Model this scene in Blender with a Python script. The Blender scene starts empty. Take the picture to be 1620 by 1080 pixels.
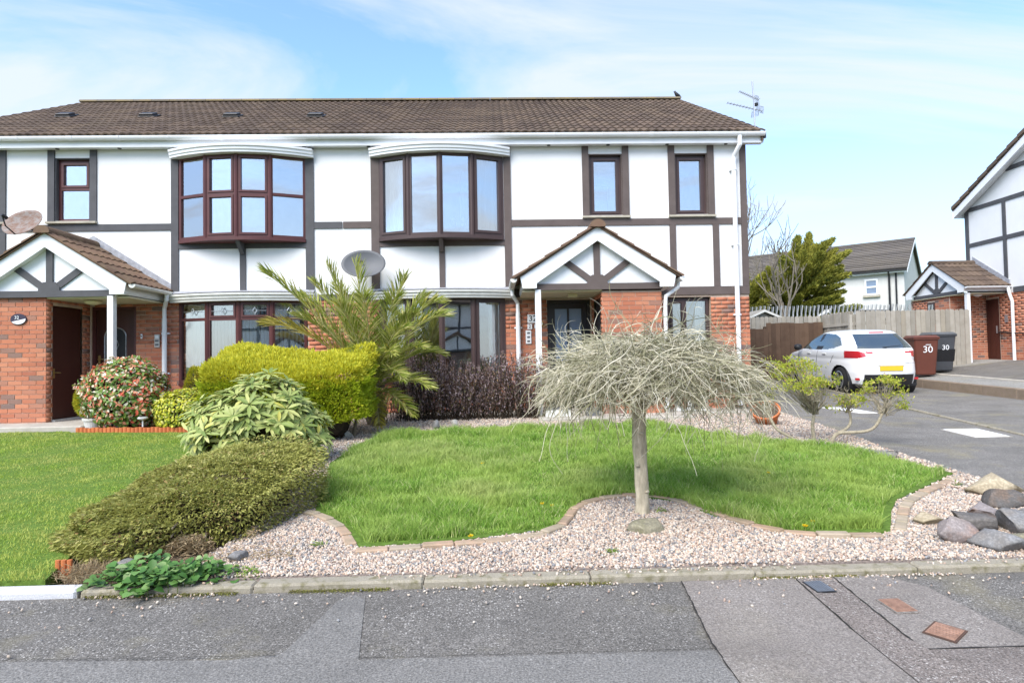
import bpy, bmesh, math, random
import numpy as np
from mathutils import Vector, Matrix

random.seed(7)
RNG = np.random.default_rng(7)
R_ = math.radians
scene = bpy.context.scene
COL = scene.collection

# ------------------------------------------------------------ camera
CAM = Vector((0.0, 0.0, 1.44))
YAW, PITCH, ROLL = R_(1.7), R_(1.72), R_(1.0)
fw = Vector((math.sin(YAW) * math.cos(PITCH), math.cos(YAW) * math.cos(PITCH), math.sin(PITCH)))
rt = Vector((math.cos(YAW), -math.sin(YAW), 0))
up = rt.cross(fw)
rt2 = rt * math.cos(ROLL) - up * math.sin(ROLL)
up2 = up * math.cos(ROLL) + rt * math.sin(ROLL)
cd = bpy.data.cameras.new('camera')
cam = bpy.data.objects.new('camera', cd)
COL.objects.link(cam)
cam.matrix_world = Matrix(((rt2.x, up2.x, -fw.x, CAM.x), (rt2.y, up2.y, -fw.y, CAM.y), (rt2.z, up2.z, -fw.z, CAM.z), (0, 0, 0, 1)))
cd.sensor_width = 36.0
cd.lens = 36.0 * 1000 / 1620
cd.clip_end = 2000
scene.camera = cam
scene.render.resolution_x = 1024
scene.render.resolution_y = 682

# ------------------------------------------------------------ world, sun, exposure
SUN_EL, SUN_AZ = R_(46), R_(212)          # azimuth measured clockwise from +Y: behind the camera, a little to the left
w = bpy.data.worlds.new('World')
scene.world = w
w.use_nodes = True
nt = w.node_tree
nt.nodes.clear()
def N(tree, kind, **kw):
    n = tree.nodes.new(kind)
    for k, v in kw.items():
        setattr(n, k, v)
    return n
out = N(nt, 'ShaderNodeOutputWorld')
bg = N(nt, 'ShaderNodeBackground')
bg.inputs['Strength'].default_value = 0.1
sky = N(nt, 'ShaderNodeTexSky', sky_type='NISHITA')
sky.sun_disc = False
sky.sun_elevation = SUN_EL
sky.sun_rotation = SUN_AZ
sky.air_density = 1.0
sky.dust_density = 0.6
sky.ozone_density = 2.0
tc = N(nt, 'ShaderNodeTexCoord')
sep = N(nt, 'ShaderNodeSeparateXYZ')
nt.links.new(tc.outputs['Generated'], sep.inputs[0])
za = N(nt, 'ShaderNodeMath', operation='ABSOLUTE'); nt.links.new(sep.outputs[2], za.inputs[0])
zz = N(nt, 'ShaderNodeMath', operation='ADD'); nt.links.new(za.outputs[0], zz.inputs[0]); zz.inputs[1].default_value = 0.16
dx = N(nt, 'ShaderNodeMath', operation='DIVIDE'); nt.links.new(sep.outputs[0], dx.inputs[0]); nt.links.new(zz.outputs[0], dx.inputs[1])
dy = N(nt, 'ShaderNodeMath', operation='DIVIDE'); nt.links.new(sep.outputs[1], dy.inputs[0]); nt.links.new(zz.outputs[0], dy.inputs[1])
cmb = N(nt, 'ShaderNodeCombineXYZ'); nt.links.new(dx.outputs[0], cmb.inputs[0]); nt.links.new(dy.outputs[0], cmb.inputs[1])
mp = N(nt, 'ShaderNodeMapping'); nt.links.new(cmb.outputs[0], mp.inputs[0])
mp.inputs['Rotation'].default_value = (0, 0, R_(-22))
mp.inputs['Scale'].default_value = (0.75, 1.9, 1)
mp.inputs['Location'].default_value = (2.3, 0.7, 0)
n1 = N(nt, 'ShaderNodeTexNoise'); n1.inputs['Scale'].default_value = 0.75; n1.inputs['Detail'].default_value = 9; n1.inputs['Roughness'].default_value = 0.58; n1.inputs['Distortion'].default_value = 0.9
nt.links.new(mp.outputs[0], n1.inputs['Vector'])
rp = N(nt, 'ShaderNodeValToRGB'); nt.links.new(n1.outputs['Fac'], rp.inputs[0])
rp.color_ramp.elements[0].position = 0.42; rp.color_ramp.elements[0].color = (0.06, 0.06, 0.06, 1)
rp.color_ramp.elements[1].position = 0.62; rp.color_ramp.elements[1].color = (0.88, 0.88, 0.88, 1)
# paler towards the horizon: thin high cloud seen edge-on
hz = N(nt, 'ShaderNodeMapRange'); nt.links.new(za.outputs[0], hz.inputs[0])
hz.inputs['From Min'].default_value = 0.0; hz.inputs['From Max'].default_value = 0.42; hz.inputs['To Min'].default_value = 0.92; hz.inputs['To Max'].default_value = 0.0
mx0 = N(nt, 'ShaderNodeMath', operation='MAXIMUM'); nt.links.new(rp.outputs['Color'], mx0.inputs[0]); nt.links.new(hz.outputs[0], mx0.inputs[1])
skb = N(nt, 'ShaderNodeMixRGB', blend_type='MULTIPLY'); skb.inputs[0].default_value = 1.0
nt.links.new(sky.outputs[0], skb.inputs[1]); skb.inputs[2].default_value = (0.76, 0.90, 1.03, 1)
mixc = N(nt, 'ShaderNodeMixRGB'); nt.links.new(mx0.outputs[0], mixc.inputs[0]); nt.links.new(skb.outputs[0], mixc.inputs[1])
mixc.inputs[2].default_value = (2.34, 2.52, 2.76, 1)
nt.links.new(mixc.outputs[0], bg.inputs['Color'])
nt.links.new(bg.outputs[0], out.inputs[0])

sd = bpy.data.lights.new('sun', 'SUN')
sd.energy = 1.45
sd.angle = R_(44)
sd.color = (1.0, 0.93, 0.84)
sun = bpy.data.objects.new('sun', sd)
COL.objects.link(sun)
sdir = Vector((math.sin(SUN_AZ) * math.cos(SUN_EL), math.cos(SUN_AZ) * math.cos(SUN_EL), math.sin(SUN_EL)))
sun.rotation_euler = sdir.to_track_quat('Z', 'Y').to_euler()
sun.location = (0, 0, 30)

vs = scene.view_settings
vs.view_transform = 'Standard'
vs.look = 'None'
vs.exposure = 1.95
vs.gamma = 1.0
vs.use_curve_mapping = False

# ------------------------------------------------------------ helpers
def gs(X):
    return 0.044 if X < 4.6 else (0.036 if X > 7.5 else 0.044 - 0.008 * (X - 4.6) / 2.9)
def g(X, Y):
    return gs(X) * max(-2.0, min(Y, 20.0))
def thing(name, label, cat, loc=(0, 0, 0), rz=0.0, group=None, kind=None):
    o = bpy.data.objects.new(name, None)
    o.empty_display_size = 0.1
    COL.objects.link(o)
    o.location = loc
    o.rotation_euler = (0, 0, rz)
    return tag(o, label, cat, group, kind)
def tag(o, label=None, cat=None, group=None, kind=None):
    if label: o['label'] = label
    if cat: o['category'] = cat
    if group: o['group'] = group
    if kind: o['kind'] = kind
    return o
def wloc(p):
    v = Vector((0, 0, 0))
    while p is not None:
        v += p.location
        p = p.parent
    return v
class MB:
    """collects shapes, then links them as one mesh object"""
    def __init__(self):
        self.v = []; self.f = []
    def poly(self, pts):
        i = len(self.v); self.v += [tuple(p) for p in pts]; self.f.append(tuple(range(i, i + len(pts)))); return self
    def box(self, x0, x1, y0, y1, z0, z1):
        return self.obox((x0, y0, z0), (x1 - x0, 0, 0), (0, y1 - y0, 0), (0, 0, z1 - z0))
    def obox(self, o, a, b, c):
        o, a, b, c = Vector(o), Vector(a), Vector(b), Vector(c)
        i = len(self.v)
        self.v += [tuple(o), tuple(o + a), tuple(o + a + b), tuple(o + b), tuple(o + c), tuple(o + a + c), tuple(o + a + b + c), tuple(o + b + c)]
        for q in ((0, 3, 2, 1), (4, 5, 6, 7), (0, 1, 5, 4), (1, 2, 6, 5), (2, 3, 7, 6), (3, 0, 4, 7)):
            self.f.append(tuple(i + k for k in q))
        return self
    def prism(self, pts, d):
        """polygon pts extruded by vector d"""
        i = len(self.v); n = len(pts); d = Vector(d)
        self.v += [tuple(p) for p in pts] + [tuple(Vector(p) + d) for p in pts]
        self.f.append(tuple(range(i, i + n))); self.f.append(tuple(range(i + 2 * n - 1, i + n - 1, -1)))
        for k in range(n):
            k2 = (k + 1) % n
            self.f.append((i + k, i + n + k, i + n + k2, i + k2))
        return self
    def tube(self, pts, rad, n=8, cap=True):
        pts = [Vector(p) for p in pts]
        if not hasattr(rad, '__len__'): rad = [rad] * len(pts)
        i0 = len(self.v); ref = None
        for k, p in enumerate(pts):
            t = (pts[min(k + 1, len(pts) - 1)] - pts[max(k - 1, 0)])
            t = t.normalized() if t.length > 1e-9 else Vector((0, 0, 1))
            if ref is None:
                ref = t.orthogonal().normalized()
            a = (ref - t * ref.dot(t))
            a = a.normalized() if a.length > 1e-6 else t.orthogonal().normalized()
            ref = a; b = t.cross(a)
            for j in range(n):
                an = 2 * math.pi * j / n
                self.v.append(tuple(p + (a * math.cos(an) + b * math.sin(an)) * rad[k]))
        for k in range(len(pts) - 1):
            for j in range(n):
                j2 = (j + 1) % n
                self.f.append((i0 + k * n + j, i0 + k * n + j2, i0 + (k + 1) * n + j2, i0 + (k + 1) * n + j))
        if cap:
            self.f.append(tuple(i0 + j for j in range(n - 1, -1, -1)))
            e = i0 + (len(pts) - 1) * n
            self.f.append(tuple(e + j for j in range(n)))
        return self
    def lathe(self, prof, c, axis='z', n=24):
        i0 = len(self.v); c = Vector(c)
        for (r, h) in prof:
            for j in range(n):
                a = 2 * math.pi * j / n
                p = (r * math.cos(a), r * math.sin(a), h) if axis == 'z' else ((h, r * math.cos(a), r * math.sin(a)) if axis == 'x' else (r * math.cos(a), h, r * math.sin(a)))
                self.v.append(tuple(c + Vector(p)))
        for k in range(len(prof) - 1):
            for j in range(n):
                j2 = (j + 1) % n
                self.f.append((i0 + k * n + j, i0 + k * n + j2, i0 + (k + 1) * n + j2, i0 + (k + 1) * n + j))
        self.f.append(tuple(i0 + j for j in range(n)))
        e = i0 + (len(prof) - 1) * n
        self.f.append(tuple(e + j for j in range(n)))
        return self
    def build(self, name, mat, parent=None, world=True, smooth=False, bevel=0.0, recalc=True):
        off = wloc(parent) if (parent is not None and world) else Vector((0, 0, 0))
        me = bpy.data.meshes.new(name)
        me.from_pydata([(a - off.x, b - off.y, c - off.z) for a, b, c in self.v], [], self.f)
        if recalc or bevel:
            bm = bmesh.new(); bm.from_mesh(me)
            bmesh.ops.recalc_face_normals(bm, faces=bm.faces)
            if bevel:
                bmesh.ops.bevel(bm, geom=list(bm.edges), offset=bevel, segments=1, affect='EDGES')
            bm.to_mesh(me); bm.free()
        if smooth:
            me.polygons.foreach_set('use_smooth', [True] * len(me.polygons))
        me.materials.append(mat)
        return link(name, me, parent)
def link(name, me, parent=None):
    o = bpy.data.objects.new(name, me)
    COL.objects.link(o)
    if parent is not None: o.parent = parent
    return o
def np_mesh(name, V, F, mat, parent=None, smooth=False):
    """fast mesh from numpy arrays; F is (n,3) or (n,4)"""
    if parent is not None:
        V = V - np.array(wloc(parent))
    me = bpy.data.meshes.new(name)
    n, k = F.shape
    me.vertices.add(len(V)); me.vertices.foreach_set('co', np.ascontiguousarray(V, dtype=np.float32).ravel())
    me.loops.add(n * k); me.loops.foreach_set('vertex_index', np.ascontiguousarray(F, dtype=np.int32).ravel())
    me.polygons.add(n)
    me.polygons.foreach_set('loop_start', np.arange(0, n * k, k, dtype=np.int32))
    if smooth: me.polygons.foreach_set('use_smooth', np.ones(n, dtype=bool))
    me.update(calc_edges=True)
    me.materials.append(mat)
    return link(name, me, parent)
def struct(name, mb, mat, label=None):
    o = mb.build(name, mat); o['kind'] = 'structure'
    if label: o['label'] = label
    return o
def pip(px, py, poly):
    """vectorised point in polygon"""
    px = np.asarray(px); py = np.asarray(py); ins = np.zeros(px.shape, bool); n = len(poly)
    for i in range(n):
        x1, y1 = poly[i]; x2, y2 = poly[(i + 1) % n]
        c = ((y1 > py) != (y2 > py)) & (px < (x2 - x1) * (py - y1) / (y2 - y1 + 1e-12) + x1)
        ins ^= c
    return ins
def chaikin(p, n=2, closed=False):
    p = [Vector(q) for q in p]
    for _ in range(n):
        q = [] if closed else [p[0]]
        m = len(p)
        for i in range(m if closed else m - 1):
            a, b = p[i], p[(i + 1) % m]
            q += [a * .75 + b * .25, a * .25 + b * .75]
        if not closed: q.append(p[-1])
        p = q
    return p

# ------------------------------------------------------------ materials
def mat_base(name):
    m = bpy.data.materials.new(name); m.use_nodes = True
    t = m.node_tree; b = t.nodes['Principled BSDF']
    return m, t, b
def rand_node(t):
    """one number for each separate object and each loose island of a mesh"""
    oi = N(t, 'ShaderNodeObjectInfo'); ge = N(t, 'ShaderNodeNewGeometry')
    ad = N(t, 'ShaderNodeMath', operation='ADD'); t.links.new(oi.outputs['Random'], ad.inputs[0]); t.links.new(ge.outputs['Random Per Island'], ad.inputs[1])
    fr = N(t, 'ShaderNodeMath', operation='FRACT'); t.links.new(ad.outputs[0], fr.inputs[0])
    return fr.outputs[0]
def ramp(t, fac, stops, const=False):
    r = N(t, 'ShaderNodeValToRGB'); cr = r.color_ramp
    if const: cr.interpolation = 'CONSTANT'
    while len(cr.elements) < len(stops): cr.elements.new(0.5)
    for e, (p, c) in zip(cr.elements, stops):
        e.position = p; e.color = (c[0], c[1], c[2], 1)
    t.links.new(fac, r.inputs[0])
    return r.outputs['Color']
def noise(t, scale, detail=4, rough=0.55, stretch=None, dist=0.0):
    ge = N(t, 'ShaderNodeNewGeometry'); v = ge.outputs['Position']
    if stretch:
        m = N(t, 'ShaderNodeMapping'); m.inputs['Scale'].default_value = stretch; t.links.new(v, m.inputs[0]); v = m.outputs[0]
    n = N(t, 'ShaderNodeTexNoise'); n.inputs['Scale'].default_value = scale; n.inputs['Detail'].default_value = detail
    n.inputs['Roughness'].default_value = rough; n.inputs['Distortion'].default_value = dist
    t.links.new(v, n.inputs['Vector'])
    return n.outputs['Fac']
def mixrgb(t, fac, a, b, mode='MIX'):
    m = N(t, 'ShaderNodeMixRGB', blend_type=mode)
    for s, x in ((0, fac), (1, a), (2, b)):
        if hasattr(x, 'links') or hasattr(x, 'is_linked'): t.links.new(x, m.inputs[s])
        elif isinstance(x, (int, float)): m.inputs[s].default_value = x
        else: m.inputs[s].default_value = (x[0], x[1], x[2], 1)
    return m.outputs[0]
def bump(t, b, h, strength=0.3, dist=0.01):
    bp = N(t, 'ShaderNodeBump'); bp.inputs['Strength'].default_value = strength; bp.inputs['Distance'].default_value = dist
    t.links.new(h, bp.inputs['Height']); t.links.new(bp.outputs[0], b.inputs['Normal'])
def plain(name, col, rough=0.6, spec=0.4, metal=0.0, var=0.12, vscale=3.0, bmp=0.0, bscale=60.0, stretch=None):
    m, t, b = mat_base(name)
    d = tuple(c * (1 - var) for c in col); e = tuple(min(1, c * (1 + var)) for c in col)
    c = ramp(t, noise(t, vscale, 5, 0.6, stretch), [(0.3, d), (0.7, e)])
    t.links.new(c, b.inputs['Base Color'])
    b.inputs['Roughness'].default_value = rough; b.inputs['Specular IOR Level'].default_value = spec; b.inputs['Metallic'].default_value = metal
    if bmp: bump(t, b, noise(t, bscale, 4, 0.6, stretch), bmp)
    return m
def pieces(name, stops, rough=0.8, spec=0.25, grime=0.25, gscale=2.0, bmp=0.25, bscale=90.0, const=False, gcol=(0.05, 0.05, 0.04), trans=0.0, hue_noise=None, patch=None):
    """colour picked per piece (object or island), with a broad weathering noise over it"""
    m, t, b = mat_base(name)
    c = ramp(t, rand_node(t), stops, const)
    if hue_noise:
        c = mixrgb(t, ramp(t, noise(t, hue_noise[0], 3), [(0.4, (0, 0, 0)), (0.62, (1, 1, 1))]), c, hue_noise[1])
    if patch:
        c = mixrgb(t, ramp(t, noise(t, patch[0], 5, 0.6), [(0.50, (0, 0, 0)), (0.70, (patch[2],) * 3)]), c, patch[1])
    if grime:
        f = ramp(t, noise(t, gscale, 5, 0.62), [(0.42, (0, 0, 0)), (0.75, (grime, grime, grime))])
        c = mixrgb(t, f, c, gcol)
    t.links.new(c, b.inputs['Base Color'])
    b.inputs['Roughness'].default_value = rough; b.inputs['Specular IOR Level'].default_value = spec
    if bmp: bump(t, b, noise(t, bscale, 4, 0.6), bmp)
    if trans:
        tr = N(t, 'ShaderNodeBsdfTranslucent'); t.links.new(c, tr.inputs[0])
        mx = N(t, 'ShaderNodeMixShader'); mx.inputs[0].default_value = trans
        t.links.new(b.outputs[0], mx.inputs[1]); t.links.new(tr.outputs[0], mx.inputs[2])
        t.links.new(mx.outputs[0], t.nodes['Material Output'].inputs[0])
    return m
def glass(name, refl=0.30, tint=(0.9, 0.95, 0.95)):
    m, t, b = mat_base(name)
    t.nodes.remove(b)
    gl = N(t, 'ShaderNodeBsdfGlossy'); gl.inputs['Roughness'].default_value = 0.015; gl.inputs[0].default_value = (1.0, 0.965, 0.95, 1)
    tr = N(t, 'ShaderNodeBsdfTransparent'); tr.inputs[0].default_value = (*tint, 1)
    lw = N(t, 'ShaderNodeFresnel'); lw.inputs[0].default_value = 1.5
    ad = N(t, 'ShaderNodeMath', operation='ADD'); ad.use_clamp = True; t.links.new(lw.outputs[0], ad.inputs[0]); ad.inputs[1].default_value = refl
    mx = N(t, 'ShaderNodeMixShader'); t.links.new(ad.outputs[0], mx.inputs[0]); t.links.new(tr.outputs[0], mx.inputs[1]); t.links.new(gl.outputs[0], mx.inputs[2])
    # the slight waviness of float glass
    bp = N(t, 'ShaderNodeBump'); bp.inputs['Strength'].default_value = 0.05; bp.inputs['Distance'].default_value = 0.02
    t.links.new(noise(t, 1.7, 2), bp.inputs['Height']); t.links.new(bp.outputs[0], gl.inputs['Normal'])
    t.links.new(mx.outputs[0], t.nodes['Material Output'].inputs[0])
    return m

M = {}
def render_mat():
    m, t, b = mat_base('white_render')
    c = ramp(t, noise(t, 1.3, 6, 0.6), [(0.3, (0.74, 0.74, 0.73)), (0.7, (0.80, 0.80, 0.795))])
    st = ramp(t, noise(t, 3.0, 6, 0.7, (1.6, 1.6, 0.22)), [(0.55, (0, 0, 0)), (0.85, (0.20, 0.20, 0.20))])      # rain streaks
    c = mixrgb(t, st, c, (0.52, 0.51, 0.47))
    t.links.new(c, b.inputs['Base Color']); b.inputs['Roughness'].default_value = 0.88; b.inputs['Specular IOR Level'].default_value = 0.15
    bump(t, b, noise(t, 110, 5, 0.65), 0.25, 0.006)
    return m
M['render'] = render_mat()
M['mortar'] = plain('mortar', (0.54, 0.42, 0.33), 0.95, 0.1, var=0.15, vscale=6, bmp=0.3, bscale=200)
BR = [(0.0, (0.40, 0.145, 0.085)), (0.2, (0.49, 0.19, 0.11)), (0.42, (0.45, 0.165, 0.095)), (0.6, (0.54, 0.23, 0.135)), (0.74, (0.37, 0.13, 0.08)), (0.86, (0.42, 0.185, 0.12)), (0.93, (0.25, 0.15, 0.12)), (1.0, (0.19, 0.135, 0.12))]
M['brick'] = pieces('brick', BR, 0.9, 0.15, 0.25, 4.0, 0.35, 160, gcol=(0.30, 0.18, 0.13))
M['timber'] = plain('timber_brown', (0.108, 0.085, 0.078), 0.7, 0.3, var=0.12, vscale=5, bmp=0.1, bscale=90)
M['timber_grey'] = plain('timber_grey', (0.082, 0.082, 0.088), 0.7, 0.3, var=0.12, vscale=5, bmp=0.1, bscale=90)
M['upvc_brown'] = plain('frame_dark_brown', (0.060, 0.036, 0.034), 0.45, 0.4, var=0.15, vscale=2)
M['upvc_red'] = plain('frame_mahogany', (0.085, 0.026, 0.024), 0.42, 0.4, var=0.18, vscale=3)
M['door_black'] = plain('door_black', (0.026, 0.023, 0.024), 0.4, 0.4, var=0.1)
M['door_brown'] = plain('door_brown', (0.062, 0.020, 0.014), 0.45, 0.35, var=0.2, vscale=4, stretch=(1, 1, 0.1))
M['white'] = plain('white_plastic', (0.78, 0.79, 0.80), 0.4, 0.45, var=0.04, vscale=2.5)
M['white_old'] = plain('white_weathered', (0.66, 0.66, 0.62), 0.6, 0.3, var=0.12, vscale=7)
M['soffit'] = plain('soffit_cream', (0.62, 0.58, 0.42), 0.6, 0.3, var=0.08)
M['sill'] = plain('sill_stone', (0.40, 0.37, 0.30), 0.85, 0.2, var=0.15, vscale=8)
M['lead'] = plain('lead_flashing', (0.33, 0.34, 0.37), 0.65, 0.3, var=0.25, vscale=14, bmp=0.3, bscale=40)
TL = [(0.0, (0.085, 0.062, 0.050)), (0.3, (0.115, 0.084, 0.066)), (0.55, (0.10, 0.075, 0.06)), (0.8, (0.145, 0.105, 0.080)), (1.0, (0.13, 0.095, 0.07))]
M['tile'] = pieces('roof_tile', TL, 0.92, 0.15, 0.35, 1.2, 0.35, 120, gcol=(0.17, 0.13, 0.085))
TL2 = [(0.0, (0.115, 0.075, 0.055)), (0.4, (0.155, 0.10, 0.072)), (0.75, (0.185, 0.115, 0.08)), (1.0, (0.14, 0.09, 0.065))]
M['tile_porch'] = pieces('porch_tile', TL2, 0.92, 0.15, 0.45, 5.0, 0.4, 120, gcol=(0.26, 0.20, 0.12))
M['ridge'] = pieces('ridge_tile', [(0, (0.15, 0.13, 0.10)), (0.7, (0.17, 0.145, 0.11)), (1, (0.21, 0.17, 0.10))], 0.95, 0.1, 0.55, 2.6, 0.3, 90, gcol=(0.30, 0.22, 0.07))
M['glass'] = glass('window_glass', 0.36)
M['glass_clear'] = glass('window_glass_clear', 0.22)
M['glass_frost'] = plain('frosted_glass', (0.20, 0.26, 0.36), 0.15, 0.8, var=0.12, vscale=1.2)
M['room'] = plain('room_dark', (0.36, 0.355, 0.36), 0.9, 0.1, var=0.2)
M['curtain'] = plain('net_curtain', (0.80, 0.80, 0.80), 0.9, 0.1, var=0.05)
M['brass'] = plain('brass', (0.62, 0.46, 0.18), 0.3, 0.5, metal=0.8, var=0.1)
M['black'] = plain('black_plastic', (0.018, 0.018, 0.02), 0.45, 0.4)
M['steel'] = plain('steel', (0.42, 0.43, 0.45), 0.4, 0.5, metal=0.7, var=0.15)
M['lamp'] = plain('lamp_cream', (0.62, 0.57, 0.36), 0.4, 0.4)
M['concrete'] = plain('concrete', (0.42, 0.39, 0.34), 0.9, 0.15, var=0.16, vscale=5, bmp=0.3, bscale=120)
# ============================================================ GROUND
def tarmac(name, a, b_, speck=0.5, moss=0.0, grain=1.0, chip=(0.62, 0.59, 0.55)):
    m, t, b = mat_base(name)
    c = ramp(t, noise(t, 1.6, 7, 0.7), [(0.3, a), (0.7, b_)])
    c = mixrgb(t, 0.75 * grain, c, ramp(t, noise(t, 95, 4, 0.75), [(0.36, (0.10, 0.10, 0.10)), (0.64, (0.90, 0.89, 0.87))]), 'OVERLAY')
    ge = N(t, 'ShaderNodeNewGeometry')
    for sc, th in ((70, .88), (130, .80)):       # pale aggregate showing through the binder
        vo = N(t, 'ShaderNodeTexVoronoi'); vo.inputs['Scale'].default_value = sc; t.links.new(ge.outputs['Position'], vo.inputs['Vector'])
        sx = N(t, 'ShaderNodeSeparateXYZ'); t.links.new(vo.outputs['Color'], sx.inputs[0])
        f1 = ramp(t, sx.outputs[0], [(th - 0.2 * speck, (0, 0, 0)), (th + .06, (1, 1, 1))])
        f2 = ramp(t, vo.outputs['Distance'], [(0.28, (1, 1, 1)), (0.42, (0, 0, 0))])
        f = mixrgb(t, 1.0, mixrgb(t, 1.0, f1, f2, 'MULTIPLY'), ramp(t, noise(t, 3.0, 4), [(.35, (speck * .25,) * 3), (.65, (speck,) * 3)]), 'MULTIPLY')
        c = mixrgb(t, f, c, chip)
    st = ramp(t, noise(t, 0.9, 6, 0.65, (1, 2.2, 1)), [(0.50, (0, 0, 0)), (0.70, (0.45, 0.45, 0.45))])
    c = mixrgb(t, st, c, tuple(x * 0.68 for x in a))
    if moss:
        fm = ramp(t, noise(t, 1.3, 6, 0.65), [(0.54, (0, 0, 0)), (0.72, (moss, moss, moss))])
        c = mixrgb(t, fm, c, (0.30, 0.26, 0.13))
    t.links.new(c, b.inputs['Base Color']); b.inputs['Roughness'].default_value = 0.92; b.inputs['Specular IOR Level'].default_value = 0.2
    bump(t, b, noise(t, 110, 4, 0.7), 0.7, 0.008)
    return m
M['tar_dark'] = tarmac('tarmac_old', (0.125, 0.118, 0.108), (0.172, 0.162, 0.150), 0.8, 0.35)
M['tar_new'] = tarmac('tarmac_pale', (0.175, 0.169, 0.160), (0.22, 0.212, 0.20), 0.35, 0.0, 0.8)
M['tar_patch'] = tarmac('tarmac_patch', (0.20, 0.178, 0.160), (0.255, 0.23, 0.21), 0.5, 0.1, 0.7)
M['tar_trench'] = tarmac('tarmac_trench', (0.165, 0.142, 0.128), (0.215, 0.188, 0.172), 0.8, 0.1)
M['tar_drive'] = tarmac('tarmac_drive', (0.145, 0.138, 0.127), (0.21, 0.20, 0.186), 0.7, 0.5)
M['tar_path'] = tarmac('tarmac_footpath', (0.23, 0.225, 0.21), (0.29, 0.285, 0.268), 0.4, 0.3)
M['seam'] = plain('tar_seam', (0.035, 0.033, 0.030), 0.8, 0.2)
M['earth'] = plain('earth', (0.105, 0.080, 0.058), 0.95, 0.1, var=0.3, vscale=12, bmp=0.5, bscale=60)
M['far_grass'] = plain('rough_grass', (0.085, 0.13, 0.035), 0.95, 0.1, var=0.3, vscale=2)
M['gravel_bed'] = plain('gravel_bed', (0.26, 0.215, 0.19), 0.95, 0.1, var=0.4, vscale=60, bmp=0.6, bscale=70)
M['lawn_bed'] = plain('lawn_soil', (0.10, 0.165, 0.03), 0.95, 0.1, var=0.35, vscale=25, bmp=0.4, bscale=60)
def kerbmat(name, col, moss):
    m, t, b = mat_base(name)
    c = ramp(t, noise(t, 7, 6, 0.65), [(0.3, tuple(x * .72 for x in col)), (0.7, col)])
    c = mixrgb(t, ramp(t, noise(t, 14, 5, 0.6), [(0.50, (0, 0, 0)), (0.68, (moss, moss, moss))]), c, (0.13, 0.12, 0.045))
    c = mixrgb(t, ramp(t, noise(t, 140, 3, 0.6), [(0.4, (0.5, 0.5, 0.5)), (0.62, (0, 0, 0))]), c, tuple(x * .5 for x in col))
    t.links.new(c, b.inputs['Base Color']); b.inputs['Roughness'].default_value = 0.95; b.inputs['Specular IOR Level'].default_value = 0.1
    bump(t, b, noise(t, 120, 4, 0.65), 0.6, 0.008)
    return m
M['kerb'] = kerbmat('kerb_concrete', (0.42, 0.38, 0.30), 0.95)
M['kerb_white'] = kerbmat('kerb_white_paint', (0.74, 0.75, 0.78), 0.12)
M['kerb_brown'] = kerbmat('kerb_brown', (0.32, 0.25, 0.19), 0.4)

def grid_sheet(name, xs, ys, zf, mat, dz=0.0):
    V = [(x, y, zf(x, y) + dz) for y in ys for x in xs]
    n = len(xs); F = [(j * n + i, j * n + i + 1, (j + 1) * n + i + 1, (j + 1) * n + i) for j in range(len(ys) - 1) for i in range(n - 1)]
    mb = MB(); mb.v = V; mb.f = F
    o = mb.build(name, mat, recalc=False); o['kind'] = 'structure'
    return o
far = [-900, -300, -120, -60, -30, -15, -5, 0, 2, 4.6, 5.3, 6, 6.8, 7.5, 9, 11, 14, 20, 40, 90, 200, 500, 900]
grid_sheet('ground', far, [-900, -300, -100, -40, -15, -2, 0, 3, 6, 10, 15, 20, 21, 30, 60, 150, 400, 900], g, M['far_grass'], -0.06)
grid_sheet('road', [-40, -20, -10, -4, 0, 4.6, 5.6, 6.5, 7.5, 10, 16, 30], [-9, -2, 0, 3.63], g, M['tar_dark'], 0.0)
def flat(name, pts, mat, dz, kind='structure'):
    mb = MB(); mb.poly([(x, y, g(x, y) + dz) for x, y in pts])
    o = mb.build(name, mat, recalc=False); o['kind'] = kind
    return o
flat('road_resurfacing', [(-30, -8.9), (0.955, -8.9), (0.985, 2.845), (-0.62, 2.86), (-0.72, 3.5), (-0.80, 3.57), (-0.86, 3.5), (-0.98, 2.93), (-1.2, 2.89), (-2.3, 2.94), (-4, 2.9), (-30, 2.9)], M['tar_new'], 0.004)
flat('road_patch', [(0.90, -8.8), (1.54, -8.8), (1.675, 3.0), (1.70, 3.615), (1.05, 3.615), (0.975, 2.9)], M['tar_patch'], 0.008)
flat('road_trench', [(1.545, -8.8), (4.2, -8.8), (4.2, 2.775), (1.875, 2.785), (1.925, 3.615), (1.704, 3.615), (1.68, 3.0)], M['tar_trench'], 0.008)
flat('road_patch', [(1.88, 2.79), (2.42, 2.78), (2.36, 3.45), (2.22, 3.615), (1.93, 3.615)], M['tar_patch'], 0.008)
def seam(pts, wd):
    L = []; Rr = []
    for i, (x, y) in enumerate(pts):
        a = Vector(pts[max(0, i - 1)]); b_ = Vector(pts[min(len(pts) - 1, i + 1)]); d = (b_ - a).normalized(); nn = Vector((-d.y, d.x)) * wd * random.uniform(.35, 1.3) / 2; j = random.uniform(-.003, .003)
        L.append((x + nn.x + j, y + nn.y)); Rr.append((x - nn.x + j, y - nn.y))
    mb = MB()
    for i in range(len(pts) - 1): mb.poly([(*q, g(*q) + .0115) for q in (L[i], L[i + 1], Rr[i + 1], Rr[i])])
    o = mb.build('road_seam', M['seam'], recalc=False); o['kind'] = 'structure'
def sub_(p, q, n): return [(p[0] + (q[0] - p[0]) * k / n, p[1] + (q[1] - p[1]) * k / n) for k in range(n + 1)]
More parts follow.
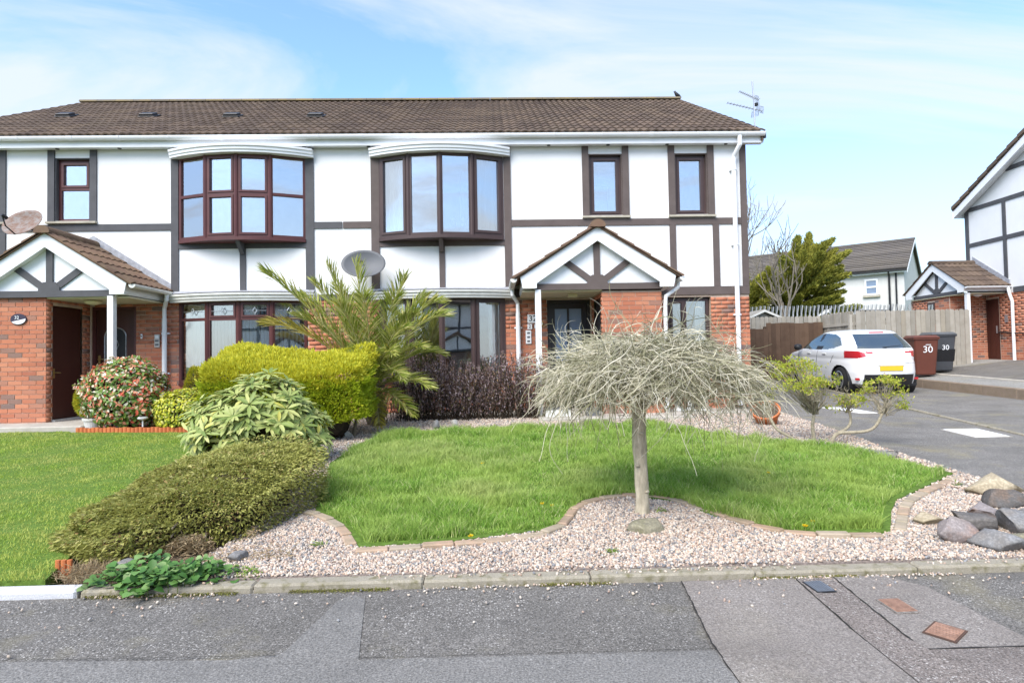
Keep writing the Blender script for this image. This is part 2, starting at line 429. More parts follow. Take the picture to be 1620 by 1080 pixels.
seam(sub_((1.05, 3.612), (0.975, 2.9), 20) + sub_((0.975, 2.9), (0.9715, 2.4), 12)[1:], .008); seam(sub_((1.702, 3.61), (1.678, 3.0), 16) + sub_((1.678, 3.0), (1.671, 2.4), 16)[1:], .009); seam(sub_((1.926, 3.61), (1.876, 2.788), 22), .010); seam(sub_((1.876, 2.786), (3.2, 2.778), 26), .008)
seam(sub_((-2.4, 2.94), (-1.0, 2.905), 26), .004); seam(sub_((-.62, 2.86), (.98, 2.846), 30), .004)
# wide view of the cul-de-sac behind the camera goes on as the same road and grass
# ---- driveway
grid_sheet('driveway', [4.36, 4.6, 5.3, 6, 6.8, 7.3], [3.632, 5, 8, 11, 15, 19.3], g, M['tar_drive'], 0.004)
grid_sheet('neighbour_driveway', [7.3, 7.5, 8.5, 9.6, 10.8], [3.632, 5, 8, 11, 15, 19.3], g, M['tar_drive'], 0.002)
# raised side with the neighbour's path
def g2(X, Y):
    return g(X, Y) + 0.21 + max(0, X - 10.95) * 0.10 - max(0, X - 14.5) * 0.10
grid_sheet('footpath', [10.95, 12, 13.3, 14.5, 17, 24], [3.7, 8, 12, 15, 17.9, 20.5], g2, M['tar_path'], -0.004)
grid_sheet('neighbour_forecourt', [11.9, 13.3, 14.5, 17, 24], [12.3, 14, 15.0, 17.4], g2, M['tar_dark'], 0.004)

# ---- kerbs: each stone a piece
def kerb_run(name, p0, p1, width, h, mat, zf, length=0.9, side=1, drop=0.12):
    root = MB(); p0 = Vector(p0); p1 = Vector(p1); d = p1 - p0; L = d.length; d.normalize(); nrm = Vector((-d.y, d.x)) * side
    n = max(1, round(L / length)); st = L / n
    a, b = p0, p1
    ins = 0.012
    q = [a + nrm * ins, b + nrm * ins, b + nrm * (width - ins), a + nrm * (width - ins)]
    lo = [(v.x, v.y, zf(v.x, v.y) - drop) for v in q]; hi = [(v.x, v.y, zf(v.x, v.y) + h - 0.03) for v in q]
    root.v = lo + hi; root.f = [(0, 3, 2, 1), (4, 5, 6, 7), (0, 1, 5, 4), (1, 2, 6, 5), (2, 3, 7, 6), (3, 0, 4, 7)]
    o = root.build(name, M['concrete']); o['kind'] = 'structure'
    for k in range(n):
        s = p0 + d * (k * st + 0.002); e = p0 + d * ((k + 1) * st - 0.002)
        j = random.uniform(-.004, .004)
        q = [s, e, e + nrm * width, s + nrm * width]
        mb = MB()
        lo = [(v.x, v.y, zf(v.x, v.y) - drop + .01) for v in q]; hi = [(v.x, v.y, zf(v.x, v.y) + h + j) for v in q]
        mb.v = lo + hi; mb.f = [(0, 3, 2, 1), (4, 5, 6, 7), (0, 1, 5, 4), (1, 2, 6, 5), (2, 3, 7, 6), (3, 0, 4, 7)]
        mb.build('kerb_stone', mat, o, bevel=0.012)
    return o
kerb_run('kerb', (-2.33, 3.635), (4.36, 3.635), 0.10, 0.042, M['kerb'], g)
kerb_run('painted_kerb', (-11.0, 3.635), (-2.35, 3.635), 0.10, 0.045, M['kerb_white'], g)
kerb_run('driveway_edging', (6.75, 6.0), (8.35, 15.6), 0.07, 0.03, M['kerb'], g, 0.95)
kerb_run('raised_kerb', (10.80, 4.2), (10.80, 16.6), 0.16, 0.215, M['kerb_brown'], g, 0.92, side=-1, drop=0.2)
kerb_run('step_kerb', (11.75, 12.2), (11.75, 17.6), 0.08, 0.03, M['concrete'], g2, 0.9)
# ---- garden beds
GRAVEL = [(-1.95, 3.755), (4.34, 3.755), (4.36, 5.0), (4.41, 5.5), (4.45, 6.7), (4.70, 9.16), (4.75, 10.3), (2.9, 10.4), (0.8, 10.4), (-2.6, 11.5), (-2.6, 8.0), (-2.1, 7.0), (-1.75, 5.2), (-1.8, 4.4)]
LAWN = [(-1.49, 5.34), (-1.62, 6.11), (-1.80, 6.97), (-1.72, 8.2), (-1.55, 8.75), (-1.20, 9.08), (0.63, 9.3), (2.19, 9.55), (2.75, 8.8), (3.33, 7.92), (3.98, 7.21), (4.18, 6.49), (4.30, 5.85), (3.22, 5.02), (2.98, 4.72), (2.66, 4.23), (1.99, 4.27), (1.62, 4.68), (1.50, 5.10), (1.14, 5.34), (0.72, 5.21), (0.42, 4.49), (-0.28, 4.29), (-0.90, 4.22), (-1.08, 4.60), (-1.42, 5.05)]
LLAWN = [(-14, 3.755), (-2.60, 3.755), (-2.85, 4.6), (-3.1, 6.4), (-3.5, 7.8), (-4.1, 9.15), (-4.5, 9.42), (-6.3, 9.62), (-6.4, 9.75), (-14, 9.75)]
def bed(name, poly, mat, dz):
    mb = MB(); n = len(poly)
    mb.v = [(x, y, g(x, y) + dz) for x, y in poly] + [(x, y, g(x, y) - 0.05) for x, y in poly]
    mb.f = [tuple(range(n))] + [(i, n + i, n + (i + 1) % n, (i + 1) % n) for i in range(n)]
    o = mb.build(name, mat); o['kind'] = 'structure'
    return o
flat('planting_bed', [(-14, 9.7), (-4.0, 9.0), (-3.6, 7.8), (-2.9, 5.0), (-2.5, 3.755), (-1.5, 3.755), (-1.6, 5.2), (-2.0, 8.0), (-2.0, 11.6), (-14, 11.6)], M['earth'], 0.025)
bed('gravel_bed', GRAVEL, M['gravel_bed'], 0.04)
bed('lawn', LAWN, M['lawn_bed'], 0.055)
bed('neighbour_lawn', LLAWN, M['lawn_bed'], 0.06)

# ---- concrete paths by the doors
def slab(name, x0, x1, y0, y1, z0, z1, m='concrete'):
    mb = MB().box(x0, x1, y0, y1, z0, z1)
    o = mb.build(name, M[m], bevel=0.015); o['kind'] = 'structure'
    return o
slab('concrete_path', -14, -6.25, 9.78, 11.7, 0.30, 0.565)
slab('concrete_path', -6.24, -5.2, 10.55, 11.7, 0.30, 0.563)
slab('concrete_path', 0.70, 3.15, 9.86, 11.7, 0.30, 0.53)
slab('concrete_path', 3.16, 4.85, 10.75, 11.7, 0.30, 0.50)
slab('concrete_path', -2.4, 0.69, 11.05, 11.7, 0.30, 0.525)

def vnoise(x, y, s, seed=0):
    r = np.random.default_rng(seed); G = r.random((64, 64)); u = x * s; v = y * s
    i = np.floor(u).astype(int); j = np.floor(v).astype(int); a = u - i; b = v - j
    a = a * a * (3 - 2 * a); b = b * b * (3 - 2 * b)
    h = lambda p, q: G[p % 64, q % 64]
    return (h(i, j) * (1 - a) + h(i + 1, j) * a) * (1 - b) + (h(i, j + 1) * (1 - a) + h(i + 1, j + 1) * a) * b
# ---- gravel: real stones, nobody could count them
def ico():
    bm = bmesh.new(); bmesh.ops.create_icosphere(bm, subdivisions=1, radius=1.0)
    V = np.array([v.co[:] for v in bm.verts]); F = np.array([[v.index for v in f.verts] for f in bm.faces]); bm.free()
    return V, F
ICOV, ICOF = ico()
def rot_rand(n):
    q = RNG.normal(size=(n, 4)); q /= np.linalg.norm(q, axis=1)[:, None]
    a, b, c, d = q.T
    return np.stack([np.stack([1 - 2 * (c * c + d * d), 2 * (b * c - a * d), 2 * (b * d + a * c)], -1), np.stack([2 * (b * c + a * d), 1 - 2 * (b * b + d * d), 2 * (c * d - a * b)], -1), np.stack([2 * (b * d - a * c), 2 * (c * d + a * b), 1 - 2 * (b * b + c * c)], -1)], 1)
def stones(P, size, rough=0.22, squash=(1.25, 0.95, 0.7)):
    n = len(P)
    V = np.repeat(ICOV[None], n, 0) * (1 + RNG.uniform(-rough, rough, (n, len(ICOV), 1)))
    V = V * np.array(squash) * size[:, None, None] * RNG.uniform(0.75, 1.25, (n, 1, 3))
    V = np.einsum('nij,nkj->nki', rot_rand(n), V) + P[:, None, :]
    F = ICOF[None] + (np.arange(n) * len(ICOV))[:, None, None]
    return V.reshape(-1, 3), F.reshape(-1, 3)
GC = [(0.0, (0.43, 0.31, 0.235)), (0.14, (0.52, 0.395, 0.305)), (0.28, (0.59, 0.49, 0.395)), (0.44, (0.66, 0.595, 0.51)), (0.58, (0.40, 0.285, 0.225)), (0.70, (0.34, 0.305, 0.275)), (0.82, (0.17, 0.17, 0.175)), (0.89, (0.31, 0.315, 0.325)), (0.95, (0.50, 0.40, 0.295)), (1.0, (0.66, 0.60, 0.515))]
M['gravel'] = pieces('gravel_stone', GC, 0.85, 0.2, 0.15, 3.0, 0.2, 200)
def gravel(n, y0, y1, smin, smax, low):
    global ICOV, ICOF
    px = RNG.uniform(-2.6, 4.75, n); py = RNG.uniform(y0, y1, n)
    ok = pip(px, py, GRAVEL) & ~pip(px, py, LAWN); px, py = px[ok], py[ok]
    keepV, keepF = ICOV, ICOF
    if low: ICOV = np.array([(1, 0, 0), (-1, 0, 0), (0, 1, 0), (0, -1, 0), (0, 0, 1), (0, 0, -1.)]); ICOF = np.array([(0, 2, 4), (2, 1, 4), (1, 3, 4), (3, 0, 4), (2, 0, 5), (1, 2, 5), (3, 1, 5), (0, 3, 5)])
    sz = RNG.uniform(smin, smax, len(px)) ; pz = 0.044 * py + 0.043 + RNG.uniform(-0.004, 0.008, len(px)) + 0.012 * (vnoise(px, py, 2.2, 9) - .5)
    r = stones(np.stack([px, py, pz], 1), sz, 0.28); ICOV, ICOF = keepV, keepF
    return r
A1 = gravel(98000, 3.76, 5.2, 0.005, 0.0112, False); A2 = gravel(100000, 5.2, 10.5, 0.009, 0.018, True)
V = np.concatenate([A1[0], A2[0]]); F = np.concatenate([A1[1], A2[1] + len(A1[0])])
o = np_mesh('gravel', V, F, M['gravel']); tag(o, 'pinkish beige gravel chippings around the lawn', 'gravel', kind='stuff')
# loose chippings that have spilled onto the road
n = 210
px = RNG.uniform(-2.6, 3.2, n); py = 3.62 - np.abs(RNG.normal(0, 0.22, n)) ** 1.2
sel = (py > 2.6); px, py = px[sel], py[sel]
V, F = stones(np.stack([px, py, 0.044 * py + 0.012], 1), RNG.uniform(0.0035, 0.009, len(px)))
n = 620; qx = RNG.uniform(-2.3, 4.3, n); qy = 3.628 - np.abs(RNG.normal(0, .018, n)); kp = vnoise(qx, qy * 0, 1.7, 31) > .40; qx, qy = qx[kp], qy[kp]
V2, F2 = stones(np.stack([qx, qy, .044 * qy + .008], 1), RNG.uniform(.003, .008, len(qx)))
n = 500; qx = RNG.uniform(-1.9, 4.3, n); qy = RNG.uniform(3.66, 3.74, n); kp = vnoise(qx, qy * 0, 2.1, 33) > .45; qx, qy = qx[kp], qy[kp]
V3, F3 = stones(np.stack([qx, qy, .044 * qy + .047], 1), RNG.uniform(.004, .010, len(qx)))
V, F = np.concatenate([V, V2, V3]), np.concatenate([F, F2 + len(V), F3 + len(V) + len(V2)])
o = np_mesh('loose_chippings', V, F, M['gravel']); tag(o, 'loose gravel chippings spilled onto the tarmac by the kerb', 'gravel', kind='stuff')

# ---- brick edging of the lawn, each brick a piece
M['edging'] = pieces('edging_brick', [(0, (0.40, 0.27, 0.19)), (0.3, (0.46, 0.33, 0.24)), (0.6, (0.36, 0.26, 0.19)), (0.8, (0.44, 0.36, 0.27)), (1, (0.33, 0.27, 0.21))], 0.9, 0.15, 0.6, 9, 0.4, 120, gcol=(0.20, 0.19, 0.12))
def edging(pts, label):
    cv = chaikin([(x, y, 0) for x, y in pts], 2)
    root = None; dacc = 0; step = 0.212
    # walk along the curve
    segs = [(cv[i], cv[i + 1]) for i in range(len(cv) - 1)]
    P = []; carry = 0.0
    for a, b in segs:
        L = (b - a).length; s = step - carry if P else 0.0
        while s <= L:
            P.append(a + (b - a) * (s / L)); s += step
        carry = L - (s - step)
    root = thing('lawn_edging', label, 'edging', (P[0].x, P[0].y, g(P[0].x, P[0].y)))
    for k in range(len(P) - 1):
        a, b = P[k], P[k + 1]; d = (b - a).normalized(); nn = Vector((-d.y, d.x, 0)); c = (a + b) / 2
        L = (b - a).length - 0.006; wd = 0.078
        z = g(c.x, c.y); j = random.uniform(-.006, .006)
        mb = MB()
        mb.obox(c - d * L / 2 - nn * wd / 2 + Vector((0, 0, z - .03)), d * L, nn * wd, Vector((0, 0, 0.096 + j)) + d * (0.044 * 0))
        mb.build('brick', M['edging'], root, bevel=0.008)
edging([(-1.56, 5.1), (-1.36, 4.98), (-1.10, 4.62), (-1.0, 4.35), (-0.92, 4.15)], 'curved brick edging at the left front corner of the lawn')
edging([(-0.91, 4.14), (-0.28, 4.22), (0.2, 4.3), (0.48, 4.5), (0.60, 5.0), (0.80, 5.24), (1.14, 5.40), (1.45, 5.24), (1.62, 4.85), (1.75, 4.50), (2.0, 4.22), (2.66, 4.16)], 'brick edging winding along the front of the lawn round the weeping tree')
edging([(2.74, 4.25), (3.0, 4.62), (3.24, 4.94), (3.75, 5.35), (4.33, 5.78)], 'brick edging between lawn corner and driveway')

# ---- grass blades
GR = [(0.0, (0.135, 0.26, 0.040)), (0.3, (0.20, 0.365, 0.052)), (0.6, (0.275, 0.455, 0.072)), (0.82, (0.37, 0.52, 0.115)), (0.92, (0.53, 0.58, 0.23)), (1.0, (0.63, 0.61, 0.35))]
M['grass'] = pieces('grass_blade', GR, 0.6, 0.25, 0.0, 2, 0, trans=0.35, hue_noise=(1.9, (0.36, 0.49, 0.11)), patch=(0.9, (0.52, 0.55, 0.22), 0.55))
GR2 = [(0.0, (0.20, 0.335, 0.04)), (0.4, (0.29, 0.44, 0.052)), (0.75, (0.40, 0.51, 0.08)), (1.0, (0.54, 0.57, 0.16))]
M['grass_left'] = pieces('mown_grass_blade', GR2, 0.6, 0.25, 0.0, 2, 0, trans=0.35, hue_noise=(2.3, (0.48, 0.53, 0.12)), patch=(1.4, (0.56, 0.53, 0.20), 0.6))
def blades(x, y, z, h, wd, lean):
    n = len(x); a = RNG.uniform(0, 2 * np.pi, n); la = RNG.uniform(0, 2 * np.pi, n)
    ux, uy = np.cos(a) * wd / 2, np.sin(a) * wd / 2
    ld = lean * h; lx, ly = np.cos(la) * ld, np.sin(la) * ld
    B = np.stack([x, y, z], 1)
    U = np.stack([ux, uy, np.zeros(n)], 1)
    mid = B + np.stack([lx * .35, ly * .35, h * .6], 1); tip = B + np.stack([lx, ly, h], 1)
    V = np.stack([B - U, B + U, mid + U * .75, mid - U * .75, tip], 1).reshape(-1, 3)
    k = np.arange(n)[:, None] * 5
    F = np.concatenate([k + np.array([[0, 1, 2]]), k + np.array([[0, 2, 3]]), k + np.array([[3, 2, 4]])], 1).reshape(-1, 3)
    return V, F
def grass(name, poly, n, hmin, hmax, mat, label, lean=0.6, shrink=0.0):
    P = np.array(poly); x0, y0 = P.min(0); x1, y1 = P.max(0)
    x0 = max(x0, -8.2)
    x = RNG.uniform(x0, x1, n); y = y0 + (RNG.random(n) ** 1.35) * (y1 - y0)
    ok = pip(x, y, poly) & (np.abs(x) < y * 0.86 + 0.6); x, y = x[ok], y[ok]
    tuft = vnoise(x, y, 2.1, 3) * 0.45 + vnoise(x, y, 7.0, 5) * 0.55
    h = (hmin + (hmax - hmin) * np.clip((tuft - .25) * 1.8, 0, 1)) * RNG.uniform(.6, 1.15, len(x))
    V, F = blades(x, y, 0.044 * y + 0.05, h, RNG.uniform(.0035, .0065, len(x)) * (1 + 0.1 * np.clip(y - 4, 0, 6)), lean * RNG.uniform(.3, 1.4, len(x)))
    o = np_mesh(name, V, F, mat); tag(o, label, 'grass', kind='stuff')
cxl, cyl = 1.0, 6.8
grass('grass', [(cxl + (x - cxl) * .985, cyl + (y - cyl) * .978) for x, y in LAWN], 230000, 0.025, 0.135, M['grass'], 'long tufty bright green grass of the front lawn', 0.75)
grass('mown_grass', LLAWN, 130000, 0.018, 0.04, M['grass_left'], 'short mown yellowish green grass of the left lawn', 0.6)
# ============================================================ THE PAIR OF HOUSES
YF = 11.6            # front wall plane
PARTY = -2.72
BRICKV = None
def unit_box_mesh(name, mat):
    mb = MB().box(-.5, .5, -.5, .5, -.5, .5)
    me = bpy.data.meshes.new(name); me.from_pydata(mb.v, [], mb.f); me.materials.append(mat)
    return me
brick_me = unit_box_mesh('brick', M['brick'])
BOXV = np.array(MB().box(-.5, .5, -.5, .5, -.5, .5).v); BOXF = np.array(MB().box(-.5, .5, -.5, .5, -.5, .5).f)
def lay_bricks(o, u, L, H, openings=(), start=0.0):
    """list of bricks (centre, length, angle) on a wall that starts at o and runs along u"""
    o = Vector(o); u = Vector(u); ang = math.atan2(u.y, u.x); res = []
    rows = int(H / 0.075)
    for r in range(rows):
        zc = r * 0.075 + 0.0375
        free = [(0.0, L)]
        for (a, b, c, d) in openings:
            if c - .02 < zc < d + .02:
                nf = []
                for (s, e) in free:
                    if b <= s or a >= e: nf.append((s, e)); continue
                    if a > s: nf.append((s, a))
                    if b < e: nf.append((b, e))
                free = nf
        off = (0.1125 if r % 2 else 0.0) + start
        for (s, e) in free:
            k = math.floor((s - off) / 0.225)
            while True:
                p0 = off + k * 0.225 + 0.005; p1 = p0 + 0.215; k += 1
                if p0 > e: break
                q0, q1 = max(p0, s), min(p1, e)
                if q1 - q0 < 0.03: continue
                c = o + u * ((q0 + q1) / 2) + Vector((0, 0, zc))
                res.append((c, q1 - q0, ang))
    return res
def place_bricks(bricks, parent, cap=300, dep=0.018):
    off = wloc(parent)
    for (c, L, ang) in bricks[:cap]:
        b = bpy.data.objects.new('brick', brick_me); COL.objects.link(b); b.parent = parent
        b.location = c - off; b.scale = (L, dep, 0.065); b.rotation_euler = (0, 0, ang)
    rest = bricks[cap:]
    if rest:
        n = len(rest); V = np.repeat(BOXV[None], n, 0)
        C = np.array([b[0][:] for b in rest]); Ls = np.array([b[1] for b in rest]); A = np.array([b[2] for b in rest])
        V = V * np.stack([Ls, np.full(n, dep), np.full(n, .065)], 1)[:, None, :]
        x = V[..., 0] * np.cos(A)[:, None] - V[..., 1] * np.sin(A)[:, None]; y = V[..., 0] * np.sin(A)[:, None] + V[..., 1] * np.cos(A)[:, None]
        V = np.stack([x, y, V[..., 2]], -1) + C[:, None, :]
        F = BOXF[None] + (np.arange(n) * 8)[:, None, None]
        o = np_mesh('brickwork', V.reshape(-1, 3), F.reshape(-1, 4), M['brick'], parent); o['kind'] = 'stuff'

# double-roll interlocking tile: x across (-.5...5 of the width), y up the slope, z off the roof
def tile_geo(width, length):
    xs = np.linspace(-.5, .5, 13); V = []; F = []
    z = 0.024 * (0.5 + 0.5 * np.cos(2 * np.pi * (xs * 2 + 0.5))) ** 0.8
    for yy, lift in ((0, 0.026), (length, 0.004)):
        for x, h in zip(xs, z): V.append((x * width * 1.004, yy, h + lift))
    n = len(xs)
    for x, h in zip(xs, z): V.append((x * width * 1.004, 0, h - 0.004))
    for i in range(n - 1):
        F.append((i, i + 1, n + i + 1, n + i)); F.append((2 * n + i, 2 * n + i + 1, i + 1, i))
    V.append((-.5 * width * 1.004, length, -0.004)); V.append((.5 * width * 1.004, length, -0.004))
    F.append((0, n, 3 * n, 2 * n)); F.append((n - 1, 3 * n - 1, 3 * n + 1, 2 * n - 1))
    return V, F
_tile_cache = {}
def lay_tiles(o, u, v, W, L, cols, rows, mat, parent, cap, prefer_first=True, skip=None):
    """tiles on the slope with eaves corner o, u along the eaves, v up the slope (unit)"""
    o, u, v = Vector(o), Vector(u), Vector(v); nrm = u.cross(v)
    if nrm.z < 0: nrm = -nrm
    wd, ln = W / cols, L / rows
    key = (round(wd, 3), round(ln, 3), mat.name)
    if key not in _tile_cache:
        Vt, Ft = tile_geo(wd, ln + 0.05); me = bpy.data.meshes.new('roof_tile'); me.from_pydata(Vt, [], Ft); me.materials.append(mat)
        _tile_cache[key] = (me, np.array(Vt), Ft)
    me, Vt, Ft = _tile_cache[key]
    # keep a right-handed frame so that faces look outwards
    uu = v.cross(nrm)
    mat3 = Matrix((uu, v, nrm)).transposed()
    off = wloc(parent); rest = []; cnt = 0
    for r in range(rows):
        for c in range(cols):
            p = o + u * ((c + .5) * wd) + v * (r * ln)
            if skip and skip(p): continue
            if cnt < cap:
                b = bpy.data.objects.new('roof_tile', me); COL.objects.link(b); b.parent = parent
                b.location = p - off + nrm * random.uniform(-.002, .003)
                e = mat3.to_euler(); e.z += random.uniform(-.004, .004); b.rotation_euler = e
                cnt += 1
            else: rest.append(p)
    if rest:
        Q = Vt @ np.array(mat3).T; n = len(rest)
        V = (Q[None] + np.array([p[:] for p in rest])[:, None, :])
        mb = MB(); mb.v = (V.reshape(-1, 3)).tolist()
        mb.f = [tuple(i + k * len(Vt) for i in f) for k in range(n) for f in Ft]
        ob = mb.build('roof_tiling', mat, parent, recalc=False); ob['kind'] = 'stuff'
    return cnt

def wall_cells(mb, x0, x1, z0, z1, y, ops, reveal=0.12):
    xs = sorted({x0, x1, *[a for o in ops for a in o[:2]]}); zs = sorted({z0, z1, *[a for o in ops for a in o[2:]]})
    xs = [x for x in xs if x0 <= x <= x1]; zs = [z for z in zs if z0 <= z <= z1]
    for i in range(len(xs) - 1):
        for j in range(len(zs) - 1):
            cx, cz = (xs[i] + xs[i + 1]) / 2, (zs[j] + zs[j + 1]) / 2
            if any(a < cx < b and c < cz < d for a, b, c, d in ops): continue
            mb.poly([(xs[i], y, zs[j]), (xs[i + 1], y, zs[j]), (xs[i + 1], y, zs[j + 1]), (xs[i], y, zs[j + 1])])
    for a, b, c, d in ops:
        r = y + reveal
        mb.poly([(a, y, c), (a, y, d), (a, r, d), (a, r, c)]); mb.poly([(b, y, c), (b, r, c), (b, r, d), (b, y, d)])
        mb.poly([(a, y, d), (b, y, d), (b, r, d), (a, r, d)]); mb.poly([(a, y, c), (a, r, c), (b, r, c), (b, y, c)])
    return mb

def frame(fmb, panes, A, B, z0, z1, fw=0.055, depth=0.07, trans=(), mull=(), sash=(), sw=0.035):
    """window frame between plan points A and B (outside to the camera side); fills fmb, appends pane boxes to panes"""
    A, B = Vector((A[0], A[1], 0)), Vector((B[0], B[1], 0))
    if B.x < A.x: A, B = B, A
    d = B - A; L = d.length; u = d / L; n = Vector((u.y, -u.x, 0))
    if n.y > 0: n = -n
    def bar(u0, u1, a, b, dep=depth, proud=0.0):
        fmb.obox(A + u * u0 + n * proud + Vector((0, 0, a)), u * (u1 - u0), -n * dep, Vector((0, 0, b - a)))
    us = [0] + [m * L for m in mull] + [L]; zs = [z0] + list(trans) + [z1]
    bar(0, fw, z0, z1); bar(L - fw, L, z0, z1); bar(fw, L - fw, z0, z0 + fw); bar(fw, L - fw, z1 - fw, z1)
    for m in us[1:-1]: bar(m - fw / 2, m + fw / 2, z0 + fw, z1 - fw, depth - .004)
    for z in trans: bar(fw, L - fw, z - fw / 2, z + fw / 2, depth - .006)
    k = 0
    for j in range(len(zs) - 1):
        for i in range(len(us) - 1):
            a0 = us[i] + (fw if i == 0 else fw / 2); a1 = us[i + 1] - (fw if i == len(us) - 2 else fw / 2)
            b0 = zs[j] + (fw if j == 0 else fw / 2); b1 = zs[j + 1] - (fw if j == len(zs) - 2 else fw / 2)
            if sash == 'all' or k in sash:
                bar(a0, a0 + sw, b0, b1, depth * .8, .014); bar(a1 - sw, a1, b0, b1, depth * .8, .014)
                bar(a0 + sw, a1 - sw, b0, b0 + sw, depth * .8, .014); bar(a0 + sw, a1 - sw, b1 - sw, b1, depth * .8, .014)
                a0 += sw; a1 -= sw; b0 += sw; b1 -= sw
            panes.append((A + u * (a0 - .004) - n * (depth * .45) + Vector((0, 0, b0 - .004)), u * (a1 - a0 + .008), -n * 0.005, Vector((0, 0, b1 - b0 + .008))))
            k += 1
def add_panes(panes, parent, mat):
    for p in panes:
        MB().obox(*p).build('pane', mat, parent)
def interior(parent, x0, x1, z0, z1, y0, y1, mat):
    mb = MB()
    mb.poly([(x0, y1, z0), (x1, y1, z0), (x1, y1, z1), (x0, y1, z1)]); mb.poly([(x0, y0, z0), (x0, y1, z0), (x0, y1, z1), (x0, y0, z1)]); mb.poly([(x1, y0, z0), (x1, y0, z1), (x1, y1, z1), (x1, y1, z0)])
    mb.poly([(x0, y0, z0), (x1, y0, z0), (x1, y1, z0), (x0, y1, z0)]); mb.poly([(x0, y0, z1), (x0, y1, z1), (x1, y1, z1), (x1, y0, z1)])
    return mb.build('interior', mat, parent, recalc=False)
def curtain(parent, A, B, z0, z1, mat, name='curtain', amp=0.025, waves=7):
    A, B = Vector((A[0], A[1], 0)), Vector((B[0], B[1], 0)); d = B - A; L = d.length; u = d / L; n = Vector((u.y, -u.x, 0))
    k = waves * 8; mb = MB()
    for i in range(k + 1):
        s = i / k; p = A + d * s + n * (amp * math.sin(s * waves * 2 * math.pi + 0.6 * math.sin(5 * s)))
        mb.v += [(p.x, p.y, z0), (p.x, p.y, z1)]
    for i in range(k): mb.f.append((2 * i, 2 * i + 2, 2 * i + 3, 2 * i + 1))
    return mb.build(name, mat, parent, smooth=True, recalc=False)
def text_mesh(s, size, mat, name, parent, loc, rot=(math.pi / 2, 0, 0), extrude=0.001, align='CENTER', world=True):
    cu = bpy.data.curves.new('lettering', 'FONT'); cu.body = s; cu.size = size; cu.extrude = extrude; cu.align_x = align; cu.align_y = 'CENTER'
    tmp = bpy.data.objects.new('lettering_tmp', cu); COL.objects.link(tmp)
    me = bpy.data.meshes.new_from_object(tmp); bpy.data.objects.remove(tmp); bpy.data.curves.remove(cu)
    me.materials.clear(); me.materials.append(mat)
    o = link(name, me, parent)
    o.location = Vector(loc) - (wloc(parent) if (parent is not None and world) else Vector((0, 0, 0))); o.rotation_euler = rot
    return o

def at(px, py, Y):
    """point of the photograph's pixel (px, py) at depth Y (used to read positions off the picture)"""
    d = rt2 * ((px - 810) / 1000) + up2 * ((540 - py) / 1000) + fw
    return CAM + d * (Y / d.y)

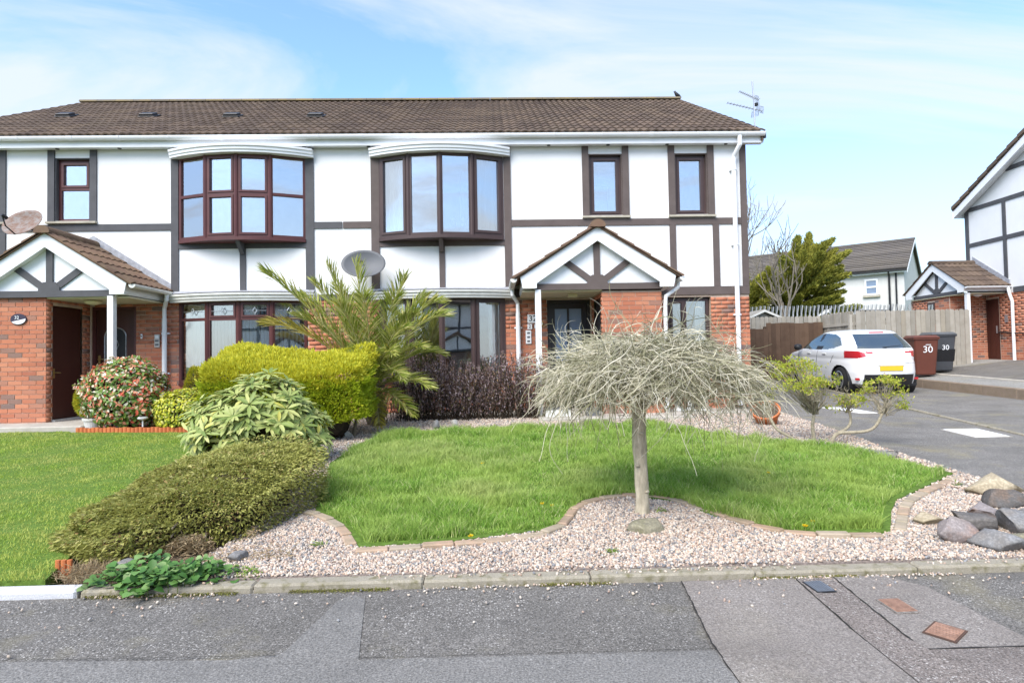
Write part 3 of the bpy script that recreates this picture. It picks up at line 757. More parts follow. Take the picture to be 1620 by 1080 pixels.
RP = math.atan2(2.67, 5.06)
def build_house(left):
    hx = (lambda x: -5.44 - x) if left else (lambda x: x)
    def X(a, b):
        p, q = hx(a), hx(b); return (p, q) if p < q else (q, p)
    base = 0.55 if left else 0.50
    tim = M['timber_grey'] if left else M['timber']; frm = M['upvc_red'] if left else M['upvc_brown']
    H = thing('semi_detached_house', 'left house of the half-timbered pair, with mahogany window frames and grey timbers' if left else
              'right house of the white half-timbered pair, brown timbers, grey dish, weeping tree in front', 'house', (hx(1.0), YF, base), group=None)
    bx = lambda mb, a, b, y0, y1, z0, z1: mb.box(*X(a, b), y0, y1, z0, z1)
    # -- upper wall with openings
    W1, W2, BAY = (1.82, 2.45, 4.10, 5.25), (3.43, 4.05, 4.10, 5.25), (-2.07, 0.23, 3.69, 5.24)
    GB, DR, GW = (-2.07, 0.23, 1.12, 2.60), (1.00, 1.80, base + .04, 2.54), (3.24, 4.05, 1.2, 2.56)
    mo = lambda o: (*X(o[0], o[1]), o[2], o[3])
    mb = MB(); wall_cells(mb, *X(PARTY, 4.77), 2.60, 5.50, YF, [mo(W1), mo(W2), mo(BAY)], 0.14)
    e = hx(4.77)
    mb.poly([(e, YF, 2.60), (e, 21.2, 2.60), (e, 21.2, 5.50), (e, 16.4, 8.12), (e, YF, 5.50)])
    mb.poly([(e, 21.2, 0.2), (hx(PARTY), 21.2, 0.2), (hx(PARTY), 21.2, 5.5), (e, 21.2, 5.5)])
    uw = mb.build('upper_wall', M['render'], H)
    # -- brick ground floor
    mb = MB(); wall_cells(mb, *X(PARTY, 4.77), 0.25, 2.60, YF, [mo(GB), mo(DR), mo(GW)], 0.12)
    mb.poly([(e, YF, 0.25), (e, 21.2, 0.25), (e, 21.2, 2.60), (e, YF, 2.60)])
    # porch store walls
    a, b = X(1.83, 2.83); ys = 10.5
    wall_cells(mb, a, b, 0.25, 2.60, ys, [])
    si, so = hx(1.83), hx(2.83)
    for q in ((ys, 10.64, .25, 2.6), (10.64, 11.40, 2.48, 2.6), (11.40, YF, .25, 2.6)):
        mb.poly([(si, q[0], q[2]), (si, q[1], q[2]), (si, q[1], q[3]), (si, q[0], q[3])])
    mb.poly([(so, ys, .25), (so, YF, .25), (so, YF, 2.6), (so, ys, 2.6)])
    gw = mb.build('ground_floor_wall', M['mortar'], H, recalc=False)
    BK = []
    z0 = base - 0.05
    BK += lay_bricks((a, ys, z0), (1, 0, 0), 1.0, 2.60 - z0, start=0.06 if left else 0.0)
    xa = X(PARTY, 4.77)[0]
    ops = [(mo(o)[0] - xa, mo(o)[1] - xa, mo(o)[2] - z0, mo(o)[3] - z0) for o in (GB, DR, GW)]
    full = lay_bricks((xa, YF, z0), (1, 0, 0), 7.49, 2.60 - z0, ops)
    st = X(1.83, 2.83)
    full = [q for q in full if not (st[0] - .1 < q[0].x < st[1] + .1)]
    vis = lambda q: (0.23 < hx(q[0].x) < 1.0) or (hx(q[0].x) > 4.0) or (1.8 < hx(q[0].x) < 1.83)
    BK += [q for q in full if vis(q)]
    sidew = lay_bricks((si, ys, z0), (0, 1, 0), 1.1, 2.6 - z0, [(.14, .9, .0, 2.48 - z0)])
    BK += sidew + [q for q in full if not vis(q)]
    BK += lay_bricks((so, ys, z0), (0, 1, 0), 1.1, 2.6 - z0)
    place_bricks(BK, gw)
    # -- timbers, proud of the render
    def tb(x0, x1, za, zb, y=YF, pr=0.028):
        bx(MB(), x0, x1, y - pr, y + .01, za, zb).build('timber', tim, H)
    for x0, x1 in ((-2.20, -2.05), (0.24, 0.37)): tb(x0, x1, 2.72, 5.46)
    for x0, x1 in ((1.70, 1.82), (2.45, 2.57), (3.31, 3.43), (4.05, 4.17)): tb(x0, x1, 4.06, 5.46)
    tb(4.66, 4.775, 2.752, 5.46)
    tb(PARTY + .01, -2.202, 3.91, 4.03, pr=.025); tb(0.372, 4.658, 3.91, 4.03, pr=.025)
    tb(-2.048, 0.238, 3.56, 3.665, pr=.024); tb(-0.965, -0.86, 2.72, 3.558, pr=.026)
    tb(3.31, 3.425, 2.752, 3.908, pr=.026); tb(4.12, 4.235, 2.752, 3.908, pr=.026)
    tb(0.40, 4.775, 2.60, 2.75, pr=.03); tb(PARTY + .01, -2.25, 2.60, 2.70, pr=.03)
    for o in (W1, W2):     # dark painted reveals
        x0, x1 = o[0], o[1]
        mb = MB(); bx(mb, x0, x0 + .02, YF + .002, YF + .09, o[2], o[3]); bx(mb, x1 - .02, x1, YF + .002, YF + .09, o[2], o[3]); bx(mb, x0 + .02, x1 - .02, YF + .002, YF + .09, o[3] - .02, o[3])
        mb.build('reveal', tim, H)
    # -- bay windows
    def bay(za, zb, x0, x1, sag, lower):
        P = []
        for i in range(5):
            t = i / 4; P.append((hx(x0 + (x1 - x0) * t), YF - 0.02 - sag * (1 - (2 * t - 1) ** 2)))
        fm = MB(); panes = []
        for i in range(4):
            end = i in (0, 3)
            if left:
                zt = (zb - .33) if lower else (za + (zb - za) * .52)
                frame(fm, panes, P[i], P[i + 1], za, zb, 0.05, 0.07, trans=(zt,), sash=((1,) if (lower and not end) else ((0, 1) if not end and not lower else ())), sw=.035)
            else:
                frame(fm, panes, P[i], P[i + 1], za, zb, 0.055, 0.07, sash=((0,) if end else ()), sw=.045)
        for (px_, py_) in P[1:4]:   # posts that cover the joints
            fm.tube([(px_, py_ + .02, za), (px_, py_ + .02, zb)], 0.042, 8)
        bw = fm.build('bay_window', frm, H)
        add_panes(panes, bw, M['glass'] if not lower else M['glass_clear'])
        # cornice: stepped moulding swept round the bow
        n = 20; prof = [(0.0, 0.0), (0.05, 0.0), (0.055, 0.035), (0.075, 0.045), (0.08, 0.085), (0.105, 0.10), (0.11, 0.135), (0.0, 0.15)]
        mb = MB(); xa_, xb_ = x0 - .15, x1 + .13
        rings = []
        for i in range(n + 1):
            t = i / n; x = hx(xa_ + (xb_ - xa_) * t); yb = YF - 0.05 - (sag + .04) * (1 - (2 * t - 1) ** 2)
            rings.append(len(mb.v))
            for (d, h) in prof: mb.v.append((x, yb - d, zb - .02 + h))
            mb.v.append((x, YF + .0, zb + .13)); mb.v.append((x, YF + .0, zb - .02))
        m = len(prof) + 2
        for i in range(n):
            for k in range(m):
                k2 = (k + 1) % m; mb.f.append((rings[i] + k, rings[i + 1] + k, rings[i + 1] + k2, rings[i] + k2))
        mb.f.append(tuple(rings[0] + k for k in range(m))); mb.f.append(tuple(rings[n] + k for k in range(m)))
        mb.build('cornice', M['white'] if not lower else M['white_old'], bw)
        if lower:
            mb = MB()
            for i in range(n):
                t, t2 = i / n, (i + 1) / n
                xA, xB = hx(xa_ + (xb_ - xa_) * t), hx(xa_ + (xb_ - xa_) * t2)
                yA, yB = YF - 0.1 - (sag + .04) * (1 - (2 * t - 1) ** 2), YF - 0.1 - (sag + .04) * (1 - (2 * t2 - 1) ** 2)
                mb.poly([(xA, yA, zb + .136), (xB, yB, zb + .136), (xB, YF - .004, zb + .20), (xA, YF - .004, zb + .20)])
            mb.build('lead_roof', M['lead'], bw, recalc=False)
        # sill board following the bow
        mb = MB(); q = [(hx(x0 + (x1 - x0) * i / 16), YF - .045 - (sag + .03) * (1 - (2 * i / 16 - 1) ** 2)) for i in range(17)]
        pts = [(x, y, za - .055) for x, y in q] + [(hx(x1), YF + .02, za - .055), (hx(x0), YF + .02, za - .055)]
        mb.prism(pts, (0, 0, .055)); mb.build('sill', frm, bw)
        xm = (x0 + x1) / 2
        if not lower:
            mb = MB(); mb.prism([(hx(xm - .035), YF - .03, za - .26), (hx(xm - .035), YF - .06, za - .26), (hx(xm - .035), YF - .29, za - .056), (hx(xm - .035), YF - .03, za - .056)], (hx(xm + .035) - hx(xm - .035), 0, 0))
            mb.build('bracket', tim, bw)
        r0, r1 = X(x0, x1)
        interior(bw, r0 - .3, r1 + .3, za - .5 if lower else za - .05, zb + .15, YF + .13, YF + 3.0, M['room'])
        if not lower and not left:
            for i in (0, 3):
                c0, c1 = P[i], P[i + 1]
                curtain(bw, (c0[0], c0[1] + .16), (c1[0], c1[1] + .16), za + .05, zb - .05, M['curtain'], waves=6)
            # a ceiling light inside
            mb = MB(); c = (-0.62, YF + 1.2, 4.25)
            mb.tube([(c[0], c[1], 5.3), (c[0], c[1], 4.3)], .008, 6)
            for k in range(5):
                an = k * 1.2566; mb.lathe([(.005, .09), (.04, .05), (.055, 0), (.04, -.03)], (c[0] + .17 * math.cos(an), c[1] + .17 * math.sin(an), c[2]), n=10)
            mb.build('ceiling_light', M['white'], bw)
        elif not lower:
            for i, j in ((0, 0.0), ):
                c0, c1 = P[3], P[4]
                curtain(bw, (c0[0], c0[1] + .16), (c1[0], c1[1] + .16), za + .05, zb - .05, M['curtain'], waves=6)
        elif lower and left:
            c0, c1 = P[3], P[4]
            curtain(bw, (c0[0], c0[1] + .2), (c1[0], c1[1] + .2), za + .02, zb - .05, M['curtain'], waves=7, amp=.03)
            for k in range(26):      # vertical blind
                t = .04 + .70 * k / 25; x = hx(x0 + (x1 - x0) * t); y = YF + .10 - sag * (1 - (2 * t - 1) ** 2)
                MB().obox((x, y, za + .03), (.028, .055, 0), (.002, -.001, 0), (0, 0, zb - za - .1)).build('blind_slat', M['curtain'], bw)
            mb = MB()                # leaded diamonds in the fanlights
            for i in range(4):
                c = (Vector((*P[i], 0)) + Vector((*P[i + 1], 0))) / 2 + Vector((0, -.012, zb - .19)); u = (Vector((*P[i + 1], 0)) - Vector((*P[i], 0))).normalized() * (1 if not left else -1)
                k = [c + u * .035, c + Vector((0, 0, .06)), c - u * .035, c - Vector((0, 0, .06))]
                for s in range(4): mb.tube([k[s], k[(s + 1) % 4]], .006, 4)
                mb.tube([c - u * .2, c - u * .035], .004, 4); mb.tube([c + u * .035, c + u * .2], .004, 4)
            mb.build('leadwork', M['steel'], bw)
        elif lower:
            c0, c1 = P[3], P[4]
            A = Vector((*c0, 0)); B = Vector((*c1, 0)); A = A + (B - A) * .45
            curtain(bw, (A.x, A.y + .15), (A.x + .2, A.y + .20), za, zb - .05, M['curtain'], waves=2)
    bay(3.71, 5.22, -2.06, 0.23, 0.30, False)
    bay(1.14, 2.60, -2.06, 0.23, 0.22, True)
    # -- plain windows
    def window(o, trans=(), sash='all', sill=True, mull=(), inner=None, gl='glass'):
        fm = MB(); panes = []
        x0, x1 = X(o[0], o[1]); yy = YF + .075
        frame(fm, panes, (x0 + .02, yy), (x1 - .02, yy), o[2], o[3] - .02, .05, .06, trans, mull, sash, .04)
        w_ = fm.build('window', frm, H); add_panes(panes, w_, M[gl])
        interior(w_, x0 - .2, x1 + .2, o[2] - .15, o[3] + .1, YF + .15, YF + 2.6, M['room'])
        if sill:
            mb = MB(); s0, s1 = X(o[0] - .13, o[1] + .13)
            mb.prism([(s0, YF - .075, o[2] - .055), (s0, YF + .07, o[2] - .055), (s0, YF + .07, o[2] - .005), (s0, YF - .075, o[2] - .02)], (s1 - s0, 0, 0))
            mb.build('sill', M['sill'], w_)
        if inner:
            curtain(w_, (x0 + (x1 - x0) * inner[0], YF + .22), (x0 + (x1 - x0) * inner[1], YF + .22), o[2], o[3], M['curtain'], waves=4)
        return w_
    window(W1, trans=(4.70,) if left else (), sash=((1,) if left else 'all'))
    window(W2, trans=(4.70,) if left else (), sash=((1,) if left else 'all'))
    window(GW, sash=(0,), mull=(0.42,), inner=(0.70, 0.93), gl='glass_clear')
    # -- front door
    d0, d1 = X(1.0, 1.80)
    mb = MB(); zt = 2.54
    for q in ((d0, d0 + .06, base + .04, zt), (d1 - .06, d1, base + .04, zt), (d0 + .06, d1 - .06, zt - .06, zt)):
        mb.box(q[0], q[1], YF + .03, YF + .12, q[2], q[3])
    df = mb.build('door_frame', M['door_black'] if not left else frm, H)
    i0, i1, jb, jt = d0 + .062, d1 - .062, base + .06, zt - .062
    mb = MB(); dm = M['door_black'] if not left else M['door_brown']
    if not left:
        xm = (i0 + i1) / 2; gz0, gz1 = 1.42, jt - .1
        for q in ((i0, i0 + .085, jb, jt), (i1 - .10, i1, jb, jt), (i0 + .085, i1 - .10, jt - .1, jt), (i0 + .085, i1 - .10, jb, gz0), (xm - .028, xm + .012, gz0, gz1)):
            mb.box(q[0], q[1], YF + .055, YF + .10, q[2], q[3])
        mb.box(i0 + .1, i1 - .12, YF + .045, YF + .056, jb + .12, 1.18)
        door = mb.build('door', dm, H)
        MB().box(i0 + .08, xm - .026, YF + .075, YF + .085, gz0 - .004, gz1 + .004).build('pane', M['glass_frost'], door)
        MB().box(xm + .010, i1 - .096, YF + .075, YF + .085, gz0 - .004, gz1 + .004).build('pane', M['glass_frost'], door)
        MB().box(xm - .13, xm + .09, YF + .035, YF + .056, 1.285, 1.355).build('letterbox', M['brass'], door, bevel=.006)
        hxp = i1 - .05
    else:
        mb.box(i0, i1, YF + .055, YF + .10, jb, jt)
        for (q0, q1, a, b_) in ((i0 + .10, i0 + .30, 1.0, 1.35), (i1 - .30, i1 - .10, 1.0, 1.35), (i0 + .10, i0 + .30, .68, .92), (i1 - .30, i1 - .10, .68, .92)): mb.box(q0, q1, YF + .045, YF + .056, a, b_)
        door = mb.build('door', dm, H)
        c = (i0 + i1) / 2; arch = [(c + .19 * math.cos(a) + 0.0, YF + .05, 2.0 + .16 * math.sin(a)) for a in np.linspace(0, math.pi, 13)] + [(c - .19, YF + .05, 1.5), (c - .08, YF + .05, 1.44), (c + .08, YF + .05, 1.44), (c + .19, YF + .05, 1.5)]
        MB().prism(arch, (0, .004, 0)).build('pane', M['black'], door)
        mb = MB(); mb.tube(arch + [arch[0]], .012, 5)
        mb.tube([(c + .02, YF + .045, 1.75), (c + .06, YF + .045, 1.85), (c + .03, YF + .045, 1.93)], .006, 4); mb.tube([(c - .02, YF + .045, 1.75), (c - .06, YF + .045, 1.85), (c - .03, YF + .045, 1.93)], .006, 4)
        mb.tube([(c - .12, YF + .045, 1.53), (c, YF + .045, 1.58), (c + .12, YF + .045, 1.53)], .005, 4)
        mb.build('leadwork', M['steel'], door)
        hxp = i0 + .06
    mb = MB(); mb.box(hxp - .018, hxp + .018, YF + .035, YF + .056, 1.42, 1.66)
    sgn = -1 if not left else 1
    mb.tube([(hxp, YF + .04, 1.59), (hxp, YF + .0, 1.59), (hxp + sgn * .11, YF - .005, 1.59)], .011, 6)
    mb.build('door_handle', M['brass'], door)
    MB().box(d0 - .02, d1 + .02, YF - .03, YF + .11, base - .02, base + .038).build('threshold', M['white_old'], H)
    interior(df, d0, d1, base, zt, YF + .14, YF + 1.2, M['room'])
    # -- store door in the side of the porch
    y0, y1 = 10.645, 11.395; sx = si + (0.03 if not left else -0.03); sw_ = .04 if not left else -.04
    mb = MB().box(min(sx, sx + sw_), max(sx, sx + sw_), y0, y1, base + .05, 2.475)
    sdoor = mb.build('store_door', M['door_brown'] if left else M['door_black'], H)
    hd = 1 if left else -1
    mb = MB(); mb.box(min(sx, sx + hd * .012), max(sx, sx + hd * .012), y0 + .05, y0 + .085, 1.28, 1.44); mb.tube([(sx + hd * .01, y0 + .067, 1.37), (sx + hd * .05, y0 + .067, 1.37), (sx + hd * .05, y0 + .17, 1.365)], .010, 6)
    mb.build('door_handle', M['brass'], sdoor)
    MB().box(min(si, si + hd * .05), max(si, si + hd * .05), y0 - .02, y1, base, base + .045).build('threshold', M['white_old'], H)
    # -- porch: post, gable, barge boards, roof
    bx(MB(), .705, .80, 10.40, 10.50, base - .02, 2.60).build('porch_post', M['white'], H)
    gp_ = MB().prism([(hx(.70), 10.47, 2.60), (hx(2.83), 10.47, 2.60), (hx(2.83), 10.47, 2.70), (hx(1.75), 10.47, 3.46), (hx(.70), 10.47, 2.70)], (0, .05, 0)).build('porch_gable', M['white'], H)
    py0, pd = 10.44, .035
    bx(MB(), .72, 2.835, py0 - .012, py0 + pd, 2.595, 2.70).build('gable_timber', tim, gp_)
    bx(MB(), 1.695, 1.80, py0 - .004, py0 + pd, 2.70, 3.40).build('gable_timber', tim, gp_)
    for s in (-1, 1):
        a = Vector((1.75 + s * .06, 0, 2.72)); b_ = Vector((1.75 + s * .60, 0, 3.12)); d = (b_ - a).normalized(); nn = Vector((-d.z, 0, d.x)) * .052
        q = [a - nn, b_ - nn, b_ + nn, a + nn]
        MB().prism([(hx(p.x), py0 - .002 - .002 * s, p.z) for p in q], (0, pd, 0)).build('gable_timber', tim, gp_)
    MB().prism([(hx(x), py0 - .009, z) for x, z in ((1.58, 2.70), (1.92, 2.70), (1.92, 2.76), (1.84, 2.84), (1.66, 2.84), (1.58, 2.76))], (0, pd, 0)).build('gable_timber', tim, gp_)
    for s in (-1, 1):
        q = [(1.75, 3.63), (1.75 + s * 1.29, 2.80), (1.75 + s * 1.25, 2.62), (1.75 + s * 1.02, 2.62), (1.75 + s * 1.02, 2.70), (1.75, 3.395)]
        MB().prism([(hx(x), 10.335, z) for x, z in q], (0, .03, 0)).build('barge_board', M['white'], H)
        # boxed eaves along the side of the porch
        mb = MB(); mb.box(*X(1.75 + s * 1.05, 1.75 + s * 1.25), 10.367, YF - .03, 2.615, 2.63); mb.box(*X(1.75 + s * 1.235, 1.75 + s * 1.26), 10.367, YF - .03, 2.632, 2.79)
        mb.build('porch_fascia', M['white'], H)
    for (yy0, yy1) in ((10.366, 10.468), ):
        for s in (-1, 1):
            q = [(1.75, 3.40), (1.75 + s * 1.02, 2.705), (1.75 + s * 1.02, 2.69), (1.75, 3.385)]
            MB().prism([(hx(x), yy0, z + .02) for x, z in q], (0, yy1 - yy0, 0)).build('gable_soffit', M['white'], H)
    ceil = bx(MB(), .50, 2.83, 10.50, YF - .032, 2.575, 2.598).build('porch_ceiling', M['soffit'], H)
    if left:
        MB().lathe([(.03, 0), (.14, -.015), (.12, -.05), (.05, -.075), (.005, -.08)], (hx(1.30), 10.85, 2.575), n=20).build('porch_lamp', M['lamp'], H, smooth=True)
    else:
        MB().box(1.31, 1.47, 10.85, 11.0, 2.515, 2.574).build('porch_lamp', M['lamp'], H, bevel=.008)
    pr = MB()
    for s in (-1, 1):
        q = [(1.75, 3.645), (1.75 + s * 1.37, 2.785), (1.75 + s * 1.37, 2.765), (1.75, 3.62)]
        pr.prism([(hx(x), 10.30, z) for x, z in q], (0, YF - 10.305, 0))
    pr_o = pr.build('porch_roof', M['tile_porch'], H)
    cnt = 0
    for s in (-1, 1):
        sv = Vector((-(hx(1.0) - hx(0.0)) * s * 1.37, 0, .86)).normalized()
        x_e = hx(1.75 + s * 1.40)
        cnt += lay_tiles((x_e, 10.27, 2.775), (0, 1, 0), sv, YF - 10.27, 1.60, 4, 5, M['tile_porch'], pr_o, 60)
    for k in range(3):
        y = 10.25 + k * .45
        pts = [(hx(1.75) + .125 * math.cos(a), y, 3.635 + .10 * math.sin(a)) for a in np.linspace(-.25, math.pi + .25, 10)]
        MB().prism(pts, (0, .447, 0)).build('ridge_tile', M['tile_porch'], pr_o)
    for s in (-1, 1):
        q = [(1.75, 3.66), (1.75 + s * 1.38, 2.80), (1.75 + s * 1.38, 2.93), (1.75, 3.82)]
        MB().prism([(hx(x), YF - .032, z) for x, z in q], (0, .025, 0)).build('flashing', M['lead'], pr_o)
    for s in (-1, 1):
        xg = hx(1.75 + s * 1.40)
        pts = [(xg + .055 * math.cos(a), 10.30, 2.765 + .055 * math.sin(a)) for a in np.linspace(math.pi, 2 * math.pi, 9)]
        MB().prism(pts + [(xg + .045, 10.30, 2.772), (xg - .045, 10.30, 2.772)], (0, YF - 10.35, 0)).build('porch_gutter', M['white_old'] if s < 0 else M['white'], H, recalc=True)
    xd = hx(.46); dm_ = M['white_old']
    mb = MB(); mb.tube([(hx(.36), 11.40, 2.74), (hx(.36), 11.40, 2.62), (xd, 11.52, 2.48), (xd, 11.52, 2.2)], .036, 8); mb.tube([(xd, 11.52, 2.3), (xd, 11.52, base)], .042, 10)
    mb.box(xd - .07, xd + .07, 11.55, 11.59, 2.02, 2.05); mb.box(xd - .07, xd + .07, 11.55, 11.59, 1.3, 1.33)
    mb.build('porch_downpipe', M['white'], H, smooth=False)
    xd = hx(3.05)
    mb = MB(); mb.tube([(hx(3.14), 10.55, 2.72), (hx(3.12), 10.52, 2.62), (hx(2.90), 10.47, 2.47), (hx(2.885), 10.47, 2.3), (hx(2.885), 10.47, base)], .034, 8); mb.build('porch_downpipe', M['white'], H)
    # -- eaves: soffit, fascia, gutter
    x0, x1 = X(PARTY, 5.05)
    sf = MB().box(x0, x1, 11.442, YF - .03, 5.39, 5.405).build('soffit', M['white'], H)
    MB().box(x0, x1, 11.42, 11.44, 5.38, 5.55).build('fascia', M['white'], H)
    for k in range(7):
        xx = x0 + .5 + k * 1.1; MB().lathe([(.02, 0), (.035, -.003), (.03, -.012)], (xx, 11.51, 5.391), n=10).build('soffit_vent', M['black'], sf)
    gy = 11.36
    pts = [(x0, gy + .058 * math.cos(a), 5.55 + .068 * math.sin(a)) for a in np.linspace(math.pi, 2 * math.pi, 10)]
    inn = [(x0, gy + .051 * math.cos(a), 5.552 + .060 * math.sin(a)) for a in np.linspace(2 * math.pi, math.pi, 10)]
    mb = MB(); nn = len(pts + inn); mb.prism(pts + inn, (x1 - x0, 0, 0)); mb.f = mb.f[2:]
    gut = mb.build('gutter', M['white'], H)
    for k in range(9):
        xx = x0 + .35 + k * .88
        q = [(xx, gy + .063 * math.cos(a), 5.55 + .074 * math.sin(a)) for a in np.linspace(math.pi, 2 * math.pi, 10)]
        q2 = [(xx, gy + .056 * math.cos(a), 5.55 + .067 * math.sin(a)) for a in np.linspace(2 * math.pi, math.pi, 10)]
        MB().prism(q + q2, (.03 if k % 3 else .09, 0, 0)).build('gutter_bracket', M['white'], gut)
    # -- roof
    oy, oz = 11.33, 5.56; v = Vector((0, math.cos(RP), math.sin(RP))); SL = 5.74
    mb = MB()
    top = Vector((0, oy, oz)) + v * SL
    for (ya, za, yb, zb) in ((oy + .03, oz - .01, top.y, top.z - .01), (2 * top.y - oy, oz - .01, top.y, top.z - .01)):
        mb.poly([(x0, ya, za), (x1, ya, za), (x1, yb, zb), (x0, yb, zb)])
    ee = hx(5.04)
    mb.prism([(hx(5.0), oy + .05, oz - .16), (hx(5.0), top.y, top.z - .17), (hx(5.0), 2 * top.y - oy, oz - .16), (hx(5.0), 2 * top.y - oy, oz - .02), (hx(5.0), top.y, top.z - .02), (hx(5.0), oy + .05, oz - .02)], (ee - hx(5.0), 0, 0))
    rf = mb.build('roof', M['tile'], H, recalc=False)
    lay_tiles((x0, oy, oz), (1, 0, 0), v, x1 - x0, SL, 26, 17, M['tile'], rf, 300 - cnt)
    nr = 17; wd = (x1 - x0) / nr
    for k in range(nr):
        pts = [(x0 + k * wd, top.y + .13 * math.cos(a), top.z + .015 + .075 * math.sin(a)) for a in np.linspace(-.1, math.pi + .1, 8)]
        MB().prism(pts, (wd - .006, 0, 0)).build('ridge_tile', M['ridge'], rf)
    if not left:
        # downpipe near the corner
        xd = 4.585; mb = MB()
        mb.tube([(xd, 11.36, 5.49), (xd, 11.365, 5.33), (xd - .06, 11.51, 5.16), (xd - .06, 11.53, 5.0)], .042, 10); mb.tube([(xd - .06, 11.53, 5.02), (xd - .06, 11.53, .55)], .043, 10)
        for z in (4.9, 3.5, 2.2, 1.2): mb.box(xd - .13, xd + .01, 11.54, 11.59, z, z + .03); mb.lathe([(.052, 0), (.052, .03)], (xd - .06, 11.53, z), n=12)
        mb.build('downpipe', M['white'], H)
    else:
        for px_ in (100, 232, 365, 498):
            # ventilation tiles a third of the way up the slope
            d = rt2 * ((px_ - 810) / 1000) + up2 * ((540 - 188) / 1000) + fw
            t = (oz - CAM.z - oy * math.tan(RP)) / (d.z - d.y * math.tan(RP)); p = CAM + d * t
            c = Vector((p.x, p.y, p.z)); nrm = Vector((0, -math.sin(RP), math.cos(RP)))
            mb = MB().obox(c - Vector((.15, 0, 0)) + nrm * .02, (.30, 0, 0), v * .22, nrm * .085); mb.obox(c - Vector((.18, 0, 0)) - v * .03 + nrm * .035, (.36, 0, 0), v * .34, nrm * .02)
            mb.build('roof_vent', M['black'], rf, bevel=.012)
    return H
HL = build_house(True)
HR = build_house(False)
# ============================================================ PLANTS
def unit(v):
    return v / (np.linalg.norm(v, axis=-1, keepdims=True) + 1e-9)
def leaf_mesh(P, D, ln, wd, flat=None, droop=0.0):
    """diamond leaves: base P, direction D, length and width arrays"""
    n = len(P); D = unit(D); rnd = RNG.normal(size=(n, 3))
    if flat is not None: rnd = rnd * (1 - flat) + np.array([0, 0, 1.0]) * flat * 3
    nr = unit(rnd - D * (rnd * D).sum(1, keepdims=True)); S = np.cross(D, nr)
    ln = np.broadcast_to(ln, n)[:, None]; wd = np.broadcast_to(wd, n)[:, None]
    tip = P + D * ln - np.array([0, 0, 1.0]) * droop * ln
    mid = P + D * ln * 0.5 + nr * wd * 0.15
    V = np.stack([P, mid + S * wd / 2, tip, mid - S * wd / 2], 1).reshape(-1, 3)
    F = (np.arange(n) * 4)[:, None] + np.array([[0, 1, 2, 3]])
    return V, F
def merge(L):
    Vs, Fs, o = [], [], 0
    for V, F in L:
        Vs.append(V); Fs.append(F + o); o += len(V)
    return np.concatenate(Vs), np.concatenate(Fs)
def lumps(P, s, amp, seed):
    """smooth value noise in 3D along positions, for bulges"""
    a = vnoise(P[:, 0] + P[:, 2] * .71 + 40, P[:, 1] - P[:, 2] * .43 + 40, s, seed)
    b = vnoise(P[:, 1] + 50 + P[:, 2] * .9, P[:, 2] + 50 + P[:, 0] * .37, s * 1.3, seed + 1)
    return (a + b - 1.0) * amp
def sphere_dirs(n, zmin=-1.0):
    z = RNG.uniform(zmin, 1, n); a = RNG.uniform(0, 2 * np.pi, n); r = np.sqrt(1 - z * z)
    return np.stack([r * np.cos(a), r * np.sin(a), z], 1)
def leafmat(name, stops, trans=0.25, rough=0.55, hue=None, const=False, grime=0.0):
    return pieces(name, stops, rough, 0.3, grime, 3.0, 0, const=const, trans=trans, hue_noise=hue)
M['bark'] = plain('bark', (0.20, 0.165, 0.115), 0.95, 0.1, var=0.3, vscale=30, bmp=0.6, bscale=70, stretch=(1, 1, .3))
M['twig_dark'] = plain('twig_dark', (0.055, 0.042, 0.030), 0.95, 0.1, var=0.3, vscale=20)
M['spread'] = leafmat('juniper_spray', [(0, (0.17, 0.20, 0.05)), (0.25, (0.28, 0.30, 0.07)), (0.55, (0.41, 0.41, 0.11)), (0.82, (0.55, 0.51, 0.18)), (0.93, (0.62, 0.56, 0.25)), (0.96, (0.40, 0.25, 0.11)), (1, (0.28, 0.16, 0.07))], 0.3, 0.7, hue=(3.2, (0.37, 0.37, 0.10)))
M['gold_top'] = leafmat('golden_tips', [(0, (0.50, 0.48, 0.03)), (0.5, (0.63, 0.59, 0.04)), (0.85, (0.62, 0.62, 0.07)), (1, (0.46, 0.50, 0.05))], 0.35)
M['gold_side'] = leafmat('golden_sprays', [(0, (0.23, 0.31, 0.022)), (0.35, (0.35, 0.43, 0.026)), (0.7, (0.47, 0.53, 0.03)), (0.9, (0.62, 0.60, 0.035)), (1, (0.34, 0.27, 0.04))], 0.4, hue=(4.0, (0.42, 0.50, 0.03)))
M['rhodo'] = leafmat('rhododendron_leaf', [(0, (0.17, 0.24, 0.06)), (0.35, (0.29, 0.36, 0.10)), (0.7, (0.42, 0.46, 0.16)), (0.92, (0.52, 0.53, 0.20)), (1, (0.54, 0.50, 0.09))], 0.2, 0.45)
M['pieris'] = leafmat('pieris_leaf', [(0, (0.10, 0.19, 0.04)), (0.12, (0.17, 0.29, 0.06)), (0.34, (0.26, 0.38, 0.08)), (0.45, (0.70, 0.15, 0.09)), (0.57, (0.78, 0.32, 0.19)), (0.70, (0.80, 0.64, 0.46)), (0.82, (0.86, 0.83, 0.68)), (0.93, (0.20, 0.31, 0.07)), (1, (0.8, 0.16, 0.18))], 0.3, 0.45, const=True)
M['euonymus'] = leafmat('variegated_leaf', [(0, (0.14, 0.22, 0.03)), (0.25, (0.29, 0.36, 0.03)), (0.5, (0.55, 0.56, 0.04)), (0.8, (0.72, 0.68, 0.08)), (1, (0.68, 0.66, 0.28))], 0.3, 0.45)
M['ballconifer'] = leafmat('ball_conifer_spray', [(0, (0.20, 0.24, 0.016)), (0.4, (0.35, 0.37, 0.02)), (0.8, (0.56, 0.50, 0.03)), (1, (0.64, 0.48, 0.05))], 0.3)
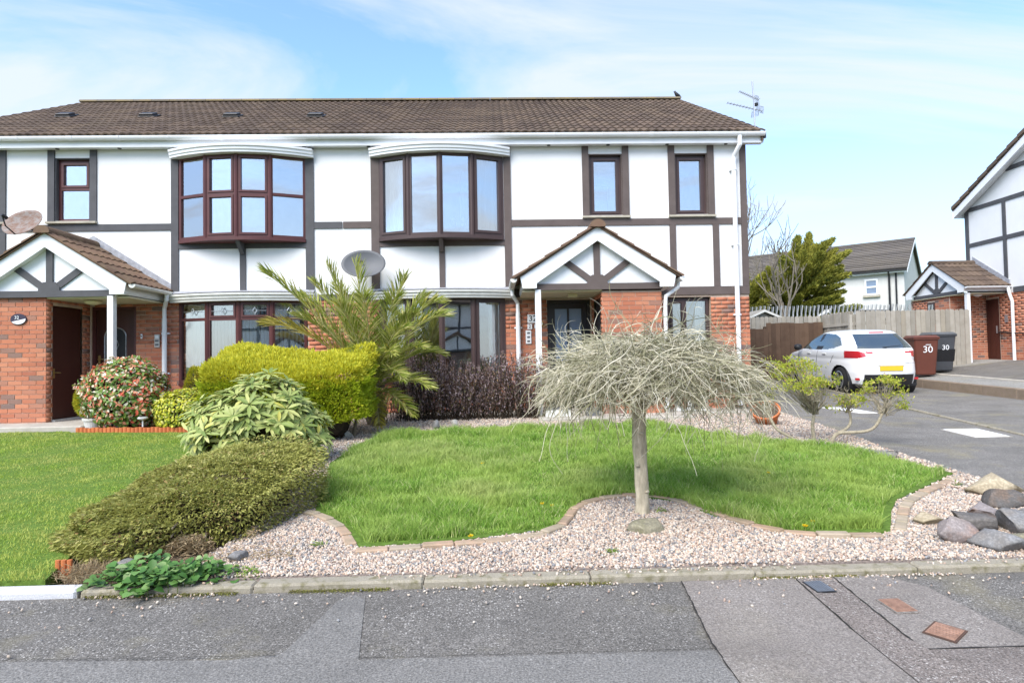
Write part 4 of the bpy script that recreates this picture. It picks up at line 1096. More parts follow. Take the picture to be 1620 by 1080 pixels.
M['palm'] = leafmat('palm_leaflet', [(0, (0.17, 0.23, 0.035)), (0.35, (0.29, 0.345, 0.055)), (0.6, (0.40, 0.43, 0.09)), (0.82, (0.54, 0.53, 0.18)), (0.94, (0.64, 0.60, 0.32)), (1, (0.60, 0.50, 0.08))], 0.35, 0.45)
M['palm_yellow'] = leafmat('palm_leaflet_yellow', [(0, (0.22, 0.21, 0.04)), (0.5, (0.42, 0.35, 0.05)), (1, (0.55, 0.47, 0.14))], 0.25, 0.5)
M['palm_rib'] = plain('palm_rib', (0.34, 0.32, 0.12), 0.6, 0.3, var=0.2)
M['purple'] = leafmat('purple_leaf', [(0, (0.16, 0.105, 0.09)), (0.35, (0.28, 0.19, 0.18)), (0.6, (0.39, 0.29, 0.29)), (0.8, (0.53, 0.44, 0.47)), (0.9, (0.36, 0.22, 0.12)), (1, (0.22, 0.23, 0.11))], 0.25, 0.7)
M['willow'] = pieces('willow_twig', [(0, (0.14, 0.14, 0.075)), (0.25, (0.26, 0.25, 0.15)), (0.5, (0.40, 0.375, 0.26)), (0.75, (0.56, 0.52, 0.39)), (0.9, (0.68, 0.63, 0.50)), (1, (0.19, 0.185, 0.105))], 0.85, 0.2, 0, 2, 0)
M['willow_trunk'] = plain('willow_trunk', (0.50, 0.435, 0.315), 0.95, 0.1, var=0.35, vscale=22, bmp=0.6, bscale=60, stretch=(1, 1, .35))
M['willow_limb'] = plain('willow_limb', (0.27, 0.24, 0.155), 0.95, 0.1, var=0.3, vscale=25)
M['azalea'] = leafmat('azalea_leaf', [(0, (0.24, 0.32, 0.03)), (0.35, (0.38, 0.44, 0.04)), (0.7, (0.54, 0.56, 0.07)), (0.9, (0.64, 0.60, 0.16)), (1, (0.50, 0.27, 0.11))], 0.4)
M['azalea_bark'] = plain('lichen_bark', (0.33, 0.29, 0.21), 0.95, 0.1, var=0.35, vscale=40, bmp=0.6, bscale=90)
M['mallow'] = leafmat('mallow_leaf', [(0, (0.045, 0.12, 0.025)), (0.5, (0.09, 0.21, 0.045)), (0.85, (0.16, 0.30, 0.08)), (1, (0.28, 0.38, 0.16))], 0.2, 0.5)
M['weed'] = leafmat('weed_leaf', [(0, (0.09, 0.17, 0.02)), (0.6, (0.18, 0.28, 0.04)), (1, (0.30, 0.34, 0.08))], 0.3)
M['cypress'] = leafmat('cypress_spray', [(0, (0.085, 0.11, 0.022)), (0.4, (0.16, 0.185, 0.03)), (0.75, (0.28, 0.29, 0.04)), (1, (0.44, 0.40, 0.06))], 0.2, 0.7, hue=(0.8, (0.30, 0.29, 0.045)))
M['dry'] = leafmat('dry_grass', [(0, (0.30, 0.22, 0.12)), (0.6, (0.42, 0.33, 0.20)), (1, (0.24, 0.16, 0.09))], 0.2, 0.9)

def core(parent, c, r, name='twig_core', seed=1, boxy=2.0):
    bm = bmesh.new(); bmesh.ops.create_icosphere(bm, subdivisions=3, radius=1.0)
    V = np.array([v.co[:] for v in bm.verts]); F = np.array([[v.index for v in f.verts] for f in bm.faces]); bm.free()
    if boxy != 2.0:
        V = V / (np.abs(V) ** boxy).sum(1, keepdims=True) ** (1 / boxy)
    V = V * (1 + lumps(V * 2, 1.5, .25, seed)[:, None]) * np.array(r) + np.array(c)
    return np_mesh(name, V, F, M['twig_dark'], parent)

# ---- spreading conifer in the front corner
def mound_plant():
    T = thing('spreading_conifer', 'low spreading olive green conifer mound at the front between the two lawns', 'shrub', (-2.25, 5.1, g(0, 5.1)))
    n = 60000
    a = RNG.uniform(0, 2 * np.pi, n); rr = RNG.random(n) ** 0.42
    e = 2.6
    ca, sa = np.cos(a), np.sin(a)
    k = (np.abs(ca) ** e + np.abs(sa) ** e) ** (-1 / e)
    wob = 1 + 0.09 * np.sin(3 * a + 1) + 0.06 * np.sin(7 * a)
    rx, ry = 0.74, 1.0
    # left side tapers outwards to the front, as in the photograph
    x = -2.26 + rx * rr * k * ca * wob; y = 5.12 + ry * rr * k * sa * wob
    x += -0.10 * np.clip((5.0 - y), 0, 1)
    top = (0.20 + .30 * np.clip((y - 4.25) / 1.35, 0, 1) ** .8) * (0.42 + .58 * np.clip((x + 3.0) / .75, 0, 1)) * (1 - rr ** 9) ** 0.4 * (0.92 + 0.10 * np.sin(2.3 * x + 1.7 * y))
    lay = vnoise(x * .6, y * 1.6, 5.5, 11) * .11 + vnoise(x * .7, y * 1.5, 15, 12) * .06
    z = 0.044 * y + 0.05 + np.maximum(top + lay - .06, 0.0) - RNG.exponential(.012, n)
    side = rr > 0.90
    full = (0.20 + .30 * np.clip((y - 4.25) / 1.35, 0, 1) ** .8) * (0.42 + .58 * np.clip((x + 3.0) / .75, 0, 1))
    z = np.where(side, 0.044 * y + .04 + RNG.random(n) * full * .95, z); z = np.maximum(z, .044 * y + .03)
    P = np.stack([x, y, z], 1)
    D = np.stack([(x + 2.26) * 1.2 + RNG.normal(0, .35, n), (y - 5.35) * .9 - .25 + RNG.normal(0, .35, n), RNG.normal(.02, .16, n)], 1)
    D = unit(D) + RNG.normal(0, .33, (n, 3)); V, F = leaf_mesh(P, D, RNG.uniform(.022, .05, n), RNG.uniform(.009, .017, n), flat=.35)
    np_mesh('foliage', V, F, M['spread'], T)
    nb = 3200; xb = RNG.uniform(-2.75, -1.6, nb); yb = 4.16 + .10 * RNG.random(nb) + .28 * (xb + 2.2) ** 2; zb_ = .044 * yb + .05 + RNG.random(nb) * .10
    kp = vnoise(xb * 1.0, zb_ * 3, 4.0, 91) > .48; Pb = np.stack([xb, yb, zb_], 1)[kp]
    Vb, Fb = leaf_mesh(Pb, np.stack([RNG.normal(0, .5, len(Pb)), RNG.normal(-.6, .3, len(Pb)), RNG.normal(0, .3, len(Pb))], 1), RNG.uniform(.03, .06, len(Pb)), .008); np_mesh('dead_sprays', Vb, Fb, M['dry'], T)
    core(T, (-2.26, 5.16, g(0, 5.1) + .02), (.52, .72, .17), seed=4, boxy=2.6)
    mb = MB()
    for i in range(14):
        an = random.uniform(0, 6.28); p = Vector((-2.26, 5.12, .28)); q = p + Vector((.72 * math.cos(an), .95 * math.sin(an), random.uniform(-.02, .12)))
        mb.tube([p, (p + q) / 2 + Vector((0, 0, .08)), q], [.022, .014, .006], 5)
    mb.build('branch', M['bark'], T)
mound_plant()

# ---- golden hedge block
def golden_hedge():
    T = thing('golden_hedge', 'clipped block of golden yellow conifer hedge behind the rhododendron', 'hedge', (-2.75, 8.75, g(0, 8.75)))
    cx, cy, cz = -2.78, 8.80, 0.92; hx_, hy_, hz_ = 1.05, .52, .60
    n = 70000; d = RNG.uniform(-1, 1, (n, 3)); fc = RNG.choice(6, n, p=[.10, .16, .34, .04, .32, .04])
    for f_, (ax_, sg_) in enumerate(((0, -1), (0, 1), (1, -1), (1, 1), (2, 1), (2, -1))): d[fc == f_, ax_] = sg_
    bo = 14.0; S = d / (np.abs(d) ** bo).sum(1, keepdims=True) ** (1 / bo)
    sc = 1 + lumps(S * 2.2, 2.0, .07, 21) + lumps(S * 2.2, 6.0, .08, 23) - RNG.exponential(.04, n)
    P = S * sc[:, None] * np.array([hx_, hy_, hz_]) + np.array([cx, cy, cz])
    P[:, 2] += np.where(S[:, 2] > .5, (P[:, 1] - cy) * .30 + .06 * np.sin(P[:, 0] * 3.1), 0)
    # undercut at the right-hand foot
    keep = ~((P[:, 0] > cx + .55) & (P[:, 2] < .62 + (P[:, 0] - cx - .55) * .2)) & (P[:, 2] > .044 * P[:, 1] + .02)
    P, S2 = P[keep], S[keep]
    nrm = unit(np.sign(S2) * np.abs(S2) ** 3)
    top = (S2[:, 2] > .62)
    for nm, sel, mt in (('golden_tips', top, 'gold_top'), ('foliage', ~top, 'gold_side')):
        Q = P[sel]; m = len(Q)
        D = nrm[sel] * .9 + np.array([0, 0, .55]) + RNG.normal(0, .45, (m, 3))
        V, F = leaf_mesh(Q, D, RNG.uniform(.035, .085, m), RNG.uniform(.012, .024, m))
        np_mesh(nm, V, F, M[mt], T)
    core(T, (cx - .05, cy, cz - .06), (.84, .36, .40), seed=8, boxy=8)
    mb = MB()
    for i in range(7):
        x = cx - .8 + i * .27; mb.tube([(x, cy, .35), (x + random.uniform(-.08, .08), cy + .03, .75)], [.035, .02], 6)
    mb.build('stem', M['bark'], T)
golden_hedge()

# ---- rhododendron: whorls of long pale leaves, each whorl real
def big_leaf(P, D, Up, ln, wd):
    """six-point leaf folded along its rib"""
    S = np.cross(D, Up); S = unit(S); Up = np.cross(S, D)
    ln = ln[:, None]; wd = wd[:, None]
    a = P; b = P + D * ln * .35 - Up * ln * .02; c = P + D * ln * .75 - Up * ln * .07; t = P + D * ln - Up * ln * .14
    V = np.stack([a, b + S * wd / 2 + Up * wd * .18, b, b - S * wd / 2 + Up * wd * .18, c + S * wd * .42 + Up * wd * .12, c, c - S * wd * .42 + Up * wd * .12, t], 1).reshape(-1, 3)
    k = (np.arange(len(P)) * 8)[:, None, None]
    F = k + np.array([[[0, 2, 1, 1], [0, 3, 2, 2], [1, 2, 5, 4], [2, 3, 6, 5], [4, 5, 7, 7], [5, 6, 7, 7]]])
    F = F.reshape(-1, 4)
    tri = np.concatenate([F[:, [0, 1, 2]], F[:, [0, 2, 3]]]); tri = tri[(tri[:, 0] != tri[:, 1]) & (tri[:, 1] != tri[:, 2]) & (tri[:, 0] != tri[:, 2])]
    return V, tri
def whorls(C, Nn, nleaf, ln, wd, spread=.55):
    Ps, Ds, Us, Ls, Ws = [], [], [], [], []
    for c, nn in zip(C, Nn):
        nn = Vector(nn).normalized(); u = nn.orthogonal().normalized(); v = nn.cross(u); ph = random.uniform(0, 6.28); m = random.randint(nleaf - 2, nleaf + 2)
        for i in range(m):
            a = ph + 2 * math.pi * i / m + random.uniform(-.2, .2); el = random.uniform(-.15, spread)
            d = (u * math.cos(a) + v * math.sin(a)) * math.cos(el) + nn * math.sin(el)
            Ps.append(Vector(c) + d * .012); Ds.append(d); Us.append(nn); s = random.uniform(.7, 1.15); Ls.append(ln * s); Ws.append(wd * random.uniform(.85, 1.15))
    return big_leaf(np.array(Ps), np.array(Ds), np.array(Us), np.array(Ls), np.array(Ws))
def rhodo():
    T = thing('rhododendron', 'rhododendron with long pale green leaf whorls in front of the golden hedge', 'shrub', (-2.60, 7.15, g(0, 7.15)))
    d = sphere_dirs(330, -.55); d = d[d[:, 1] < .55]
    c = np.array([-2.62, 7.15, .68]); r = np.array([.70, .58, .52])
    sc = 1 + lumps(d * 2, 1.7, .22, 31) - RNG.random(len(d)) ** 2 * .25
    # a peak towards the back and a long shoulder to the front left
    C = c + d * r * sc[:, None]; C[:, 2] += .14 * np.exp(-((C[:, 0] + 2.45) / .3) ** 2) * (d[:, 2] > 0)
    C[:, 2] = np.maximum(C[:, 2], .34)
    V, F = whorls(C, d * .7 + np.array([0, -.15, .6]), 9, .155, .040)
    np_mesh('foliage', V, F, M['rhodo'], T)
    core(T, c - np.array([0, 0, .08]), r * .66, seed=32)
    mb = MB()
    for i in range(22):
        q = Vector(C[i * 9 % len(C)]); p = Vector((-2.6 + random.uniform(-.1, .1), 7.2, .33)); mb.tube([p, (p + q) / 2 + Vector((0, 0, -.05)), q], [.02, .012, .006], 5)
    mb.build('branch', M['bark'], T)
rhodo()

# ---- rounded shrubs beside the left door
def round_shrub(name, label, c, r, n, mat, ln, wd, seed, zmin=-.8, boxy=2.0, taper=0.0, lift=.35, rough=.22, group=None, broad=False):
    gz = g(c[0], c[1]) + .02
    T = thing(name, label, 'shrub', (c[0], c[1], gz), group=group)
    d = sphere_dirs(n, zmin); S = d if boxy == 2 else d / (np.abs(d) ** boxy).sum(1, keepdims=True) ** (1 / boxy)
    sc = 1 + lumps(S * 2.3, 2.1, rough, seed) + lumps(S * 2.3, 6.0, rough * .5, seed + 5) - RNG.exponential(.035, n)
    P = S * sc[:, None] * np.array(r)
    if taper: P[:, :2] *= (1 - taper * np.clip(P[:, 2:3] / r[2], -1, 1) ** 1)
    P = P + np.array(c); P[:, 2] = np.maximum(P[:, 2], gz + .02)
    D = d + np.array([0, 0, lift]) + RNG.normal(0, .5, (n, 3))
    if broad: D = np.cross(d, RNG.normal(0, 1, (n, 3))) + d * .35
    V, F = leaf_mesh(P, D, RNG.uniform(.7, 1.2, n) * ln, RNG.uniform(.7, 1.2, n) * wd)
    if broad: V, F = big_leaf(P, unit(D), unit(d + np.array([0, 0, .5]) + RNG.normal(0, .25, (n, 3))), RNG.uniform(.7, 1.2, n) * ln, RNG.uniform(.7, 1.2, n) * wd)
    np_mesh('foliage', V, F, M[mat], T)
    core(T, c, np.array(r) * .78, seed=seed + 1, boxy=max(2.0, boxy * .9))
    MB().tube([(c[0], c[1], gz - .03), (c[0] + .02, c[1], c[2])], [.03, .015], 6).build('stem', M['bark'], T)
    return T
round_shrub('pieris', 'rounded pieris shrub with red, cream and green leaves beside the left porch', (-5.72, 10.02, .99), (.62, .48, .56), 6800, 'pieris', .075, .034, 41, lift=.5, broad=True)
round_shrub('euonymus', 'round yellow variegated shrub in front of the terracotta edging, right of the pieris', (-4.72, 9.85, .72), (.44, .40, .36), 4600, 'euonymus', .05, .030, 45, broad=True)
round_shrub('ball_conifer', 'small egg shaped yellow conifer by the brown store door', (-6.42, 10.25, .92), (.19, .19, .27), 3800, 'ballconifer', .05, .012, 49, zmin=-1, lift=.7, rough=.08)
round_shrub('cone_conifer', 'small upright green conifer under the left bay window corner', (-5.05, 10.85, 1.02), (.155, .155, .40), 3800, 'ballconifer', .05, .012, 53, zmin=-1, lift=.9, rough=.08, taper=.15)

# ---- palm
def palm():
    hub = Vector((-1.86, 9.85, 1.12)); base = Vector((-1.83, 9.9, g(0, 9.9)))
    T = thing('palm', 'date palm with spiky arching fronds growing behind the golden hedge', 'palm', base)
    mb = MB(); mb.tube([base - Vector((0, 0, .05)), (base + hub) / 2, hub], [.13, .15, .11], 10)
    for i in range(46):
        an = i * 2.4; z = base.z + .05 + (hub.z - base.z) * (i / 46); p = Vector((base.x + .13 * math.cos(an), base.y + .13 * math.sin(an), z))
        mb.tube([p, p + Vector((.05 * math.cos(an), .05 * math.sin(an), .10))], [.03, .008], 4)
    mb.build('trunk', M['bark'], T)
    # tip position, height of the arch
    tips = [((423, 434), 9.2, .22), ((519, 424), 9.6, .10), ((562, 418), 9.7, .08), ((640, 440), 9.6, .20), ((693, 478), 9.5, .42), ((702, 500), 9.2, .40), ((668, 550), 9.1, .28), ((424, 512), 9.3, .30), ((470, 500), 9.7, .25), ((535, 455), 10.3, .2), ((672, 470), 10.3, .3), ((480, 470), 10.2, .25),
            ((679, 613), 9.0, .18), ((652, 655), 9.1, .12), ((600, 672), 9.0, .10), ((636, 600), 8.9, .3), ((575, 470), 9.0, .3), ((640, 520), 9.0, .35), ((560, 560), 8.95, .35), ((700, 560), 10.1, .3), ((500, 450), 9.4, .2), ((625, 470), 9.2, .25), ((655, 500), 9.6, .3), ((535, 480), 9.2, .2), ((620, 560), 8.9, .3)]
    for i, ((px_, py_), Y, arch) in enumerate(tips):
        tip = at(px_, py_, Y); b0 = hub + (tip - hub).normalized() * .06 + Vector((0, 0, -.05))
        ctl = (b0 * .45 + tip * .55) + Vector((0, 0, arch * 1.3)); n = 50
        pts = [(b0 * (1 - t) ** 2 + ctl * 2 * t * (1 - t) + tip * t * t) for t in np.linspace(0, 1, n)]
        fr = MB().tube(pts[::3] + [pts[-1]], list(np.linspace(.014, .003, len(pts[::3]) + 1)), 5).build('frond', M['palm_rib'], T)
        Ps, Ds, Ls = [], [], []
        L = (tip - b0).length
        for k in range(5, n):
            t = k / (n - 1); tg = (pts[min(k + 1, n - 1)] - pts[k - 1]).normalized(); side = tg.cross(Vector((0, 0, 1)))
            side = side.normalized() if side.length > .05 else Vector((1, 0, 0)); upv = side.cross(tg)
            for s in (-1, 1):
                for rep in range(2):
                    sw = .50 + .5 * t + random.uniform(-.1, .1)
                    d = (side * s * (1 - sw * .55) + tg * (.35 + sw * .6) + upv * random.uniform(.05, .5)).normalized()
                    d = (d + Vector((random.gauss(0, .09), random.gauss(0, .09), random.gauss(0, .09) - .05))).normalized()
                    Ps.append(pts[k]); Ds.append(d); Ls.append(.36 * L / 1.1 * (math.sin(math.pi * min(.97, .18 + .74 * t)) ** .7) * random.uniform(.75, 1.1))
        Ls = np.clip(np.array(Ls), .05, .42)
        V, F = leaf_mesh(np.array([p[:] for p in Ps]), np.array([d[:] for d in Ds]), Ls, RNG.uniform(.013, .022, len(Ls)), droop=.10)
        np_mesh('leaflets', V, F, M['palm_yellow'] if i in (7, 14) else M['palm'], fr)
palm()

# ---- dark purple hedge under the right bay window
def purple_hedge():
    T = thing('purple_hedge', 'dark purple twiggy hedge under the right house bay window', 'hedge', (-.35, 10.3, g(0, 10.3)))
    n = 620; mb = MB(); Ps, Ds = [], []
    for i in range(n):
        bxp = random.uniform(-1.6, .82); b0 = Vector((bxp + random.gauss(0, .08), 10.35 + random.uniform(-.2, .22), .46))
        h = random.uniform(.6, 1.06) * (1.0 if random.random() < .75 else .75)
        tp = b0 + Vector((random.gauss(0, .16), random.gauss(0, .10), h + .08 * math.sin(bxp * 4)))
        tp.x = max(-1.62, min(.98, tp.x)); md = (b0 + tp) / 2 + Vector((random.gauss(0, .05), random.gauss(0, .04), 0))
        pts = [b0, md, tp]
        mb.tube(pts, [.006, .005, .003], 3, cap=False)
        for k in range(26):
            t = 1 - random.random() ** 1.3 * .8
            p = (b0 * (1 - t) ** 2 + md * 2 * t * (1 - t) + tp * t * t); Ps.append(p[:]); Ds.append((random.gauss(0, .55), random.gauss(0, .55), .85))
    mb.build('twigs', M['twig_dark'], T, recalc=False)
    Ps = np.array(Ps); Ds = np.array(Ds); m = len(Ps)
    V, F = leaf_mesh(Ps, Ds, RNG.uniform(.03, .06, m), RNG.uniform(.012, .024, m)); np_mesh('foliage', V, F, M['purple'], T)
purple_hedge()

# ---- weeping tree on the lawn edge
def weeping_tree():
    b0 = Vector((1.11, 4.85, g(1, 4.85) + .03))
    T = thing('weeping_tree', 'leafless weeping willow tree with umbrella of tangled twigs and pale trunk', 'tree', b0)
    mb = MB(); hub = Vector((1.12, 4.86, 1.10))
    nT = 40; tp_ = []; rd_ = []
    for k in range(nT + 1):
        f_ = k / nT; z_ = b0.z - .06 + (hub.z + .08 - b0.z + .06) * f_
        tp_.append(Vector((b0.x + .010 * math.sin(f_ * 5 + .5) + .01 * f_, b0.y + .008 * math.sin(f_ * 4), z_))); rd_.append((.051 + .020 * max(0, 1 - f_ * 7) ** 2 + .010 * max(0, f_ - .8) * 5) * (1 + .035 * math.sin(f_ * 23) + .02 * random.uniform(-1, 1)))
    mb.tube(tp_, rd_, 20)
    for i_ in range(len(mb.v)):
        x_, y_, z_ = mb.v[i_]; an = math.atan2(y_ - b0.y, x_ - b0.x); k_n = .0035 * math.sin(an * 5 + z_ * 9) + .002 * math.sin(an * 11 - z_ * 31); mb.v[i_] = (x_ + math.cos(an) * k_n, y_ + math.sin(an) * k_n, z_)
    for (an, z_) in ((-2.2, .62), (-.6, .42), (-1.4, .86)): mb.lathe([(.022, 0), (.018, .012), (.006, .018)], (b0.x + .05 * math.cos(an), b0.y + .05 * math.sin(an), z_), n=8)
    mb.build('trunk', M['willow_trunk'], T, smooth=True)
    limbs = MB(); tw = MB(); starts = []
    for i in range(26):
        an = i * 2.399 + random.uniform(-.2, .2); R = random.uniform(.25, .78); top = random.uniform(.10, .38)
        p = [hub + Vector((0, 0, random.uniform(-.08, .06)))]
        q = [p[0], p[0] + Vector((R * .35 * math.cos(an), R * .35 * math.sin(an), top * .85)), p[0] + Vector((R * .75 * math.cos(an + .2), R * .75 * math.sin(an + .2), top)), p[0] + Vector((R * 1.1 * math.cos(an + .3), R * 1.1 * math.sin(an + .3), top * .65))]
        q = chaikin(q, 2)
        limbs.tube(q, list(np.linspace(.020, .0035, len(q))), 6)
        starts += [(v, an) for v in q[3:]]
    limbs.build('limb', M['willow_limb'], T, smooth=True)
    def twig(p, d, L, r, grav, curl, n=11):
        pts = [p.copy()]; q = p.copy(); d = d.normalized(); w_ = Vector((random.gauss(0, curl), random.gauss(0, curl), random.gauss(0, curl * .6)))
        for k in range(n):
            w_ = w_ * .75 + Vector((random.gauss(0, .13), random.gauss(0, .13), random.gauss(0, .09))); d = (d + Vector((0, 0, -grav)) + w_).normalized(); q = q + d * (L / n); pts.append(q.copy())
        tw.tube(pts, list(np.linspace(r * 1.2, r * .5, n + 1)), 3, cap=False)
        return pts
    for i in range(2500):
        a = random.uniform(0, 6.283); maxR = .70 + .33 * max(0, math.cos(a)) + .05 * math.sin(3 * a)
        rr = random.random() ** .6 * .86 * maxR
        z = 1.61 - .38 * (rr / maxR) ** 2.0 - random.random() ** 1.2 * .24
        p = Vector((hub.x + rr * math.cos(a), hub.y + rr * math.sin(a), z))
        h = a + random.gauss(0, .95); d = Vector((math.cos(h), math.sin(h), random.uniform(-.1, .75)))
        edge = rr / maxR
        L = random.uniform(.26, .66) * (1.0 - .30 * edge); r = random.uniform(.0018, .0036) if random.random() < .8 else random.uniform(.004, .006)
        pts = twig(p, d, L, r, random.uniform(.06, .24), .20)
        for j in range(random.randint(1, 3)):
            k = random.randint(3, 9); e = pts[k]; dd = (pts[k] - pts[k - 1]).normalized() + Vector((random.gauss(0, .5), random.gauss(0, .5), random.gauss(0, .4)))
            twig(e, dd, random.uniform(.08, .22), r * .6, random.uniform(.05, .3), .1, 5)
    for i in range(34):      # a few long strands that hang well below the rest
        a = random.uniform(0, 6.283); rr = random.uniform(.35, .8); p = Vector((hub.x + rr * math.cos(a), hub.y + rr * math.sin(a), 1.15))
        twig(p, Vector((math.cos(a), math.sin(a), -.4)), random.uniform(.3, .62), .0024, .35, .05)
    for i in range(26):      # and some loops that spring above it
        a = random.uniform(0, 6.283); rr = random.uniform(0, .7); p = Vector((hub.x + rr * math.cos(a), hub.y + rr * math.sin(a), 1.46 - .2 * rr)); h = random.uniform(0, 6.283)
        twig(p, Vector((math.cos(h), math.sin(h), 1.5)), random.uniform(.35, .6), .0035, .34, .05)
    o = tw.build('hanging_twigs', M['willow'], T, recalc=False); o['kind'] = 'stuff'
weeping_tree()

# ---- two low gnarled shrubs by the driveway
def branchy(mb, p, d, L, r, depth, tips, bend=.35, up_=.1, split=(2, 3), shrink=.72, minr=.002):
    n = 4; pts = [p]; q = p.copy(); dd = d.normalized()
    for k in range(n):
        dd = (dd + Vector((random.gauss(0, bend * .4), random.gauss(0, bend * .4), random.gauss(up_ * .4, bend * .3)))).normalized(); q = q + dd * (L / n); pts.append(q.copy())
    r1 = max(minr, r * .62)
    mb.tube(pts, list(np.linspace(r, r1, n + 1)), 6 if r > .01 else (4 if r > .004 else 3), cap=False)
    if depth == 0:
        tips.append((pts[-1], dd)); return
    for k in range(random.randint(*split)):
        s = pts[random.randint(2, n)]
        nd = (dd + Vector((random.gauss(0, .75), random.gauss(0, .75), random.gauss(up_, .45)))).normalized()
        branchy(mb, s, nd, L * shrink * random.uniform(.8, 1.2), r1, depth - 1, tips, bend, up_, split, shrink, minr)
    tips.append((pts[-1], dd))
def azalea(label, base, arms, pads, seed):
    random.seed(seed)
    T = thing('gnarled_shrub', label, 'shrub', base, group=None)
    mb = MB(); tips = []
    for pts, r in arms:
        c = chaikin(pts, 2); mb.tube(c, list(np.linspace(r, r * .6, len(c))), 8)
        for k in range(3):
            branchy(mb, c[-1], Vector((random.gauss(0, .8), random.gauss(0, .8), .8)), .17, r * .45, 3, tips, .5, .2, (2, 3), .75, .0015)
    # twigs reaching up into each loose spray of leaves
    Ps, Ds = [], []
    for (c, rad, n, src) in pads:
        kc = max(6, n // 58)
        for k in range(kc):
            q = Vector(c) + Vector((random.gauss(0, rad[0] * .62), random.gauss(0, rad[1] * .6), random.gauss(0, rad[2] * .95))); p = Vector(src) + Vector((random.gauss(0, .02), random.gauss(0, .02), random.uniform(-.03, .02)))
            m1 = p * .62 + q * .38 + Vector((random.gauss(0, .045), random.gauss(0, .045), random.gauss(.0, .03))); m2 = p * .28 + q * .72 + Vector((random.gauss(0, .04), random.gauss(0, .04), random.gauss(.0, .025)))
            mb.tube([p, m1, m2, q], [.006, .0042, .003, .0016], 3, cap=False)
            for cc in (q, m2 * .4 + q * .6 + Vector((random.gauss(0, .03), random.gauss(0, .03), random.uniform(0, .03)))):
                kk = random.randint(6, 20); P = np.array(cc) + RNG.normal(0, 1, (kk, 3)) * np.array([.030, .030, .014]); Ps.append(P); Ds.append(RNG.normal(0, .7, (kk, 3)) + np.array([0, 0, .6]))
    mb.build('branches', M['azalea_bark'], T, recalc=False, smooth=True)
    P = np.concatenate(Ps); D = np.concatenate(Ds); m = len(P)
    V, F = leaf_mesh(P, D, RNG.uniform(.022, .044, m), RNG.uniform(.011, .019, m)); np_mesh('foliage', V, F, M['azalea'], T)
    random.seed(seed + 100)
A_ = lambda px_, py_, Y: tuple(at(px_, py_, Y))
azalea('gnarled shrub with broad yellow-green top between weeping tree and white car', tuple(at(1290, 703, 7.62)),
       [([A_(1290, 704, 7.62), A_(1287, 690, 7.62), A_(1285, 672, 7.6), A_(1288, 655, 7.6)], .028), ([A_(1272, 706, 7.7), A_(1250, 690, 7.75), A_(1228, 680, 7.8), A_(1215, 655, 7.9)], .022)],
       [(A_(1232, 582, 7.7), (.16, .22, .07), 1500, A_(1285, 650, 7.6)), (A_(1270, 578, 7.8), (.20, .25, .07), 1900, A_(1288, 650, 7.6)), (A_(1298, 602, 7.5), (.18, .2, .06), 1500, A_(1288, 652, 7.6)), (A_(1255, 607, 7.4), (.17, .2, .05), 1200, A_(1286, 650, 7.6)), (A_(1225, 620, 7.9), (.10, .15, .05), 500, A_(1216, 655, 7.9))], 61)
azalea('gnarled shrub leaning over the driveway edge, with small leaf pads', tuple(at(1313, 706, 7.52)),
       [([A_(1313, 707, 7.52), A_(1318, 692, 7.5), A_(1325, 684, 7.5), A_(1345, 684, 7.48), A_(1375, 682, 7.45), A_(1388, 672, 7.42), A_(1395, 655, 7.4)], .026), ([A_(1325, 685, 7.5), A_(1342, 677, 7.6), A_(1347, 664, 7.65), A_(1342, 645, 7.65)], .020)],
       [(A_(1334, 640, 7.6), (.12, .16, .05), 900, A_(1343, 650, 7.65)), (A_(1360, 634, 7.7), (.10, .14, .04), 500, A_(1343, 648, 7.65)), (A_(1376, 614, 7.5), (.10, .14, .04), 520, A_(1396, 655, 7.4)), (A_(1408, 604, 7.4), (.15, .18, .05), 1100, A_(1398, 650, 7.4)), (A_(1430, 640, 7.4), (.08, .1, .03), 260, A_(1397, 655, 7.4)), (A_(1420, 625, 7.3), (.09, .1, .03), 320, A_(1397, 655, 7.4))], 67)

# ---- mallow and weeds along the kerb
def leafy_patch(name, label, spots, n, size, mat, hmax, cat='plant', narrow=1.0):
    x0 = sum(s[0] for s in spots) / len(spots); y0 = sum(s[1] for s in spots) / len(spots)
    T = thing(name, label, cat, (x0, y0, g(x0, y0)))
    i = RNG.integers(0, len(spots), n); S = np.array(spots)
    x = S[i, 0] + RNG.normal(0, 1, n) * S[i, 2] * .5; y = S[i, 1] + RNG.normal(0, 1, n) * S[i, 3] * .45
    dist = ((x - S[i, 0]) / S[i, 2]) ** 2 + ((y - S[i, 1]) / S[i, 3]) ** 2
    z = .044 * y + .03 + RNG.random(n) * hmax * np.exp(-dist * 1.2)
    D = np.stack([RNG.normal(0, .7, n), RNG.normal(-.35, .6, n), RNG.uniform(-.1, .6, n)], 1)
    V, F = big_leaf(np.stack([x, y, z], 1), unit(D), np.tile(np.array([[0, -.3, 1.0]]), (n, 1)), RNG.uniform(.6, 1.2, n) * size, RNG.uniform(.7, 1.1, n) * size * narrow)
    np_mesh('leaves', V, F, M[mat], T)
    mb = MB()
    for k in range(0, n, 5): mb.tube([(x[k], y[k] + .01, .044 * y[k]), (x[k], y[k], z[k])], .002, 3, cap=False)
    so_ = mb.build('stalks', M['weed'], T, recalc=False); so_['kind'] = 'stuff'
    return T
leafy_patch('mallow_plant', 'broad-leaved green mallow spilling over the kerb below the spreading conifer', [(-2.12, 3.72, .2, .12), (-1.95, 3.66, .2, .12), (-1.83, 3.74, .22, .14), (-2.05, 3.85, .22, .1), (-1.70, 3.80, .18, .12)], 420, .055, 'mallow', .13, narrow=1.1)
